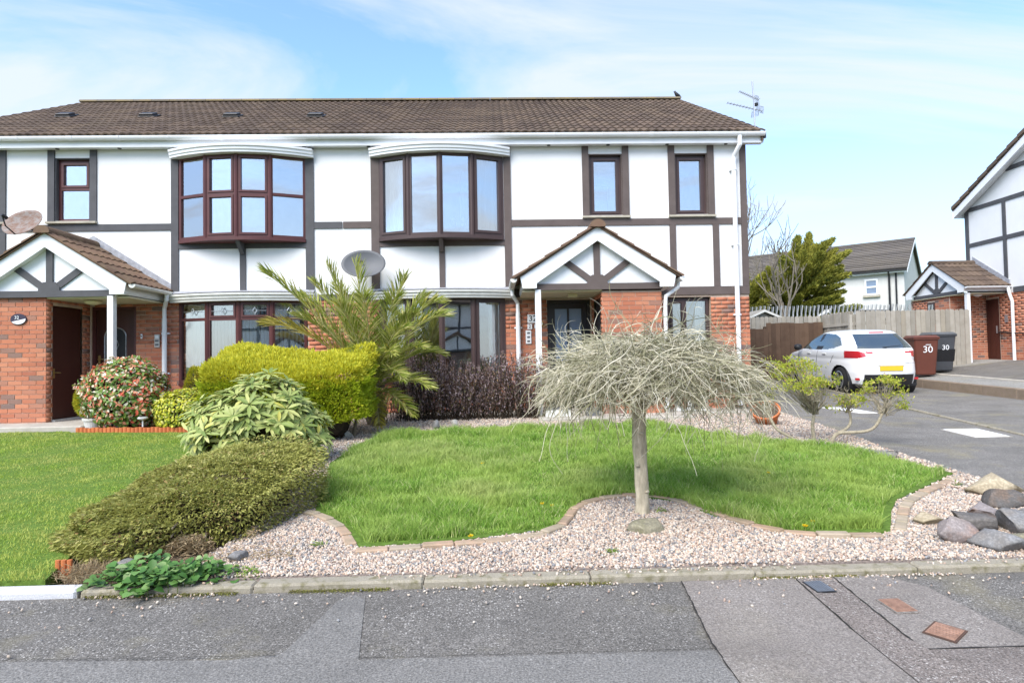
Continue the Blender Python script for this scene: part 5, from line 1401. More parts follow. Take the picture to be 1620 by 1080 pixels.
leafy_patch('chickweed', 'fine bright green weed beside the gravel under the spreading conifer', [(-1.56, 3.86, .13, .09), (-1.45, 3.80, .09, .06)], 420, .016, 'weed', .05, narrow=.8)
k_ = 0
for (sx, sy, lab) in ((0.72, 3.98, 'small grass weed in the gravel left of the mossy stone'), (1.28, 4.86, 'little weed at the foot of the weeping tree trunk'), (4.02, 5.42, 'bright weed in the gravel beside the brick edging end'), (-1.18, 4.28, 'tiny weed in gravel beside the curved brick edging')):
    leafy_patch('gravel_weed', lab, [(sx, sy, .05, .04)], 60, .035, 'weed', .05, narrow=.25)
# moss and weeds in the kerb joint: too fine to count
n = 15000; x = RNG.uniform(-2.3, 4.3, n); y = 3.634 - np.abs(RNG.normal(0, .014, n)); keep = vnoise(x, y * 0 + 3, 2.3, 77) > .44; x, y = x[keep], y[keep]
V, F = leaf_mesh(np.stack([x, y, .044 * y + RNG.uniform(0, .010, len(x))], 1), RNG.normal(0, .6, (len(x), 3)) + np.array([0, -.4, .5]), RNG.uniform(.004, .013, len(x)), .005)
M['moss'] = leafmat('moss', [(0, (0.14, 0.13, 0.04)), (.5, (0.24, 0.22, 0.06)), (.8, (0.26, 0.30, 0.07)), (1, (0.36, 0.30, 0.16))], .2, .9)
o = np_mesh('kerb_moss', V, F, M['moss']); tag(o, 'moss and fine weeds growing in the joint along the kerb', 'moss', kind='stuff')
n = 1500; x = -2.42 + RNG.normal(0, .07, n); y = 3.86 + RNG.normal(0, .06, n)
V, F = leaf_mesh(np.stack([x, y, .044 * y + .03 + RNG.random(n) * .05], 1), RNG.normal(0, .8, (n, 3)) + np.array([0, -.2, .2]), RNG.uniform(.03, .08, n), .004)
o = np_mesh('dead_grass', V, F, M['dry']); tag(o, 'dead straw coloured grass at the end of the white painted kerb', 'grass', kind='stuff')
# leaf litter under the conifer's front edge
n = 700; x = RNG.uniform(-2.4, -1.3, n); y = 3.95 + np.abs(RNG.normal(0, .12, n)) + (x + 1.9) * .15
V, F = leaf_mesh(np.stack([x, y, .044 * y + .052 + RNG.random(n) * .01], 1), RNG.normal(0, 1, (n, 3)) * np.array([1, 1, .2]), RNG.uniform(.02, .05, n), .007)
o = np_mesh('leaf_litter', V, F, M['dry']); tag(o, 'brown leaf litter under the front of the spreading conifer', 'litter', kind='stuff')

# ---- dandelions in the lawn
M['dandelion'] = plain('dandelion_yellow', (0.75, 0.55, 0.02), 0.6, 0.2)
for (px_, py_, lab) in ((858, 797, 'left dandelion of the pair left of the weeping tree trunk'), (873, 800, 'right dandelion of the pair left of the weeping tree trunk'), (1274, 832, 'left dandelion of the pair near the lawn front right corner'), (1286, 825, 'right dandelion of the pair near the lawn front right corner'),
                        (1216, 748, 'single dandelion right of the weeping tree'), (763, 733, 'single dandelion in the middle of the lawn'), (745, 848, 'single dandelion near the front brick edging')):
    d = rt2 * ((px_ - 810) / 1000) + up2 * ((540 - py_) / 1000) + fw; t = (CAM.z - .09) / (d.y * .044 - d.z); p = CAM + d * t
    T = thing('dandelion', lab, 'flower', (p.x, p.y, g(p.x, p.y) + .05), group='dandelions in the lawn')
    n = 60; a = RNG.uniform(0, 6.28, n)
    V, F = leaf_mesh(np.tile(np.array([[p.x, p.y, p.z]]), (n, 1)), np.stack([np.cos(a), np.sin(a), RNG.uniform(.1, 1.2, n)], 1), RNG.uniform(.014, .024, n), .006); np_mesh('petals', V, F, M['dandelion'], T)
    MB().tube([(p.x, p.y, p.z - .05), (p.x, p.y, p.z)], .002, 4).build('stalk', M['weed'], T)
# ============================================================ NEIGHBOURING HOUSE ON THE RIGHT
def neighbour():
    DZ = 0.58; XW = 14.5; YC = 19.45; YA = 19.2        # wall plane, far corner, porch axis
    H = thing('neighbouring_house', 'white gabled house with dark timbers and brick porch at the right edge', 'house', (XW, 14.5, 1.05))
    tim = M['timber_grey']
    mb = MB(); YN = 9.3; YR = (YC + YN) / 2; ZE = 5.95; tp = math.tan(R_(28)); ZR = ZE + (YC - YR) * tp
    mb.poly([(XW, YC, 3.15), (XW, YN, 3.15), (XW, YN, ZE), (XW, YR, ZR), (XW, YC, ZE)]); mb.poly([(XW, YC, .3), (24, YC, .3), (24, YC, ZE), (XW, YC, ZE)]); mb.poly([(XW, YN, .3), (XW, YN, ZE), (24, YN, ZE), (24, YN, .3)])
    mb.build('upper_wall', M['render'], H, recalc=False)
    mb = MB(); mb.poly([(XW, YC, .3), (XW, YN, .3), (XW, YN, 3.15), (XW, YC, 3.15)])
    mb.poly([(13.35, 18.72, .3), (13.35, 20.5, .3), (13.35, 20.5, 3.15), (13.35, 18.72, 3.15)]); mb.poly([(13.35, 18.72, .3), (13.35, 18.72, 3.15), (XW, 18.72, 3.15), (XW, 18.72, .3)])
    gw = mb.build('ground_floor_wall', M['mortar'], H, recalc=False)
    BK = lay_bricks((13.35, 18.74, 1.05), (0, 1, 0), 1.7, 2.1, [(.62, .95, 1.35, 1.98)]) + lay_bricks((XW, 15.8, 1.05), (0, 1, 0), 3.65, 2.1, [(2.45, 3.3, 0, 2.0)]) + lay_bricks((13.36, 18.72, 1.05), (1, 0, 0), 1.12, 2.1)
    BK.sort(key=lambda q: (abs(q[0].y - 17.6) > 1.9, -q[0].z if q[0].x < 13.5 else q[0].z))
    place_bricks(BK, gw, 300, .007)
    t_ = lambda y0, y1, z0, z1, p=.03: MB().box(XW - p, XW + .01, y0, y1, z0, z1).build('timber', tim, H)
    t_(YC - .13, YC + .005, 3.15, ZE); t_(YN, YC - .132, 5.83, 5.95, .026); t_(YN, YC - .132, 4.72, 4.84, .026); t_(17.88, 18.0, 4.842, 5.828, .028); t_(17.88, 18.0, 3.16, 4.718, .028); t_(14.8, 14.92, 4.742, 5.828); t_(YN, 17.80, 6.68, 6.80)
    t_(YN, 17.7, 3.15, 3.3)
    # roof with white verge boards
    for s, ya in ((1, YC), (-1, YN)):
        ye = ya + s * .14; ze = ZE - .14 * tp
        mb = MB().prism([(14.18, ye, ze + .05), (14.18, YR, ZR + .05), (14.18, YR, ZR + .17), (14.18, ye, ze + .17)], (10, 0, 0)); rf = mb.build('roof', M['tile'], H)
        mb = MB().prism([(14.20, ye - s * .02, ze - .17), (14.20, YR, ZR - .19), (14.20, YR, ZR + .049), (14.20, ye - s * .02, ze + .049)], (.03, 0, 0)); mb.build('barge_board', M['white'], H)
        mb = MB().prism([(14.23, ye - s * .02, ze - .10), (14.23, YR, ZR - .12), (14.23, YR, ZR - .10), (14.23, ye - s * .02, ze - .08)], (.25, 0, 0)); mb.build('soffit', M['white'], H)
        mb = MB().prism([(14.18, ye - s * .02, ze - .18), (14.18, ye + s * .03, ze - .10), (14.18, ye + s * .03, ze + .04), (14.18, ye - s * .02, ze + .06)], (10, 0, 0)); mb.build('fascia', M['white'], H)
        for k in range(14):      # ends of the verge tiles, stepping down the slope
            a = k / 14; y0 = ye + (YR - ye) * a; z0 = ze + (ZR - ze) * a; y1 = ye + (YR - ye) * (a + 1 / 14); z1 = ze + (ZR - ze) * (a + 1 / 14)
            MB().prism([(14.15, y0, z0 + .10), (14.15, y1, z1 + .06), (14.15, y1, z1 + .172), (14.15, y0, z0 + .205)], (.30, 0, 0)).build('verge_tile', M['tile'], rf)
    # porch, its gable facing the drive
    uz = lambda u, z: (YA - u, z + DZ)
    XG = 13.32
    gp_ = MB().prism([(XG, *uz(u, z)) for u, z in ((-1.05, 2.60), (1.05, 2.60), (1.05, 2.70), (0, 3.46), (-1.05, 2.70))], (.05, 0, 0)).build('porch_gable', M['white'], H)
    MB().box(XG - .04, XG, YA - 1.06, YA + 1.06, 2.59 + DZ, 2.70 + DZ).build('gable_timber', tim, gp_)
    MB().box(XG - .03, XG, YA - .05, YA + .05, 2.70 + DZ, 3.40 + DZ).build('gable_timber', tim, gp_)
    for s in (-1, 1):
        a = Vector((0, s * .06, 2.72)); b_ = Vector((0, s * .62, 3.14)); d = (b_ - a).normalized(); nn = Vector((0, -d.z, d.y)) * .05
        MB().prism([(XG - .028 + .002 * s, YA - p.y, p.z + DZ) for p in (a - nn, b_ - nn, b_ + nn, a + nn)], (.025, 0, 0)).build('gable_timber', tim, gp_)
        q = [(0, 3.63), (s * 1.31, 2.80), (s * 1.27, 2.62), (s * 1.03, 2.62), (s * 1.03, 2.70), (0, 3.395)]
        MB().prism([(XG - .14, *uz(u, z)) for u, z in q], (.03, 0, 0)).build('barge_board', M['white'], H)
    MB().prism([(XG - .033, YA + .16 * math.cos(a), 2.72 + DZ + .15 * math.sin(a)) for a in np.linspace(0, math.pi, 7)], (.03, 0, 0)).build('gable_timber', tim, gp_)
    pr = MB()
    for s in (-1, 1):
        pr.prism([(XG - .16, *uz(u, z)) for u, z in ((0, 3.645), (s * 1.37, 2.785), (s * 1.37, 2.765), (0, 3.62))], (XW - XG + .158, 0, 0))
    pr_o = pr.build('porch_roof', M['tile_porch'], H)
    sv = Vector((0, 1.37, .86)).normalized()
    lay_tiles((XG - .18, YA - 1.40, 2.775 + DZ), (1, 0, 0), sv, XW - XG + .18, 1.60, 4, 5, M['tile'], pr_o, 60)
    sv = Vector((0, -1.37, .86)).normalized()
    lay_tiles((XG - .18, YA + 1.40, 2.775 + DZ), (1, 0, 0), sv, XW - XG + .18, 1.60, 4, 5, M['tile'], pr_o, 60)
    for k in range(3):
        x = XG - .2 + k * .46
        MB().prism([(x, YA + .125 * math.cos(a), 3.635 + DZ + .09 * math.sin(a)) for a in np.linspace(-.2, math.pi + .2, 8)], (.457, 0, 0)).build('ridge_tile', M['tile'], pr_o)
    MB().prism([(XW - .03, *uz(u, z)) for u, z in ((0, 3.66), (1.38, 2.80), (1.38, 2.95), (0, 3.84))], (.026, 0, 0)).build('flashing', M['lead'], pr_o)
    MB().box(XG - .13, XW - .03, YA - 1.26, YA - 1.235, 2.64 + DZ, 2.79 + DZ).build('porch_fascia', M['white'], H)
    MB().prism([(XG - .16, YA - 1.40 + .055 * math.cos(a), 2.765 + DZ + .055 * math.sin(a)) for a in np.linspace(math.pi, 2 * math.pi, 9)], (XW - XG + .16, 0, 0)).build('porch_gutter', M['white'], H)
    MB().box(13.28, XW - .01, YA - 1.2, 20.4, 2.575 + DZ, 2.60 + DZ).build('porch_ceiling', M['soffit'], H)
    MB().box(13.28, 13.38, 17.93, 18.03, 1.08, 2.60 + DZ).build('porch_post', M['white'], H)
    mb = MB().tube([(14.40, 17.80, 2.72 + DZ), (14.40, 17.74, 2.5 + DZ), (14.43, 17.70, 2.3 + DZ), (14.43, 17.70, 1.08)], .042, 8); mb.build('downpipe', M['white'], H)
    d = MB().box(XW - .02, XW + .03, 18.27, 19.08, 1.14, 3.02).build('door', M['door_brown'], H)
    mb = MB(); 
    for y in (18.42, 18.62, 18.82): mb.box(XW - .03, XW - .019, y, y + .12, 1.3, 2.9)
    mb.build('door_panel', M['door_brown'], d); MB().box(XW - .04, XW - .018, 18.33, 18.36, 2.0, 2.22).build('door_handle', M['steel'], d)
    MB().box(13.30, XW, 17.92, 18.71, 1.0, 1.13).build('doorstep', M['concrete'], H)
    MB().box(13.33, 13.345, 19.36, 19.69, 2.40, 3.03).build('window', M['upvc_brown'], H)
    MB().box(13.322, 13.332, 19.41, 19.64, 2.46, 2.97).build('pane', M['glass'], H.children[-1])
    MB().box(XW - .03, XW - .005, 17.95, 18.05, 2.3, 2.52).build('entry_panel', M['steel'], H)
    mb = MB().tube([(XW - .06, 18.25, 2.02), (XW - .06, 17.1, 1.93)], .022, 6); mb.tube([(XW - .06, 18.2, 2.02), (XW, 18.2, 2.0)], .01, 5); mb.tube([(XW - .06, 17.2, 1.94), (XW, 17.2, 1.92)], .01, 5); mb.build('handrail', M['black'], H)
    mb = MB().lathe([(.03, 0), (.12, -.01), (.1, -.05), (.01, -.07)], (13.9, 18.3, 2.575 + DZ), n=14); mb.build('porch_lamp', M['white'], H)
    H.location.x += .5
neighbour()

# ============================================================ FENCES
M['board'] = pieces('weathered_board', [(0, (0.29, 0.27, 0.23)), (0.4, (0.36, 0.335, 0.29)), (0.7, (0.42, 0.39, 0.335)), (1, (0.33, 0.295, 0.235))], 0.95, 0.1, 0.5, 5.0, 0.4, 60, gcol=(0.22, 0.20, 0.16))
M['board_brown'] = pieces('brown_board', [(0, (0.085, 0.055, 0.038)), (0.5, (0.115, 0.073, 0.05)), (1, (0.14, 0.09, 0.06))], 0.9, 0.15, 0.4, 4.0, 0.3, 50, gcol=(0.05, 0.03, 0.02))
def board_fence(name, label, p0, p1, z0f, zt, bw, mat, gap=.006, pointed=True, thick=.02):
    p0 = Vector((*p0, 0)); p1 = Vector((*p1, 0)); d = p1 - p0; L = d.length; d.normalize(); nn = Vector((d.y, -d.x, 0))
    if nn.y > 0 and abs(nn.y) > .5: nn = -nn
    T = thing(name, label, 'fence', (p0.x, p0.y, z0f(p0.x, p0.y)))
    n = round(L / bw); st = L / n
    for k in range(n):
        a = p0 + d * (k * st + gap / 2); w_ = st - gap; j = random.uniform(-.012, .012); zb = z0f(a.x, a.y) + .03; za = zt(a.x, a.y) + j; off = nn * random.uniform(-.012, .012)
        q = [a, a + d * w_, a + d * w_, a + d * (w_ * .72), a + d * (w_ * .28), a]
        zz_ = [zb, zb, za - .03, za, za, za - .03] if pointed else [zb, zb, za, za, za, za]
        MB().prism([tuple(v + off + Vector((0, 0, z))) for v, z in zip(q, zz_)], -nn * thick).build('board', mat, T)
    for k in range(int(L / 1.8) + 2):
        s = min(L, k * 1.8); a = p0 + d * s - nn * .06
        MB().obox(a - d * .04 + Vector((0, 0, z0f(a.x, a.y) - .1)), d * .08, -nn * .08, (0, 0, zt(a.x, a.y) - z0f(a.x, a.y))).build('post', mat, T)
    for h in (.35, .8):
        a = p0 - nn * .022; za = z0f(a.x, a.y) + (zt(a.x, a.y) - z0f(a.x, a.y)) * h
        MB().obox(a + Vector((0, 0, za)), d * L, -nn * .035, (0, 0, .08)).build('rail', mat, T)
zt_ = lambda x, y: 2.68
board_fence('board_fence', 'weathered grey vertical board fence behind the wheelie bins', (10.25, 17.55), (13.72, 17.78), g, zt_, .148, M['board'], gap=.013)
board_fence('board_fence', 'short return of grey board fence running back beside the car', (10.22, 17.60), (10.20, 19.28), g, zt_, .148, M['board'], gap=.013)
board_fence('board_fence', 'grey board fence at the back above the brown panels', (4.9, 19.42), (10.18, 19.32), g, lambda x, y: 2.66, .135, M['board'], gap=.013)
board_fence('fence_panel', 'dark brown board panel in front of the white car bonnet', (8.36, 19.1), (10.12, 19.1), g, lambda x, y: 2.44, .145, M['board_brown'], gap=.003, pointed=False)
board_fence('side_gate', 'darker brown boarded gate beside the right house corner', (4.9, 18.6), (8.33, 18.9), g, lambda x, y: 2.26, .14, M['board_brown'], gap=.003, pointed=False)
# palisade fence
def palisade():
    T = thing('palisade_fence', 'galvanised steel palisade fence with splayed spikes behind the board fence', 'fence', (8.5, 23.0, .75))
    M['galv'] = plain('galvanised', (0.36, 0.38, 0.40), 0.6, 0.4, metal=.3, var=.2)
    x = 8.6
    while x < 15.6:
        mb = MB(); y = 23.0; zt = 3.25 + .02 * math.sin(x * 9)
        for s in (-1, 1):
            mb.obox((x, y, .7), (s * .03, -.02, 0), (0, .006, 0), (0, 0, zt - .95))
            mb.prism([(x, y - .002, zt - .25), (x + s * .03, y - .022, zt - .25), (x + s * .05, y - .075, zt + .0), (x + s * .02, y - .05, zt + .03)], (0, .006, 0))
        mb.build('pale', M['galv'], T); x += .155
    for z in (1.2, 2.6): MB().box(8.4, 15.7, 23.01, 23.06, z, z + .05).build('rail', M['galv'], T)
palisade()

# ============================================================ GARDEN SHED ROOF, BACK HOUSE, TREES BEYOND
def shed():
    T = thing('garden_shed', 'small wooden shed with pale ridged roof behind the back fence', 'shed', (9.0, 21.4, .76))
    MB().box(8.25, 9.6, 20.6, 22.2, .7, 2.55).build('wall', M['board'], T)
    c = (8.92, 0); zr = 2.98
    for s in (-1, 1):
        MB().prism([(8.92, 20.45, zr), (8.92 + s * .85, 20.45, zr - .38), (8.92 + s * .85, 20.45, zr - .43), (8.92, 20.45, zr - .05)], (0, 1.9, 0)).build('roof_panel', M['board'], T)
        MB().prism([(8.92, 20.43, zr - .02), (8.92 + s * .86, 20.43, zr - .40), (8.92 + s * .86, 20.43, zr - .47), (8.92, 20.43, zr - .09)], (0, .02, 0)).build('barge_board', M['white_old'], T)
    MB().prism([(8.25, 20.6, 2.55), (9.6, 20.6, 2.55), (8.92, 20.6, 2.93)], (0, 1.5, 0)).build('gable', M['board'], T)
shed()
def back_house():
    A = at(1447, 378, 39.0); u = Vector((-.763, .647, 0)); n = Vector((-.647, -.763, 0)); L = 30.0; hw = 3.8; zr, ze, zb = A.z, 6.5, .7; oh = .3
    T = thing('back_house', 'long pale rendered house with brown tiled roof beyond the back fence', 'house', (A.x, A.y, zb))
    P = lambda s, t, z: Vector((A.x, A.y, 0)) + u * s + n * t + Vector((0, 0, z))
    mw = plain('back_render', (0.60, 0.595, 0.57), .9, .15, var=.06, vscale=3)
    mb = MB()
    mb.poly([P(.2, hw, zb), P(L, hw, zb), P(L, hw, ze + .1), P(.2, hw, ze + .1)]); mb.poly([P(.2, hw, zb), P(.2, hw, ze + .1), P(.2, 0, zr - .05), P(.2, -hw, ze + .1), P(.2, -hw, zb)]); mb.poly([P(L, hw, zb), P(L, -hw, zb), P(L, -hw, ze), P(L, 0, zr - .05), P(L, hw, ze)]); mb.poly([P(.2, -hw, zb), P(.2, -hw, ze), P(L, -hw, ze), P(L, -hw, zb)])
    mb.build('wall', mw, T, recalc=False)
    rt_ = pieces('back_tile', [(0, (0.10, 0.09, 0.083)), (.5, (0.14, 0.125, 0.115)), (1, (0.18, 0.16, 0.145))], .95, .1, .5, .6, .2, 30, gcol=(.20, .17, .12))
    mb = MB()
    for s in (1, -1): mb.poly([P(0, 0, zr), P(L, 0, zr), P(L, s * (hw + oh), ze - .12), P(0, s * (hw + oh), ze - .12)])
    rf = mb.build('roof', rt_, T, recalc=False)
    rows = 17; sl = Vector(P(0, 0, zr) - P(0, hw + oh, ze - .12)); nn = sl.normalized().cross(u); nn = nn if nn.z > 0 else -nn
    for k in range(rows):            # tile courses, each a real step
        p = P(0, hw + oh, ze - .12) + sl * (k / rows); mb = MB()
        mb.obox(p + nn * .05, u * L, sl * (1.04 / rows) - nn * .05, nn * .06); mb.build('tile_course', rt_, rf)
    MB().obox(P(-.02, -.12, zr), u * L, n * .24, (0, 0, .09)).build('ridge', rt_, rf)
    MB().obox(P(0, hw + oh, ze - .30), u * L, n * .02, (0, 0, .17)).build('fascia', M['white'], T)
    MB().obox(P(0, hw + oh + .02, ze - .22), u * L, n * .10, (0, 0, .09)).build('gutter', M['black'], T)
    # verge
    for s in (1, -1): MB().prism([P(-.02, 0, zr - .03), P(-.02, s * (hw + oh), ze - .15), P(-.02, s * (hw + oh), ze - .33), P(-.02, 0, zr - .21)], u * .03).build('barge_board', M['white'], T)
    for (s0, s1, z0, z1) in ((1.55, 2.25, 5.0, 5.95), (7.4, 8.2, 4.9, 5.9), (13, 14.2, 4.7, 5.9)):
        fm = MB()
        for (a, b, c, d) in ((s0, s0 + .09, z0, z1), (s1 - .09, s1, z0, z1), (s0 + .09, s1 - .09, z0, z0 + .09), (s0 + .09, s1 - .09, z1 - .09, z1), (s0 + .09, s1 - .09, (z0 + z1) / 2 - .05, (z0 + z1) / 2 + .05)): fm.obox(P(a, hw + .005, c), u * (b - a), n * .06, (0, 0, d - c))
        w_ = fm.build('window', M['white'], T); MB().obox(P(s0 + .08, hw + .01, z0 + .08), u * (s1 - s0 - .16), n * .02, (0, 0, z1 - z0 - .16)).build('pane', M['glass_frost'], w_)
        MB().obox(P(s0 - .1, hw, z0 - .14), u * (s1 - s0 + .2), n * .14, (0, 0, .13)).build('sill', M['sill'], w_)
    mb = MB().tube([P(.95, hw + .35, 6.3), P(.95, hw + .1, 6.0), P(.95, hw + .1, .8)], .06, 6); mb.tube([P(.6, hw + .1, 6.4), P(.6, hw + .1, .8)], .05, 6); mb.tube([P(1.0, hw + .08, 4.0), P(3.6, hw + .08, 4.15)], .05, 6); mb.tube([P(1.0, hw + .08, 3.5), P(2.2, hw + .08, 3.55)], .08, 6); mb.build('waste_pipe', M['black'], T)
    # lean-to against the back wall
    mb = MB().prism([P(4.4, hw + .01, 3.55), P(4.4, hw + 2.3, 2.75), P(4.4, hw + 2.3, 2.70), P(4.4, hw + .01, 3.48)], u * 2.6); lt = mb.build('lean_to_roof', M['lead'], T)
    MB().obox(P(4.5, hw + .01, .7), u * 2.4, n * 2.2, (0, 0, 2.0)).build('lean_to_wall', M['brick'], T)
back_house()

def cypress(label, base, H, clumps, n, seed):
    random.seed(seed)
    T = thing('cypress_tree', label, 'tree', base, group='evergreen trees beyond the fence')
    b = Vector(base); mb = MB(); mb.tube([b, b + Vector((.1, 0, H * .4)), b + Vector((.25, 0, H * .8))], [.16, .11, .04], 7)
    Ps, Ds = [], []
    for (c, r, ax, m) in clumps:
        c = b + Vector(c); ax = Vector(ax).normalized()
        mb.tube([b + Vector((.1, 0, max(.3, c.z - b.z - r * .9))), c - ax * r * .4], [.06, .02], 5, cap=False)
        k = int(n * m); t = RNG.uniform(-1, 1, k); d = sphere_dirs(k)
        R = r * .36 * np.sqrt(1 - t * t * .96) * (1 - .35 * t)
        d[:, 2] *= .55
        P = np.array(c) + np.array(ax)[None] * (t * r)[:, None] + d * (R * (1 + lumps(d * 2 + t[:, None] * 3, 2.2, .7, seed)) * RNG.uniform(.6, 1, k))[:, None]
        Ps.append(P); Ds.append(np.array(ax)[None] * 1.2 + d * .6 + RNG.normal(0, .35, (k, 3)) + np.array([0, 0, .25]))
    mb.build('trunk', M['bark'], T, recalc=False)
    P = np.concatenate(Ps); D = np.concatenate(Ds); m = len(P)
    V, F = leaf_mesh(P, D, RNG.uniform(.08, .2, m), RNG.uniform(.03, .06, m)); np_mesh('crown', V, F, M['cypress'], T)
def cloud_crown(cz, rad, n, seed, lean):
    random.seed(seed); cl = []
    for i in range(n):
        zf = -1 + 2 * (i + .5) / n; a = i * 2.39996; rr = math.sqrt(max(0, 1 - zf * zf)); sc = random.uniform(.55, .95)
        p = Vector((rr * math.cos(a) * rad[0] * sc, rr * math.sin(a) * rad[1] * sc, zf * rad[2] * sc + cz)); p.x += lean * (p.z - cz)
        ax = Vector((math.cos(a) * rr * .9 + .45, math.sin(a) * rr * .8, .30 + max(0, zf) * .7))
        cl.append((tuple(p), random.uniform(.45, .75), tuple(ax), random.uniform(.6, 1.1)))
    return cl
cl = cloud_crown(3.35, (1.45, 1.3, 2.0), 62, 5, .10) + [((1.25, -.3, 4.7), .6, (.8, 0, .5), .7), ((.85, 0, 5.25), .55, (.75, 0, .6), .7), ((.1, -.2, 5.3), .5, (.15, 0, 1), .7), ((-.35, -.2, 5.0), .5, (-.2, 0, 1), .6), ((1.5, -.4, 2.6), .6, (.95, 0, .15), .7)]
cypress('windswept dark and golden green cypress behind the fence, right one', (13.15, 26.2, .72), 5.6, cl, 1500, 71)
cypress('smaller green cypress behind the fence beside the right house wall', (11.2, 27.0, .72), 4.2, cloud_crown(2.7, (1.15, 1.1, 1.75), 40, 9, .05), 1300, 73)
M['bare'] = plain('bare_bark', (0.20, 0.175, 0.14), .95, .1, var=.25, vscale=8)
def bare_tree(label, base, H, r, depth, seed, spread=.45):
    random.seed(seed)
    T = thing('bare_tree', label, 'tree', base, group='bare trees beyond the fence')
    mb = MB(); tips = []; b = Vector(base)
    mb.tube([b, b + Vector((.03, 0, H * .35))], [r, r * .75], 7)
    for k in range(5):
        a = k * 1.3 + random.random(); branchy(mb, b + Vector((.03, 0, H * (.28 + .03 * k))), Vector((spread * math.cos(a), spread * math.sin(a), 1)), H * .24, r * .5, depth, tips, .22, .35, (2, 3), .72, .006)
    mb.build('branches', M['bare'], T, recalc=False)
bare_tree('pollarded bare tree in front of the smaller cypress', (11.55, 24.6, .72), 5.6, .10, 3, 81, .38)
bare_tree('bare tree behind the pollarded one, knuckled upright twigs', (13.0, 28.5, .72), 6.8, .12, 3, 84, .3)
bare_tree('tall feathery bare tree half hidden by the right house corner', (12.6, 34.0, .72), 10.2, .14, 4, 87, .35)
random.seed(99)
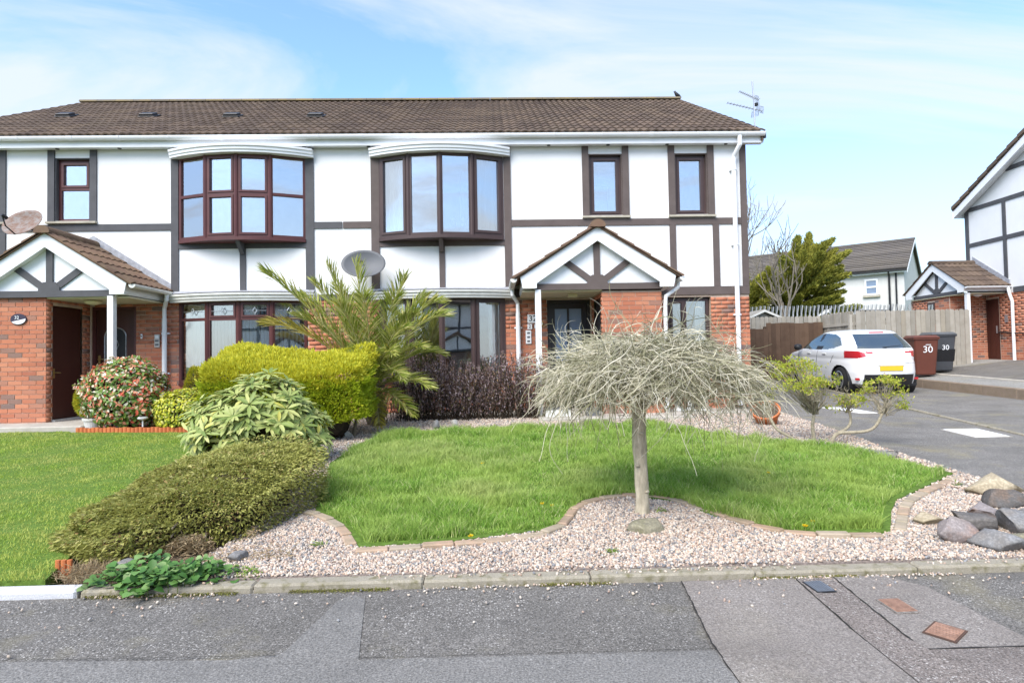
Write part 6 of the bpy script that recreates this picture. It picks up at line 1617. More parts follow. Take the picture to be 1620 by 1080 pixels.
# ============================================================ CAR
def car():
    m, t, b = mat_base('car_paint'); b.inputs['Base Color'].default_value = (.80, .81, .82, 1); b.inputs['Roughness'].default_value = .35; b.inputs['Coat Weight'].default_value = .8; b.inputs['Coat Roughness'].default_value = .05; paint = m
    m, t, b = mat_base('car_glass'); t.nodes.remove(b); gl = N(t, 'ShaderNodeBsdfGlossy'); gl.inputs['Roughness'].default_value = .03; df = N(t, 'ShaderNodeBsdfDiffuse'); df.inputs[0].default_value = (.03, .035, .035, 1); mx = N(t, 'ShaderNodeMixShader'); mx.inputs[0].default_value = .30
    gl.inputs[0].default_value = (.85, .95, .93, 1); t.links.new(df.outputs[0], mx.inputs[1]); t.links.new(gl.outputs[0], mx.inputs[2]); t.links.new(mx.outputs[0], t.nodes['Material Output'].inputs[0]); cgl = m
    m, t, b = mat_base('tail_light'); b.inputs['Base Color'].default_value = (.45, .012, .02, 1); b.inputs['Roughness'].default_value = .15; b.inputs['Coat Weight'].default_value = 1; red = m
    rub = plain('tyre', (.022, .022, .023), .85, .2); rim = plain('alloy', (.45, .46, .48), .3, .5, metal=.8, var=.1)
    T = thing('parked_car', 'white hatchback parked nose-in on the driveway beside the bins', 'car', (9.04, 14.15, g(9.0, 14.2) + .0), 0)
    T.rotation_euler = (R_(2.06), 0, R_(-1.8))
    zs = np.array([.17, .22, .35, .50, .65, .78, .88, .95, 1.0, 1.10, 1.20, 1.30, 1.38, 1.43, 1.465, 1.49, 1.50])
    yr = np.array([.16, .10, .04, .0, .0, .03, .05, .08, .11, .22, .34, .46, .55, .62, .74, 1.0, 1.3])
    yf = np.array([3.85, 3.93, 4.03, 4.06, 4.04, 3.97, 3.78, 3.36, 3.06, 2.86, 2.68, 2.48, 2.28, 2.1, 1.9, 1.6, 1.4])
    ww = np.array([.74, .79, .83, .845, .8475, .847, .838, .825, .808, .768, .724, .676, .634, .600, .55, .40, .05])
    ee = np.array([5, 5, 4.6, 4.4, 4.2, 4.2, 4.4, 4.6, 5, 5.5, 5.5, 5, 4.5, 4, 3.4, 2.6, 2])
    Z = np.concatenate([np.linspace(.17, 1.43, 127), np.linspace(1.435, 1.50, 18)])
    def sm(a):
        v = np.interp(Z, zs, a); k = np.exp(-np.linspace(-2, 2, 9) ** 2); k /= k.sum(); p = np.pad(v, 4, mode='edge'); return np.convolve(p, k, 'valid')
    YR, YFr, WW, EE = sm(yr), sm(yf), sm(ww), sm(ee)
    Mn = 300; th = np.linspace(0, 2 * np.pi, Mn, endpoint=False); c, s = np.cos(th), np.sin(th)
    rows = []
    for i in range(len(Z)):
        p = 2 / EE[i]
        x = WW[i] * np.sign(c) * np.abs(c) ** p; y = (YR[i] + YFr[i]) / 2 + (YFr[i] - YR[i]) / 2 * np.sign(s) * np.abs(s) ** p
        # rear end bows outwards in plan, waist crease along the side
        x = x * (1 - .012 * np.exp(-((Z[i] - .80) / .05) ** 2)); rows.append(np.stack([x, y, np.full(Mn, Z[i])], 1))
    V = np.concatenate(rows)
    i = np.arange(len(Z) - 1)[:, None]; j = np.arange(Mn)[None]; j2 = (j + 1) % Mn
    F = np.stack([i * Mn + j, i * Mn + j2, (i + 1) * Mn + j2, (i + 1) * Mn + j], -1).reshape(-1, 4)
    Cc = V[F].mean(1); nr = np.cross(V[F[:, 1]] - V[F[:, 0]], V[F[:, 3]] - V[F[:, 0]]); nr = unit(nr)
    x, y, z = Cc.T; ax = np.abs(x)
    side = np.abs(nr[:, 0]) > .55; rear = (nr[:, 1] < -.25) & (y < 1.4); front = (nr[:, 1] > .25) & (y > 2)
    sg = side & pip(y, z, [(.72, 1.13), (.92, 1.30), (1.2, 1.385), (1.65, 1.415), (2.1, 1.39), (2.45, 1.27), (2.98, 1.02), (1.6, 1.01), (1.05, 1.05)])
    pil = sg & (((y > 1.70) & (y < 1.83)))
    rg = rear & (z > 1.045) & (z < 1.385) & (ax < .63 - .30 * (z - 1.045)) & ~side
    ws = front & (z > 1.03) & (z < 1.42) & (ax < .70 - .35 * (z - 1.03)) & ~side
    rlamp = (y < .56) & (z > .83 + .10 * np.clip((.66 - ax) / .32, 0, 1)) & (z < 1.0 - .02 * np.clip((.7 - ax) / .3, 0, 1)) & (ax > .37) & ~rg
    lampc = rlamp & (ax < .52) & (z < .945)
    bump_b = ((y < .35) & (z < .46) & (ax < .80) & ~side) | (z < .205)
    arch = side & (((y - .73) ** 2 + (z - .30) ** 2 < .365 ** 2) | ((y - 3.30) ** 2 + (z - .30) ** 2 < .365 ** 2))
    hl = (y > 3.62) & (z > .66) & (z < .80) & (ax > .45)
    part = {}
    used = np.zeros(len(F), bool)
    for nm, sel, mt in (('wheel_arch_gap', arch, None), ('pillar', pil & (x < 0), M['black']), ('pillar', pil & (x > 0), M['black']), ('side_window', sg & (x < 0), cgl), ('side_window', sg & (x > 0), cgl), ('rear_window', rg, cgl), ('windscreen', ws, cgl), ('reversing_light', lampc, M['white']), ('tail_light', rlamp & (x < 0), red), ('tail_light', rlamp & (x > 0), red), ('headlight', hl & (x < 0), cgl), ('headlight', hl & (x > 0), cgl), ('bumper_insert', bump_b, M['black'])):
        sel = sel & ~used; used |= sel
        if mt is not None: part[nm + str(len(part))] = (nm, sel, mt)
    def sub(nm, sel, mt):
        f = F[sel]; ids, inv = np.unique(f, return_inverse=True); me_o = np_mesh(nm, V[ids], inv.reshape(-1, 4), mt, None, smooth=True); me_o.parent = T; return me_o
    body = sub('body', ~used, paint)
    for nm, sel, mt in part.values(): sub(nm, sel, mt)
    # underside
    MB().box(-.70, .70, .2, 3.85, .19, .24).build('underside', M['black'], T, world=False)
    for yc in (.73, 3.30):
        for s in (-1, 1):
            ar = MB().lathe([(.372, 0), (.372, -.26)], (s * .80 if s > 0 else -.80 + .26, yc, .30), axis='x', n=28); ar.f = ar.f[:-2]; ar.build('arch_liner', M['black'], T, world=False, recalc=False)
            pr_ = [(.20, -.09), (.285, -.085), (.305, -.06), (.31, 0), (.305, .06), (.285, .085), (.20, .09)]
            xo = s * .735
            tyre = MB().lathe([(r, h) for r, h in pr_], (xo, yc, .31), axis='x', n=32).build('wheel', rub, T, world=False, smooth=True)
            mb = MB().lathe([(.005, 0), (.205, 0), (.212, s * .02), (.198, s * .03), (.19, -s * .01), (.06, -s * .0)], (xo + s * .075, yc, .31), axis='x', n=28)
            for k in range(10):
                a = 2 * math.pi * (k // 2) / 5 + (.16 if k % 2 else -.16); d = Vector((0, math.cos(a), math.sin(a))); n_ = Vector((0, -math.sin(a), math.cos(a)))
                mb.obox(Vector((xo + s * .082, yc, .31)) + d * .035 - n_ * .012, d * .16, n_ * .024, Vector((s * .022, 0, 0)))
            mb.build('rim', rim, tyre, world=False)
    MB().box(-.26, .26, -.018, .012, .545, .655).build('number_plate', plain('plate_yellow', (.70, .48, .03), .4, .4, var=.05), T, world=False)
    MB().box(-.30, .30, -.010, .05, .66, .70).build('plate_recess', M['white_old'], T, world=False)
    MB().tube([(-.02, .145, 1.07), (-.10, .155, 1.075), (.34, .18, 1.115)], [.012, .010, .006], 6).build('wiper', M['black'], T, world=False)
    MB().box(-.17, .17, .585, .63, 1.405, 1.435).build('brake_light', red, T, world=False)
    mb = MB(); mb.tube([(.045 * math.cos(a), .015, .90 + .033 * math.sin(a)) for a in np.linspace(0, 2 * math.pi, 17)], .005, 5); mb.build('badge', rim, T, world=False)
    for s in (-1, 1):
        mb = MB().lathe([(.01, -.10), (.07, -.08), (.085, 0), (.07, .07), (.01, .09)], (s * .93, 2.62, 1.06), axis='x', n=12); mb.build('door_mirror', M['black'] if s < 0 else paint, T, world=False, smooth=True)
        for yh in (1.32, 2.12): MB().box(s * .835 - .02, s * .835 + .02, yh, yh + .17, .90, .925).build('door_handle', M['white_old'], T, world=False, bevel=.006)
        mb = MB()
        sec = lambda yy, zz: float(np.interp(zz, zs, ww)) * (1 - abs((yy - 2.03) / 2.03) ** 4.6) ** (1 / 4.6)
        for yy in (1.77, 2.80): mb.tube([(s * (sec(yy, z_) + .0005), yy + .06 * (1 - z_), z_) for z_ in np.linspace(.36, 1.0, 12)], .004, 4)
        mb.tube([(s * (sec(yy, z_) + .0005), yy, z_) for yy, z_ in ((.74, 1.1), (.82, .98), (1.0, .86), (1.10, .7))], .004, 4)
        mb.build('door_seam', M['black'], T, world=False)
    mb = MB(); mb.tube([(.69 * t, .02 + .03 * abs(t) ** 3, .72) for t in np.linspace(-1, 1, 17)], .004, 4)
    mb.build('tailgate_seam', M['black'], T, world=False)
    for s in (-1, 1): MB().box(s * .66 - .06, s * .66 + .06, .175, .205, .33, .38).build('reflector', red, T, world=False)
car()

# ============================================================ WHEELIE BINS
def bin_(name, label, x, y, col, lid, nums, rz, nsize, tape=False):
    T = thing(name, label, 'bin', (x, y, g2(x, y)), rz, group='wheelie bins by the fence')
    mt = plain(name + '_plastic', col, .5, .35, var=.1, vscale=3); ml = plain(name + '_lid', lid, .5, .35, var=.12)
    H_, wb, wt, db, dt = 1.0, .23, .285, .25, .35
    mb = MB(); mb.v = [(-wb, -db, .04), (wb, -db, .04), (wb, db * .6, .04), (-wb, db * .6, .04), (-wt, -dt, H_), (wt, -dt, H_), (wt, dt, H_), (-wt, dt, H_)]
    mb.f = [(0, 3, 2, 1), (4, 5, 6, 7), (0, 1, 5, 4), (1, 2, 6, 5), (2, 3, 7, 6), (3, 0, 4, 7)]
    body = mb.build('bin_body', mt, T, world=False, bevel=.03)
    MB().box(-wt - .02, wt + .02, -dt - .02, dt + .01, .955, 1.005).build('rim', mt, body, world=False, bevel=.012)
    mb = MB(); mb.v = [(-wt - .035, -dt - .04, 1.007), (wt + .035, -dt - .04, 1.007), (wt + .035, dt + .02, 1.007), (-wt - .035, dt + .02, 1.007), (-wt + .03, -dt + .06, 1.075), (wt - .03, -dt + .06, 1.075), (wt - .03, dt - .02, 1.09), (-wt + .03, dt - .02, 1.09)]
    mb.f = [(0, 3, 2, 1), (4, 5, 6, 7), (0, 1, 5, 4), (1, 2, 6, 5), (2, 3, 7, 6), (3, 0, 4, 7)]; mb.build('lid', ml, T, world=False, bevel=.014)
    MB().tube([(-wt + .04, dt + .02, 1.0), (-wt + .04, dt + .09, 1.0), (wt - .04, dt + .09, 1.0), (wt - .04, dt + .02, 1.0)], .016, 6).build('handle', ml, T, world=False)
    for s in (-1, 1): MB().lathe([(.03, -.03), (.10, -.03), (.10, .03), (.03, .03)], (s * .27, .20, .10), axis='x', n=16).build('wheel', M['black'], T, world=False)
    sl = math.atan2(dt - db, H_ - .04)
    zc = .70 if not tape else .66
    yy = -(db + (dt - db) * (zc - .04) / (H_ - .04)) - .004
    text_mesh(nums, nsize, M['white'], 'lettering', body, (.03, yy - .004, zc), (math.pi / 2 + sl, 0, 0), .003, world=False)
    if tape:
        m2 = plain('bin_band', (.012, .012, .014), .25, .5)
        mb = MB(); 
        q = lambda zz: (wb + (wt - wb) * (zz - .04) / .96 + .006, db + (dt - db) * (zz - .04) / .96 + .006)
        a, b_ = q(.30), q(.62); MB_ = MB(); MB_.v = [(-a[0], -a[1], .30), (a[0], -a[1], .30), (a[0], a[1] * .7, .30), (-a[0], a[1] * .7, .30), (-b_[0], -b_[1], .62), (b_[0], -b_[1], .62), (b_[0], b_[1] * .85, .62), (-b_[0], b_[1] * .85, .62)]
        MB_.f = [(0, 1, 5, 4), (1, 2, 6, 5), (2, 3, 7, 6), (3, 0, 4, 7)]; MB_.build('wrapped_band', m2, body, world=False)
    else: MB().box(-.02, .10, yy - .022, yy - .008, .82, .835).build('sticker', M['white'], body, world=False)
bin_('brown_bin', 'brown wheelie bin marked 30, beside the white car', 11.28, 16.35, (.115, .035, .022), (.13, .045, .03), '30', R_(-14), .24)
bin_('grey_bin', 'dark grey wheelie bin right of the brown one', 12.02, 16.75, (.055, .058, .065), (.10, .105, .11), '30', R_(-10), .18, tape=True)

# ============================================================ DISHES, AERIAL, BIRD
def dish(label, c, w_, h_, face, mat, arm_mat, wall, bracket=True):
    T = thing('satellite_dish', label, 'satellite dish', wall)
    c = Vector(c); f = Vector(face).normalized(); u = f.cross(Vector((0, 0, 1))).normalized(); v = u.cross(f)
    if v.z < 0: v = -v
    mb = MB(); n, k = 28, 7
    for i in range(k + 1):
        r = i / k
        for j in range(n):
            a = 2 * math.pi * j / n; p = c + u * (w_ * r * math.cos(a)) + v * (h_ * r * math.sin(a)) + f * (.085 * r * r); mb.v.append(tuple(p))
    for i in range(k):
        for j in range(n):
            j2 = (j + 1) % n; mb.f.append((i * n + j, i * n + j2, (i + 1) * n + j2, (i + 1) * n + j))
    o = mb.build('reflector', mat, T, smooth=True, recalc=False)
    md = o.modifiers.new('thickness', 'SOLIDIFY'); md.thickness = .008
    MB().tube([c + f * .085 * .98 + v * (-h_), c - v * h_ * .9 + f * .28, c - v * h_ * .45 + f * .40], .011, 6).build('feed_arm', arm_mat, T)
    q = c - v * h_ * .40 + f * .42; MB().tube([q, q - f * .04, q - f * .10], [.022, .032, .03], 10).build('receiver', M['black'], T)
    MB().tube([c - f * .01, c - f * .12, Vector(wall)], [.03, .025, .025], 8).build('bracket', arm_mat, T)
M['dish_grey'] = plain('dish_grey', (.12, .125, .135), .55, .35, var=.06); M['dish_white'] = plain('dish_white', (.55, .53, .50), .55, .3, var=.05)
m, t, b = mat_base('dish_rusty'); cc = ramp(t, noise(t, 9, 6, .7, (1, 1, 2.0)), [(.40, (.24, .215, .205)), (.55, (.20, .13, .10)), (.7, (.14, .07, .05))]); t.links.new(cc, b.inputs['Base Color']); b.inputs['Roughness'].default_value = .8; M['dish_rust'] = m
p = at(576, 420, 11.25)
dish('grey satellite dish on the wall above the palm', p, .385, .265, (.05, -1, .33), M['dish_grey'], M['steel'], (p.x + .05, 11.6, p.z - .05))
p = at(41, 356, 11.15)
dish('rusty satellite dish on the left wall above the porch roof', p, .41, .26, (-.25, -1, .50), M['dish_rust'], M['black'], (p.x + .1, 11.6, p.z - .1))
def aerial():
    b0 = Vector((4.99, 11.62, 5.46)); T = thing('tv_aerial', 'twin-boom television aerial on a mast at the right roof corner', 'aerial', b0)
    MB().tube([b0, b0 + Vector((-.01, 0, .78)), b0 + Vector((-.03, 0, 1.15))], .013, 6).build('mast', M['steel'], T)
    for (a, e, hgt) in ((at(1206, 176, 11.62), at(1151, 163, 11.62), 0), (at(1200, 158, 11.62), at(1170, 145, 11.62), 0)):
        bm_ = MB().tube([a, e], .008, 5); d = e - a; el = MB()
        for k in range(12):
            q = a + d * (k / 11); el.tube([q + Vector((0, -.07 + .002 * k, 0)), q + Vector((0, .07 - .002 * k, 0))], .003, 4); el.tube([q + Vector((0, 0, -.018)), q + Vector((0, 0, .018))], .004, 4)
        o = bm_.build('boom', M['steel'], T); el.build('elements', M['steel'], o)
    mb = MB(); g0 = at(1196, 166, 11.62)
    def grid(o, a, b_, n):
        for k in range(n + 1): mb.tube([o + a * (k / n), o + a * (k / n) + b_], .0045, 4)
        mb.tube([o, o + a], .0045, 4); mb.tube([o + b_, o + a + b_], .0045, 4)
    grid(at(1195, 151, 11.62), Vector((.02, .12, .03)) * 1 + Vector((.09, 0, .0)), Vector((.02, 0, -.27)), 3)
    grid(at(1190, 177, 11.62), Vector((.0, .05, -.09)), Vector((.16, .06, .06)), 4); grid(at(1203, 168, 11.62), Vector((.08, .05, .0)), Vector((-.01, 0, -.12)), 3)
    mb.build('reflector_grid', M['steel'], T); MB().box(g0.x - .02, g0.x + .03, g0.y - .03, g0.y + .03, g0.z - .02, g0.z + .03).build('junction_box', M['black'], T)
    q = at(1209, 214, 11.4); MB().tube([q + Vector((0, 0, .05)), q - Vector((0, 0, .05))], .035, 8).build('floodlight', M['black'], T)
aerial()
def bird():
    p = at(1072, 151.5, 16.4); T = thing('bird', 'small dark bird perched on the right end of the roof ridge', 'bird', p - Vector((0, 0, .06)))
    mb = MB().tube([p + Vector((.10, 0, -.05)), p + Vector((.03, 0, -.01)), p + Vector((-.03, 0, .03)), p + Vector((-.06, 0, .08)), p + Vector((-.075, 0, .105)), p + Vector((-.11, 0, .10))], [.008, .045, .05, .032, .03, .003], 8); mb.build('bird_body', M['black'], T, smooth=True)
    mb = MB(); 
    for s in (-1, 1): mb.tube([p + Vector((-.01, s * .015, -.02)), p + Vector((-.01, s * .015, -.08))], .004, 4)
    mb.build('leg', M['black'], T)
bird()

# ============================================================ ROCKS
def rockmat(name, a, b_, c=None):
    m, t, b = mat_base(name); co = ramp(t, noise(t, 9, 7, .65), [(.3, a), (.7, b_)])
    if c: co = mixrgb(t, ramp(t, noise(t, 6, 5, .6), [(.5, (0, 0, 0)), (.66, (.8, .8, .8))]), co, c)
    co = mixrgb(t, ramp(t, noise(t, 60, 4, .6), [(.45, (.45, .45, .45)), (.65, (0, 0, 0))]), co, tuple(x * .45 for x in a))
    t.links.new(co, b.inputs['Base Color']); b.inputs['Roughness'].default_value = .9; b.inputs['Specular IOR Level'].default_value = .2; bump(t, b, noise(t, 40, 6, .65), .7, .01)
    return m
RM = {'grey': rockmat('rock_grey', (.20, .20, .20), (.34, .335, .33), (.27, .24, .21)), 'dark': rockmat('rock_dark', (.12, .115, .11), (.22, .20, .185), (.20, .14, .10)), 'tan': rockmat('rock_tan', (.40, .33, .22), (.60, .52, .38), (.34, .29, .18)), 'pink': rockmat('rock_pink', (.27, .23, .22), (.40, .36, .345), (.33, .22, .17)), 'moss': rockmat('rock_moss', (.23, .215, .16), (.36, .33, .23), (.28, .27, .13)), 'white': rockmat('rock_white', (.44, .42, .37), (.62, .59, .53))}
def rock(label, c, r, kind, seed, rz=0.0, tilt=0.0):
    rng = np.random.default_rng(seed); bm = bmesh.new(); bmesh.ops.create_icosphere(bm, subdivisions=3, radius=1.0)
    V = np.array([v.co[:] for v in bm.verts]); F = np.array([[v.index for v in f.verts] for f in bm.faces]); bm.free()
    # cut by random planes so that it has flat faces and edges
    for k in range(9):
        zk = 1 - 2 * (k + .5) / 9; ak = k * 2.39996 + seed; n_ = np.array([math.sqrt(1 - zk * zk) * math.cos(ak), math.sqrt(1 - zk * zk) * math.sin(ak), zk]) + rng.normal(0, .30, 3); n_ /= np.linalg.norm(n_); d_ = rng.uniform(.40, .72); s = V @ n_ - d_; V = V - np.outer(np.where(s > 0, s, 0) * 1.0, n_)
    V = V * (1 + lumps(V * 3 + seed, 3.0, .035, seed)[:, None])
    V = V * np.array(r) * 1.38; a = rz; x = V[:, 0] * math.cos(tilt) - V[:, 2] * math.sin(tilt); z = V[:, 0] * math.sin(tilt) + V[:, 2] * math.cos(tilt)
    V = np.stack([x * math.cos(a) - V[:, 1] * math.sin(a), x * math.sin(a) + V[:, 1] * math.cos(a), z], 1)
    o = np_mesh('rock', V, F, RM[kind]); o.location = c; return tag(o, label, 'rock', 'garden rocks')
ZG = lambda y: .044 * y + .045
rock('flat mossy stone at the foot of the weeping tree', (1.08, 4.42, ZG(4.4) + .01), (.13, .10, .055), 'moss', 3)
rock('large pinkish grey rock at the left front of the corner rock pile', (2.95, 4.05, ZG(4.05) + .045), (.135, .10, .105), 'pink', 5, .2)
rock('flat blue-grey slab at the front of the rock pile by the kerb', (3.13, 3.92, ZG(3.9) + .03), (.15, .11, .06), 'grey', 8, -.2)
rock('dark brown boulder in the middle of the corner rock pile', (3.28, 4.27, ZG(4.27) + .05), (.145, .11, .095), 'dark', 11, .1)
rock('low tan rock behind the pinkish grey rock', (3.08, 4.44, ZG(4.44) + .02), (.12, .07, .05), 'tan', 14, .25)
rock('greenish boulder at the right edge of the rock pile', (3.52, 4.20, ZG(4.2) + .05), (.13, .11, .10), 'grey', 17)
rock('long pale rock leaning at the right front of the rock pile', (3.36, 3.92, ZG(3.9) + .04), (.17, .07, .065), 'moss', 19, -.55, .25)
rock('brown rounded rock behind the dark boulder', (3.56, 4.55, ZG(4.5) + .03), (.15, .10, .07), 'pink', 23, .3)
rock('grey brown slab below the cream boulder', (3.95, 4.82, ZG(4.8) + .05), (.20, .12, .085), 'dark', 27, -.1)
rock('cream boulder at the back of the rock pile beside the driveway', (4.10, 5.12, ZG(5.1) + .07), (.17, .12, .10), 'tan', 29, -.3)
rock('grey rock at the end of the rock pile near the frame edge', (3.76, 4.36, ZG(4.4) + .05), (.13, .11, .09), 'grey', 31, .4)
rock('smooth grey stone on the gravel by the driveway edge', (4.17, 6.75, ZG(6.7) + .02), (.22, .12, .06), 'grey', 33, -.4)
rock('dark round stone behind the lawn with a pale spot', (-.87, 9.35, ZG(9.3) + .05), (.075, .07, .07), 'grey', 35)
rock('pale stone behind the lawn under the purple hedge', (-.60, 9.55, ZG(9.5) + .04), (.06, .055, .05), 'white', 37)
rock('white stone near the foot of the golden hedge', (-2.02, 8.75, ZG(8.7) + .03), (.07, .06, .06), 'white', 39)
rock('grey stone half hidden under the spreading conifer, left', (-2.26, 3.95, ZG(3.9) + .02), (.065, .04, .035), 'grey', 41)
rock('grey stone half hidden under the spreading conifer, right', (-1.62, 4.05, ZG(4.0) + .02), (.06, .045, .035), 'grey', 43)

# ============================================================ TERRACOTTA EDGING, POTS, LIGHT
M['terracotta'] = pieces('terracotta', [(0, (.50, .15, .055)), (.5, (.58, .19, .07)), (1, (.46, .14, .055))], .8, .2, .25, 8, .2, 80, gcol=(.35, .14, .07))
T = thing('terracotta_edging', 'orange terracotta scalloped edging along the back of the left lawn', 'edging', (-5.3, 9.55, g(0, 9.55)))
n = 30
for k in range(n):
    s = k / n; x = -6.24 + 1.82 * s; y = 9.64 - .16 * s; x1 = -6.24 + 1.82 * (k + 1) / n; zb = g(x, y)
    pts = [(x + (x1 - x) * (.5 + .48 * math.cos(a)), y - .018 * math.sin(a), zb) for a in np.linspace(0, math.pi, 7)] + [(x, y + .03, zb), (x1 - .001, y + .03, zb)][::1]
    MB().prism(pts, (0, 0, .125 + .006 * math.sin(k * 1.7))).build('edging_tile', M['terracotta'], T)
T = thing('edging_stub', 'short orange terracotta edging piece at the front end of the left lawn', 'edging', (-2.62, 3.98, .17))
for k in range(3):
    MB().prism([(-2.66 + .035 * k + .016 * math.cos(a), 3.95 - .012 * math.sin(a), .17) for a in np.linspace(0, 2 * math.pi, 9)[:-1]], (0, 0, .11)).build('edging_tile', M['terracotta'], T)
def pot(label, c, r, h, mat, plant=None):
    T = thing('plant_pot', label, 'plant pot', c)
    MB().lathe([(r * .62, 0), (r * .70, .01), (r * .95, h * .82), (r * 1.06, h * .83), (r * 1.08, h), (r * .95, h), (r * .90, h * .85), (.005, h * .85)], c, n=22).build('pot', mat, T)
    MB().lathe([(.004, h * .88), (r * .9, h * .86), (r * .9, h * .80)], c, n=16).build('soil', M['earth'], T)
    if plant:
        n_ = 120; P = np.array(c) + np.stack([RNG.normal(0, r * .4, n_), RNG.normal(0, r * .4, n_), np.full(n_, h * .88)], 1)
        V, F = leaf_mesh(P, RNG.normal(0, .6, (n_, 3)) + np.array([0, 0, .8]), RNG.uniform(.03, .08, n_), .02); np_mesh('leaves', V, F, M[plant], T)
    return T
pot('white pot with small dark pansies by the left path', (-6.12, 9.86, g(0, 9.9) + .04), .135, .20, M['white_old'], 'purple')
tp = pot('terracotta pot tipped on its side behind the weeping tree', (4.02, 9.25, g(0, 9.3) + .13), .19, .30, M['terracotta']); tp.rotation_euler = (R_(24), R_(-30), R_(20)); tp.location.z -= .11
T = thing('solar_light', 'small white solar garden light on a stake behind the terracotta edging', 'garden light', (-5.30, 9.72, g(0, 9.7)))
MB().tube([(-5.30, 9.72, .43), (-5.30, 9.72, .66)], .012, 6).build('stake', M['white'], T); MB().lathe([(.03, .64), (.07, .66), (.075, .675), (.06, .69), (.005, .695)], (-5.30, 9.72, 0), n=14).build('lamp_head', M['white'], T)
# things left on the right doorstep
def crate(label, c, s, mat):
    T = thing('storage_box', label, 'box', c); x, y, z = c
    mb = MB(); a, b_, h = s
    mb.box(x - a, x + a, y - b_, y + b_, z, z + .015); mb.box(x - a, x + a, y - b_, y - b_ + .012, z + .016, z + h); mb.box(x - a, x + a, y + b_ - .012, y + b_, z + .016, z + h); mb.box(x - a, x - a + .012, y - b_ + .013, y + b_ - .013, z + .016, z + h); mb.box(x + a - .012, x + a, y - b_ + .013, y + b_ - .013, z + .016, z + h)
    mb.build('tub', mat, T); MB().box(x - a - .012, x + a + .012, y - b_ - .012, y + b_ + .012, z + h + .001, z + h + .02).build('lid', M['dish_grey'], T, bevel=.005)
crate('low white storage box on the right doorstep behind the weeping tree', (1.02, 10.25, .531), (.20, .13, .11), M['white_old'])
crate('small grey storage box on the doorstep by the brick porch wall', (1.58, 10.22, .531), (.10, .10, .10), M['dish_grey'])
T = thing('garden_ornament', 'white garden ornament cluster against the wall behind the weeping tree', 'ornament', (3.42, 10.9, .50))
for (dx_, h, r) in ((0, .34, .10), (.24, .26, .09), (-.22, .42, .11)):
    MB().lathe([(r * .8, 0), (r, .02), (r * .55, .08), (r * .45, h * .55), (r * .9, h * .8), (r, h), (r * .6, h), (.004, h * .9)], (3.42 + dx_, 10.95, .50), n=16).build('urn', M['white_old'], T)

# ============================================================ COVERS IN THE ROAD AND DRIVE
def cover(label, c, a, b_, ang, mat, bars, fm, dz=.010, diag=False):
    x, y = c; z = g(x, y) + dz; T = thing('access_cover', label, 'cover', (x, y, z), group='covers in the tarmac')
    u = Vector((math.cos(ang), math.sin(ang), .044 * math.sin(ang))); v = Vector((-math.sin(ang), math.cos(ang), .044 * math.cos(ang))); o = Vector((x, y, z))
    MB().obox(o - u * a - v * b_, u * 2 * a, v * 2 * b_, (0, 0, .004)).build('frame', fm, T)
    MB().obox(o - u * a * .88 - v * b_ * .86 + Vector((0, 0, .0045)), u * 1.76 * a, v * 1.72 * b_, (0, 0, .002)).build('plate', mat, T)
    for k in range(bars):
        s = -.8 + 1.6 * (k + .5) / bars; MB().obox(o + u * a * (s - .5 / bars) - v * b_ * .8 + Vector((0, 0, .0068)), u * a * (.9 / bars), v * 1.6 * b_, (0, 0, .004)).build('bar', mat if not diag else fm, T)
    return T
rustc = plain('rust_iron', (.36, .22, .16), .8, .3, metal=.3, var=.25, vscale=30); greyc = plain('iron_grey', (.17, .19, .22), .6, .4, metal=.3, var=.15, vscale=30)
cover('grey metal stopcock cover in the tarmac strip by the kerb', (1.775, 3.475), .055, .075, R_(4), greyc, 6, M['black'])
cover('pink rusty grid cover in the pale tarmac patch', (2.045, 3.215), .062, .085, R_(2), rustc, 9, M['tar_patch'])
cover('rusty diamond-set gully grate nearest the camera', (2.085, 2.93), .085, .068, R_(38), rustc, 6, plain('rust_dark', (.10, .06, .045), .85, .2))
wc = plain('white_cover', (.80, .80, .80), .6, .3, var=.02)
for pts, lab in (([(6.38, 8.84), (6.92, 8.91), (6.82, 8.22), (6.31, 8.16)], 'white rectangular panel on the driveway, nearer one'), ([(6.05, 11.55), (6.50, 11.60), (6.62, 10.75), (6.28, 10.70)], 'white rectangular panel on the driveway, farther one')):
    cx = sum(p[0] for p in pts) / 4; cy = sum(p[1] for p in pts) / 4; T = thing('white_panel', lab, 'panel', (cx, cy, g(cx, cy)))
    MB().prism([(x, y, g(x, y) + .006) for x, y in pts], (0, 0, .008)).build('plate', wc, T)
    MB().prism([(cx + (x - cx) * 1.12, cy + (y - cy) * 1.12, g(x, y) + .0045) for x, y in pts], (0, 0, .003)).build('frame', M['concrete'], T)

# ============================================================ SIGNS ON THE HOUSES
def plate(label, p, w_, h_, mat, name='sign_plate', cat='sign'):
    T = thing(name, label, cat, p); MB().box(p[0] - w_ / 2, p[0] + w_ / 2, p[1] - .012, p[1], p[2] - h_ / 2, p[2] + h_ / 2).build('plate', mat, T); return T
blk = plain('ink_black', (.02, .02, .025), .6, .2)
p = at(843, 504, 11.585); T = plate('white house number sign reading 32 on the brick by the right porch post', (p.x, 11.58, p.z), .20, .155, M['white']); text_mesh('32', .15, blk, 'lettering', T, (p.x - .005, 11.566, p.z))
p = at(838, 516.5, 11.585); T = plate('small white sign with a dark mark under the 32 sign', (p.x, 11.58, p.z), .085, .095, M['white']); text_mesh('2', .085, blk, 'lettering', T, (p.x, 11.566, p.z))
p = at(847.5, 516, 11.585); T = plate('small white tag beside the post under the 32 sign', (p.x, 11.58, p.z), .05, .07, M['white']); text_mesh('-', .06, blk, 'lettering', T, (p.x, 11.566, p.z))
p = at(836, 533, 11.585); T = plate('tall white entry panel with three grey buttons by the right porch', (p.x, 11.58, p.z), .10, .245, M['white'], 'entry_panel', 'entry panel')
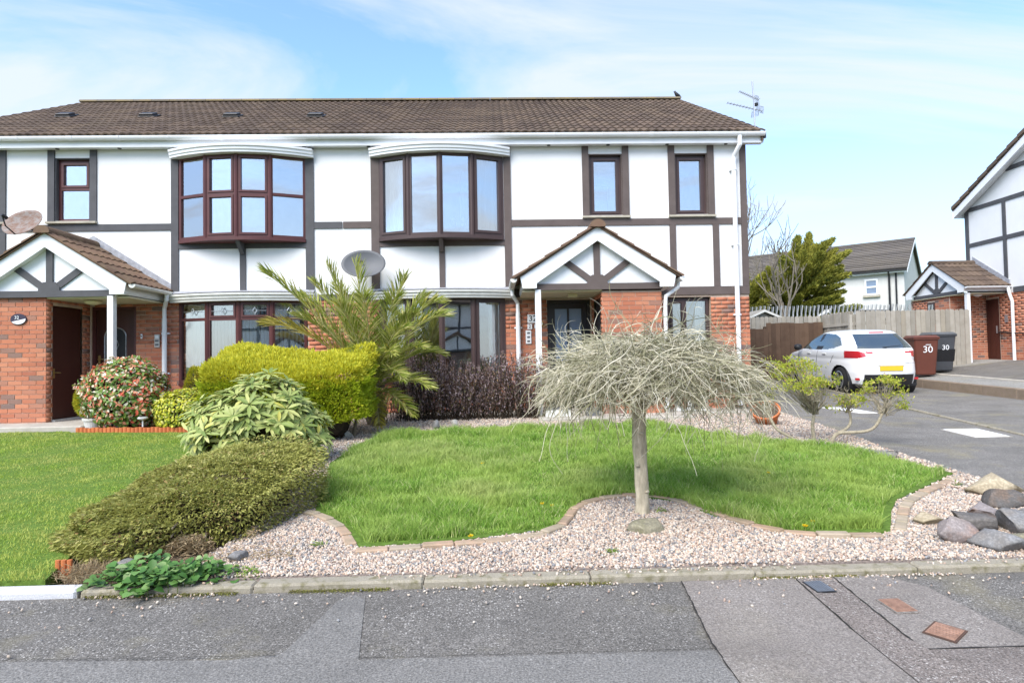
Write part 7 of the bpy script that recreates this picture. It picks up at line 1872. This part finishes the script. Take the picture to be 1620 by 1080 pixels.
for k in (-1, 0, 1): MB().box(p.x - .025, p.x + .025, 11.562, 11.568, p.z + k * .075 - .015, p.z + k * .075 + .015).build('button', M['dish_grey'], T)
p = at(858, 512, 11.585); T = plate('small brass and white doorbell beside the right front door', (p.x, 11.58, p.z), .022, .08, M['brass'], 'doorbell', 'doorbell'); MB().box(p.x - .006, p.x + .006, 11.56, 11.567, p.z - .01, p.z + .01).build('push', M['white'], T)
p = at(249, 539, 11.585); T = plate('pale entry panel on the brick beside the left downpipe', (p.x, 11.58, p.z), .09, .23, M['dish_white'], 'entry_panel', 'entry panel')
for k in (-1, 0, 1): MB().box(p.x - .03, p.x + .03, 11.562, 11.568, p.z + k * .07 - .018, p.z + k * .07 + .018).build('button', M['white'] if k > 0 else M['dish_grey'], T)
p = at(224.5, 532, 11.585); T = plate('small white doorbell beside the left front door', (p.x, 11.58, p.z), .03, .085, M['white'], 'doorbell', 'doorbell'); MB().box(p.x - .008, p.x + .008, 11.56, 11.567, p.z - .012, p.z + .012).build('push', M['dish_grey'], T)
p = at(30, 505, 10.485); T = thing('oval_sign', 'oval house name plaque, dark above and white below, on the left porch brick', 'sign', (p.x, 10.48, p.z))
pl = MB().prism([(p.x + .128 * math.cos(a), 10.47, p.z + .09 * math.sin(a)) for a in np.linspace(0, 2 * math.pi, 28)[:-1]], (0, .012, 0)).build('plaque', plain('plaque_dark', (.035, .028, .05), .4, .4), T)
q = [(.118 * math.cos(a), .08 * math.sin(a)) for a in np.linspace(R_(-150), R_(5), 14)]
MB().prism([(p.x + x, 10.464, p.z + z) for x, z in q], (0, .004, 0)).build('white_field', M['white'], T)
text_mesh('32', .075, M['white'], 'lettering', T, (p.x - .02, 10.462, p.z + .025))
# ============================================================ HOUSES ACROSS THE ROAD (seen in the window glass)
def opposite(x0, label):
    Y0 = -15.0; zb = -.1
    T = thing('opposite_house', label, 'house', (x0 + 4, Y0, zb))
    MB().box(x0, x0 + 8, Y0 - 8, Y0, zb, zb + 2.2).build('ground_floor_wall', M['brick'], T)
    MB().box(x0, x0 + 8, Y0 - 8, Y0, zb + 2.201, zb + 5.0).build('upper_wall', M['render'], T)
    for s in (1, -1): MB().prism([(x0 - .1, Y0 - 4 + s * 4.4, zb + 4.95), (x0 - .1, Y0 - 4, zb + 7.4), (x0 - .1, Y0 - 4, zb + 7.55), (x0 - .1, Y0 - 4 + s * 4.4, zb + 5.1)], (8.2, 0, 0)).build('roof', M['tile'], T)
    for a in (0, 1.0, 2.5, 4.2, 5.0, 6.4, 7.88): MB().box(x0 + a, x0 + a + .12, Y0, Y0 + .03, zb + 2.35, zb + 4.95).build('timber', M['timber_grey'], T)
    for z in (2.2, 3.45): MB().box(x0, x0 + 8, Y0 + .001, Y0 + .034, zb + z, zb + z + .13).build('timber', M['timber_grey'], T)
    for (a, b, c, d) in ((1.12, 2.5, 3.6, 4.8), (5.12, 6.4, 3.6, 4.8), (.8, 2.8, .8, 2.1), (6.2, 7.4, .8, 2.1)):
        w_ = MB().box(x0 + a, x0 + b, Y0 + .002, Y0 + .045, zb + c, zb + d).build('window', M['upvc_red'], T)
        for k in range(2):
            m_ = (b - a) / 2; MB().box(x0 + a + k * m_ + .07, x0 + a + (k + 1) * m_ - .05, Y0 + .046, Y0 + .05, zb + c + .08, zb + d - .08).build('pane', M['black'], w_)
    MB().box(x0 + 3.6, x0 + 4.6, Y0, Y0 + 1.1, zb, zb + 2.1).build('porch_wall', M['brick'], T)
    g_ = MB().prism([(x0 + 2.6, Y0 + .01, zb + 2.15), (x0 + 5.4, Y0 + .01, zb + 2.15), (x0 + 4.0, Y0 + .01, zb + 3.1)], (0, 1.2, 0)).build('porch_gable', M['white'], T)
    for s in (-1, 1): MB().prism([(x0 + 4, Y0 + .0, zb + 3.12), (x0 + 4 + s * 1.6, Y0, zb + 2.1), (x0 + 4 + s * 1.6, Y0, zb + 2.2), (x0 + 4, Y0, zb + 3.25)], (0, 1.35, 0)).build('porch_roof', M['tile_porch'], T)
    MB().box(x0 + 2.7, x0 + 5.3, Y0 + 1.211, Y0 + 1.235, zb + 2.15, zb + 2.27).build('timber', M['timber_grey'], g_); MB().box(x0 + 3.94, x0 + 4.06, Y0 + 1.211, Y0 + 1.233, zb + 2.27, zb + 3.0).build('timber', M['timber_grey'], g_)
opposite(-9.5, 'left one of the houses across the road, seen mirrored in the left bay windows')
opposite(-1.2, 'right one of the houses across the road, seen mirrored in the right bay windows')
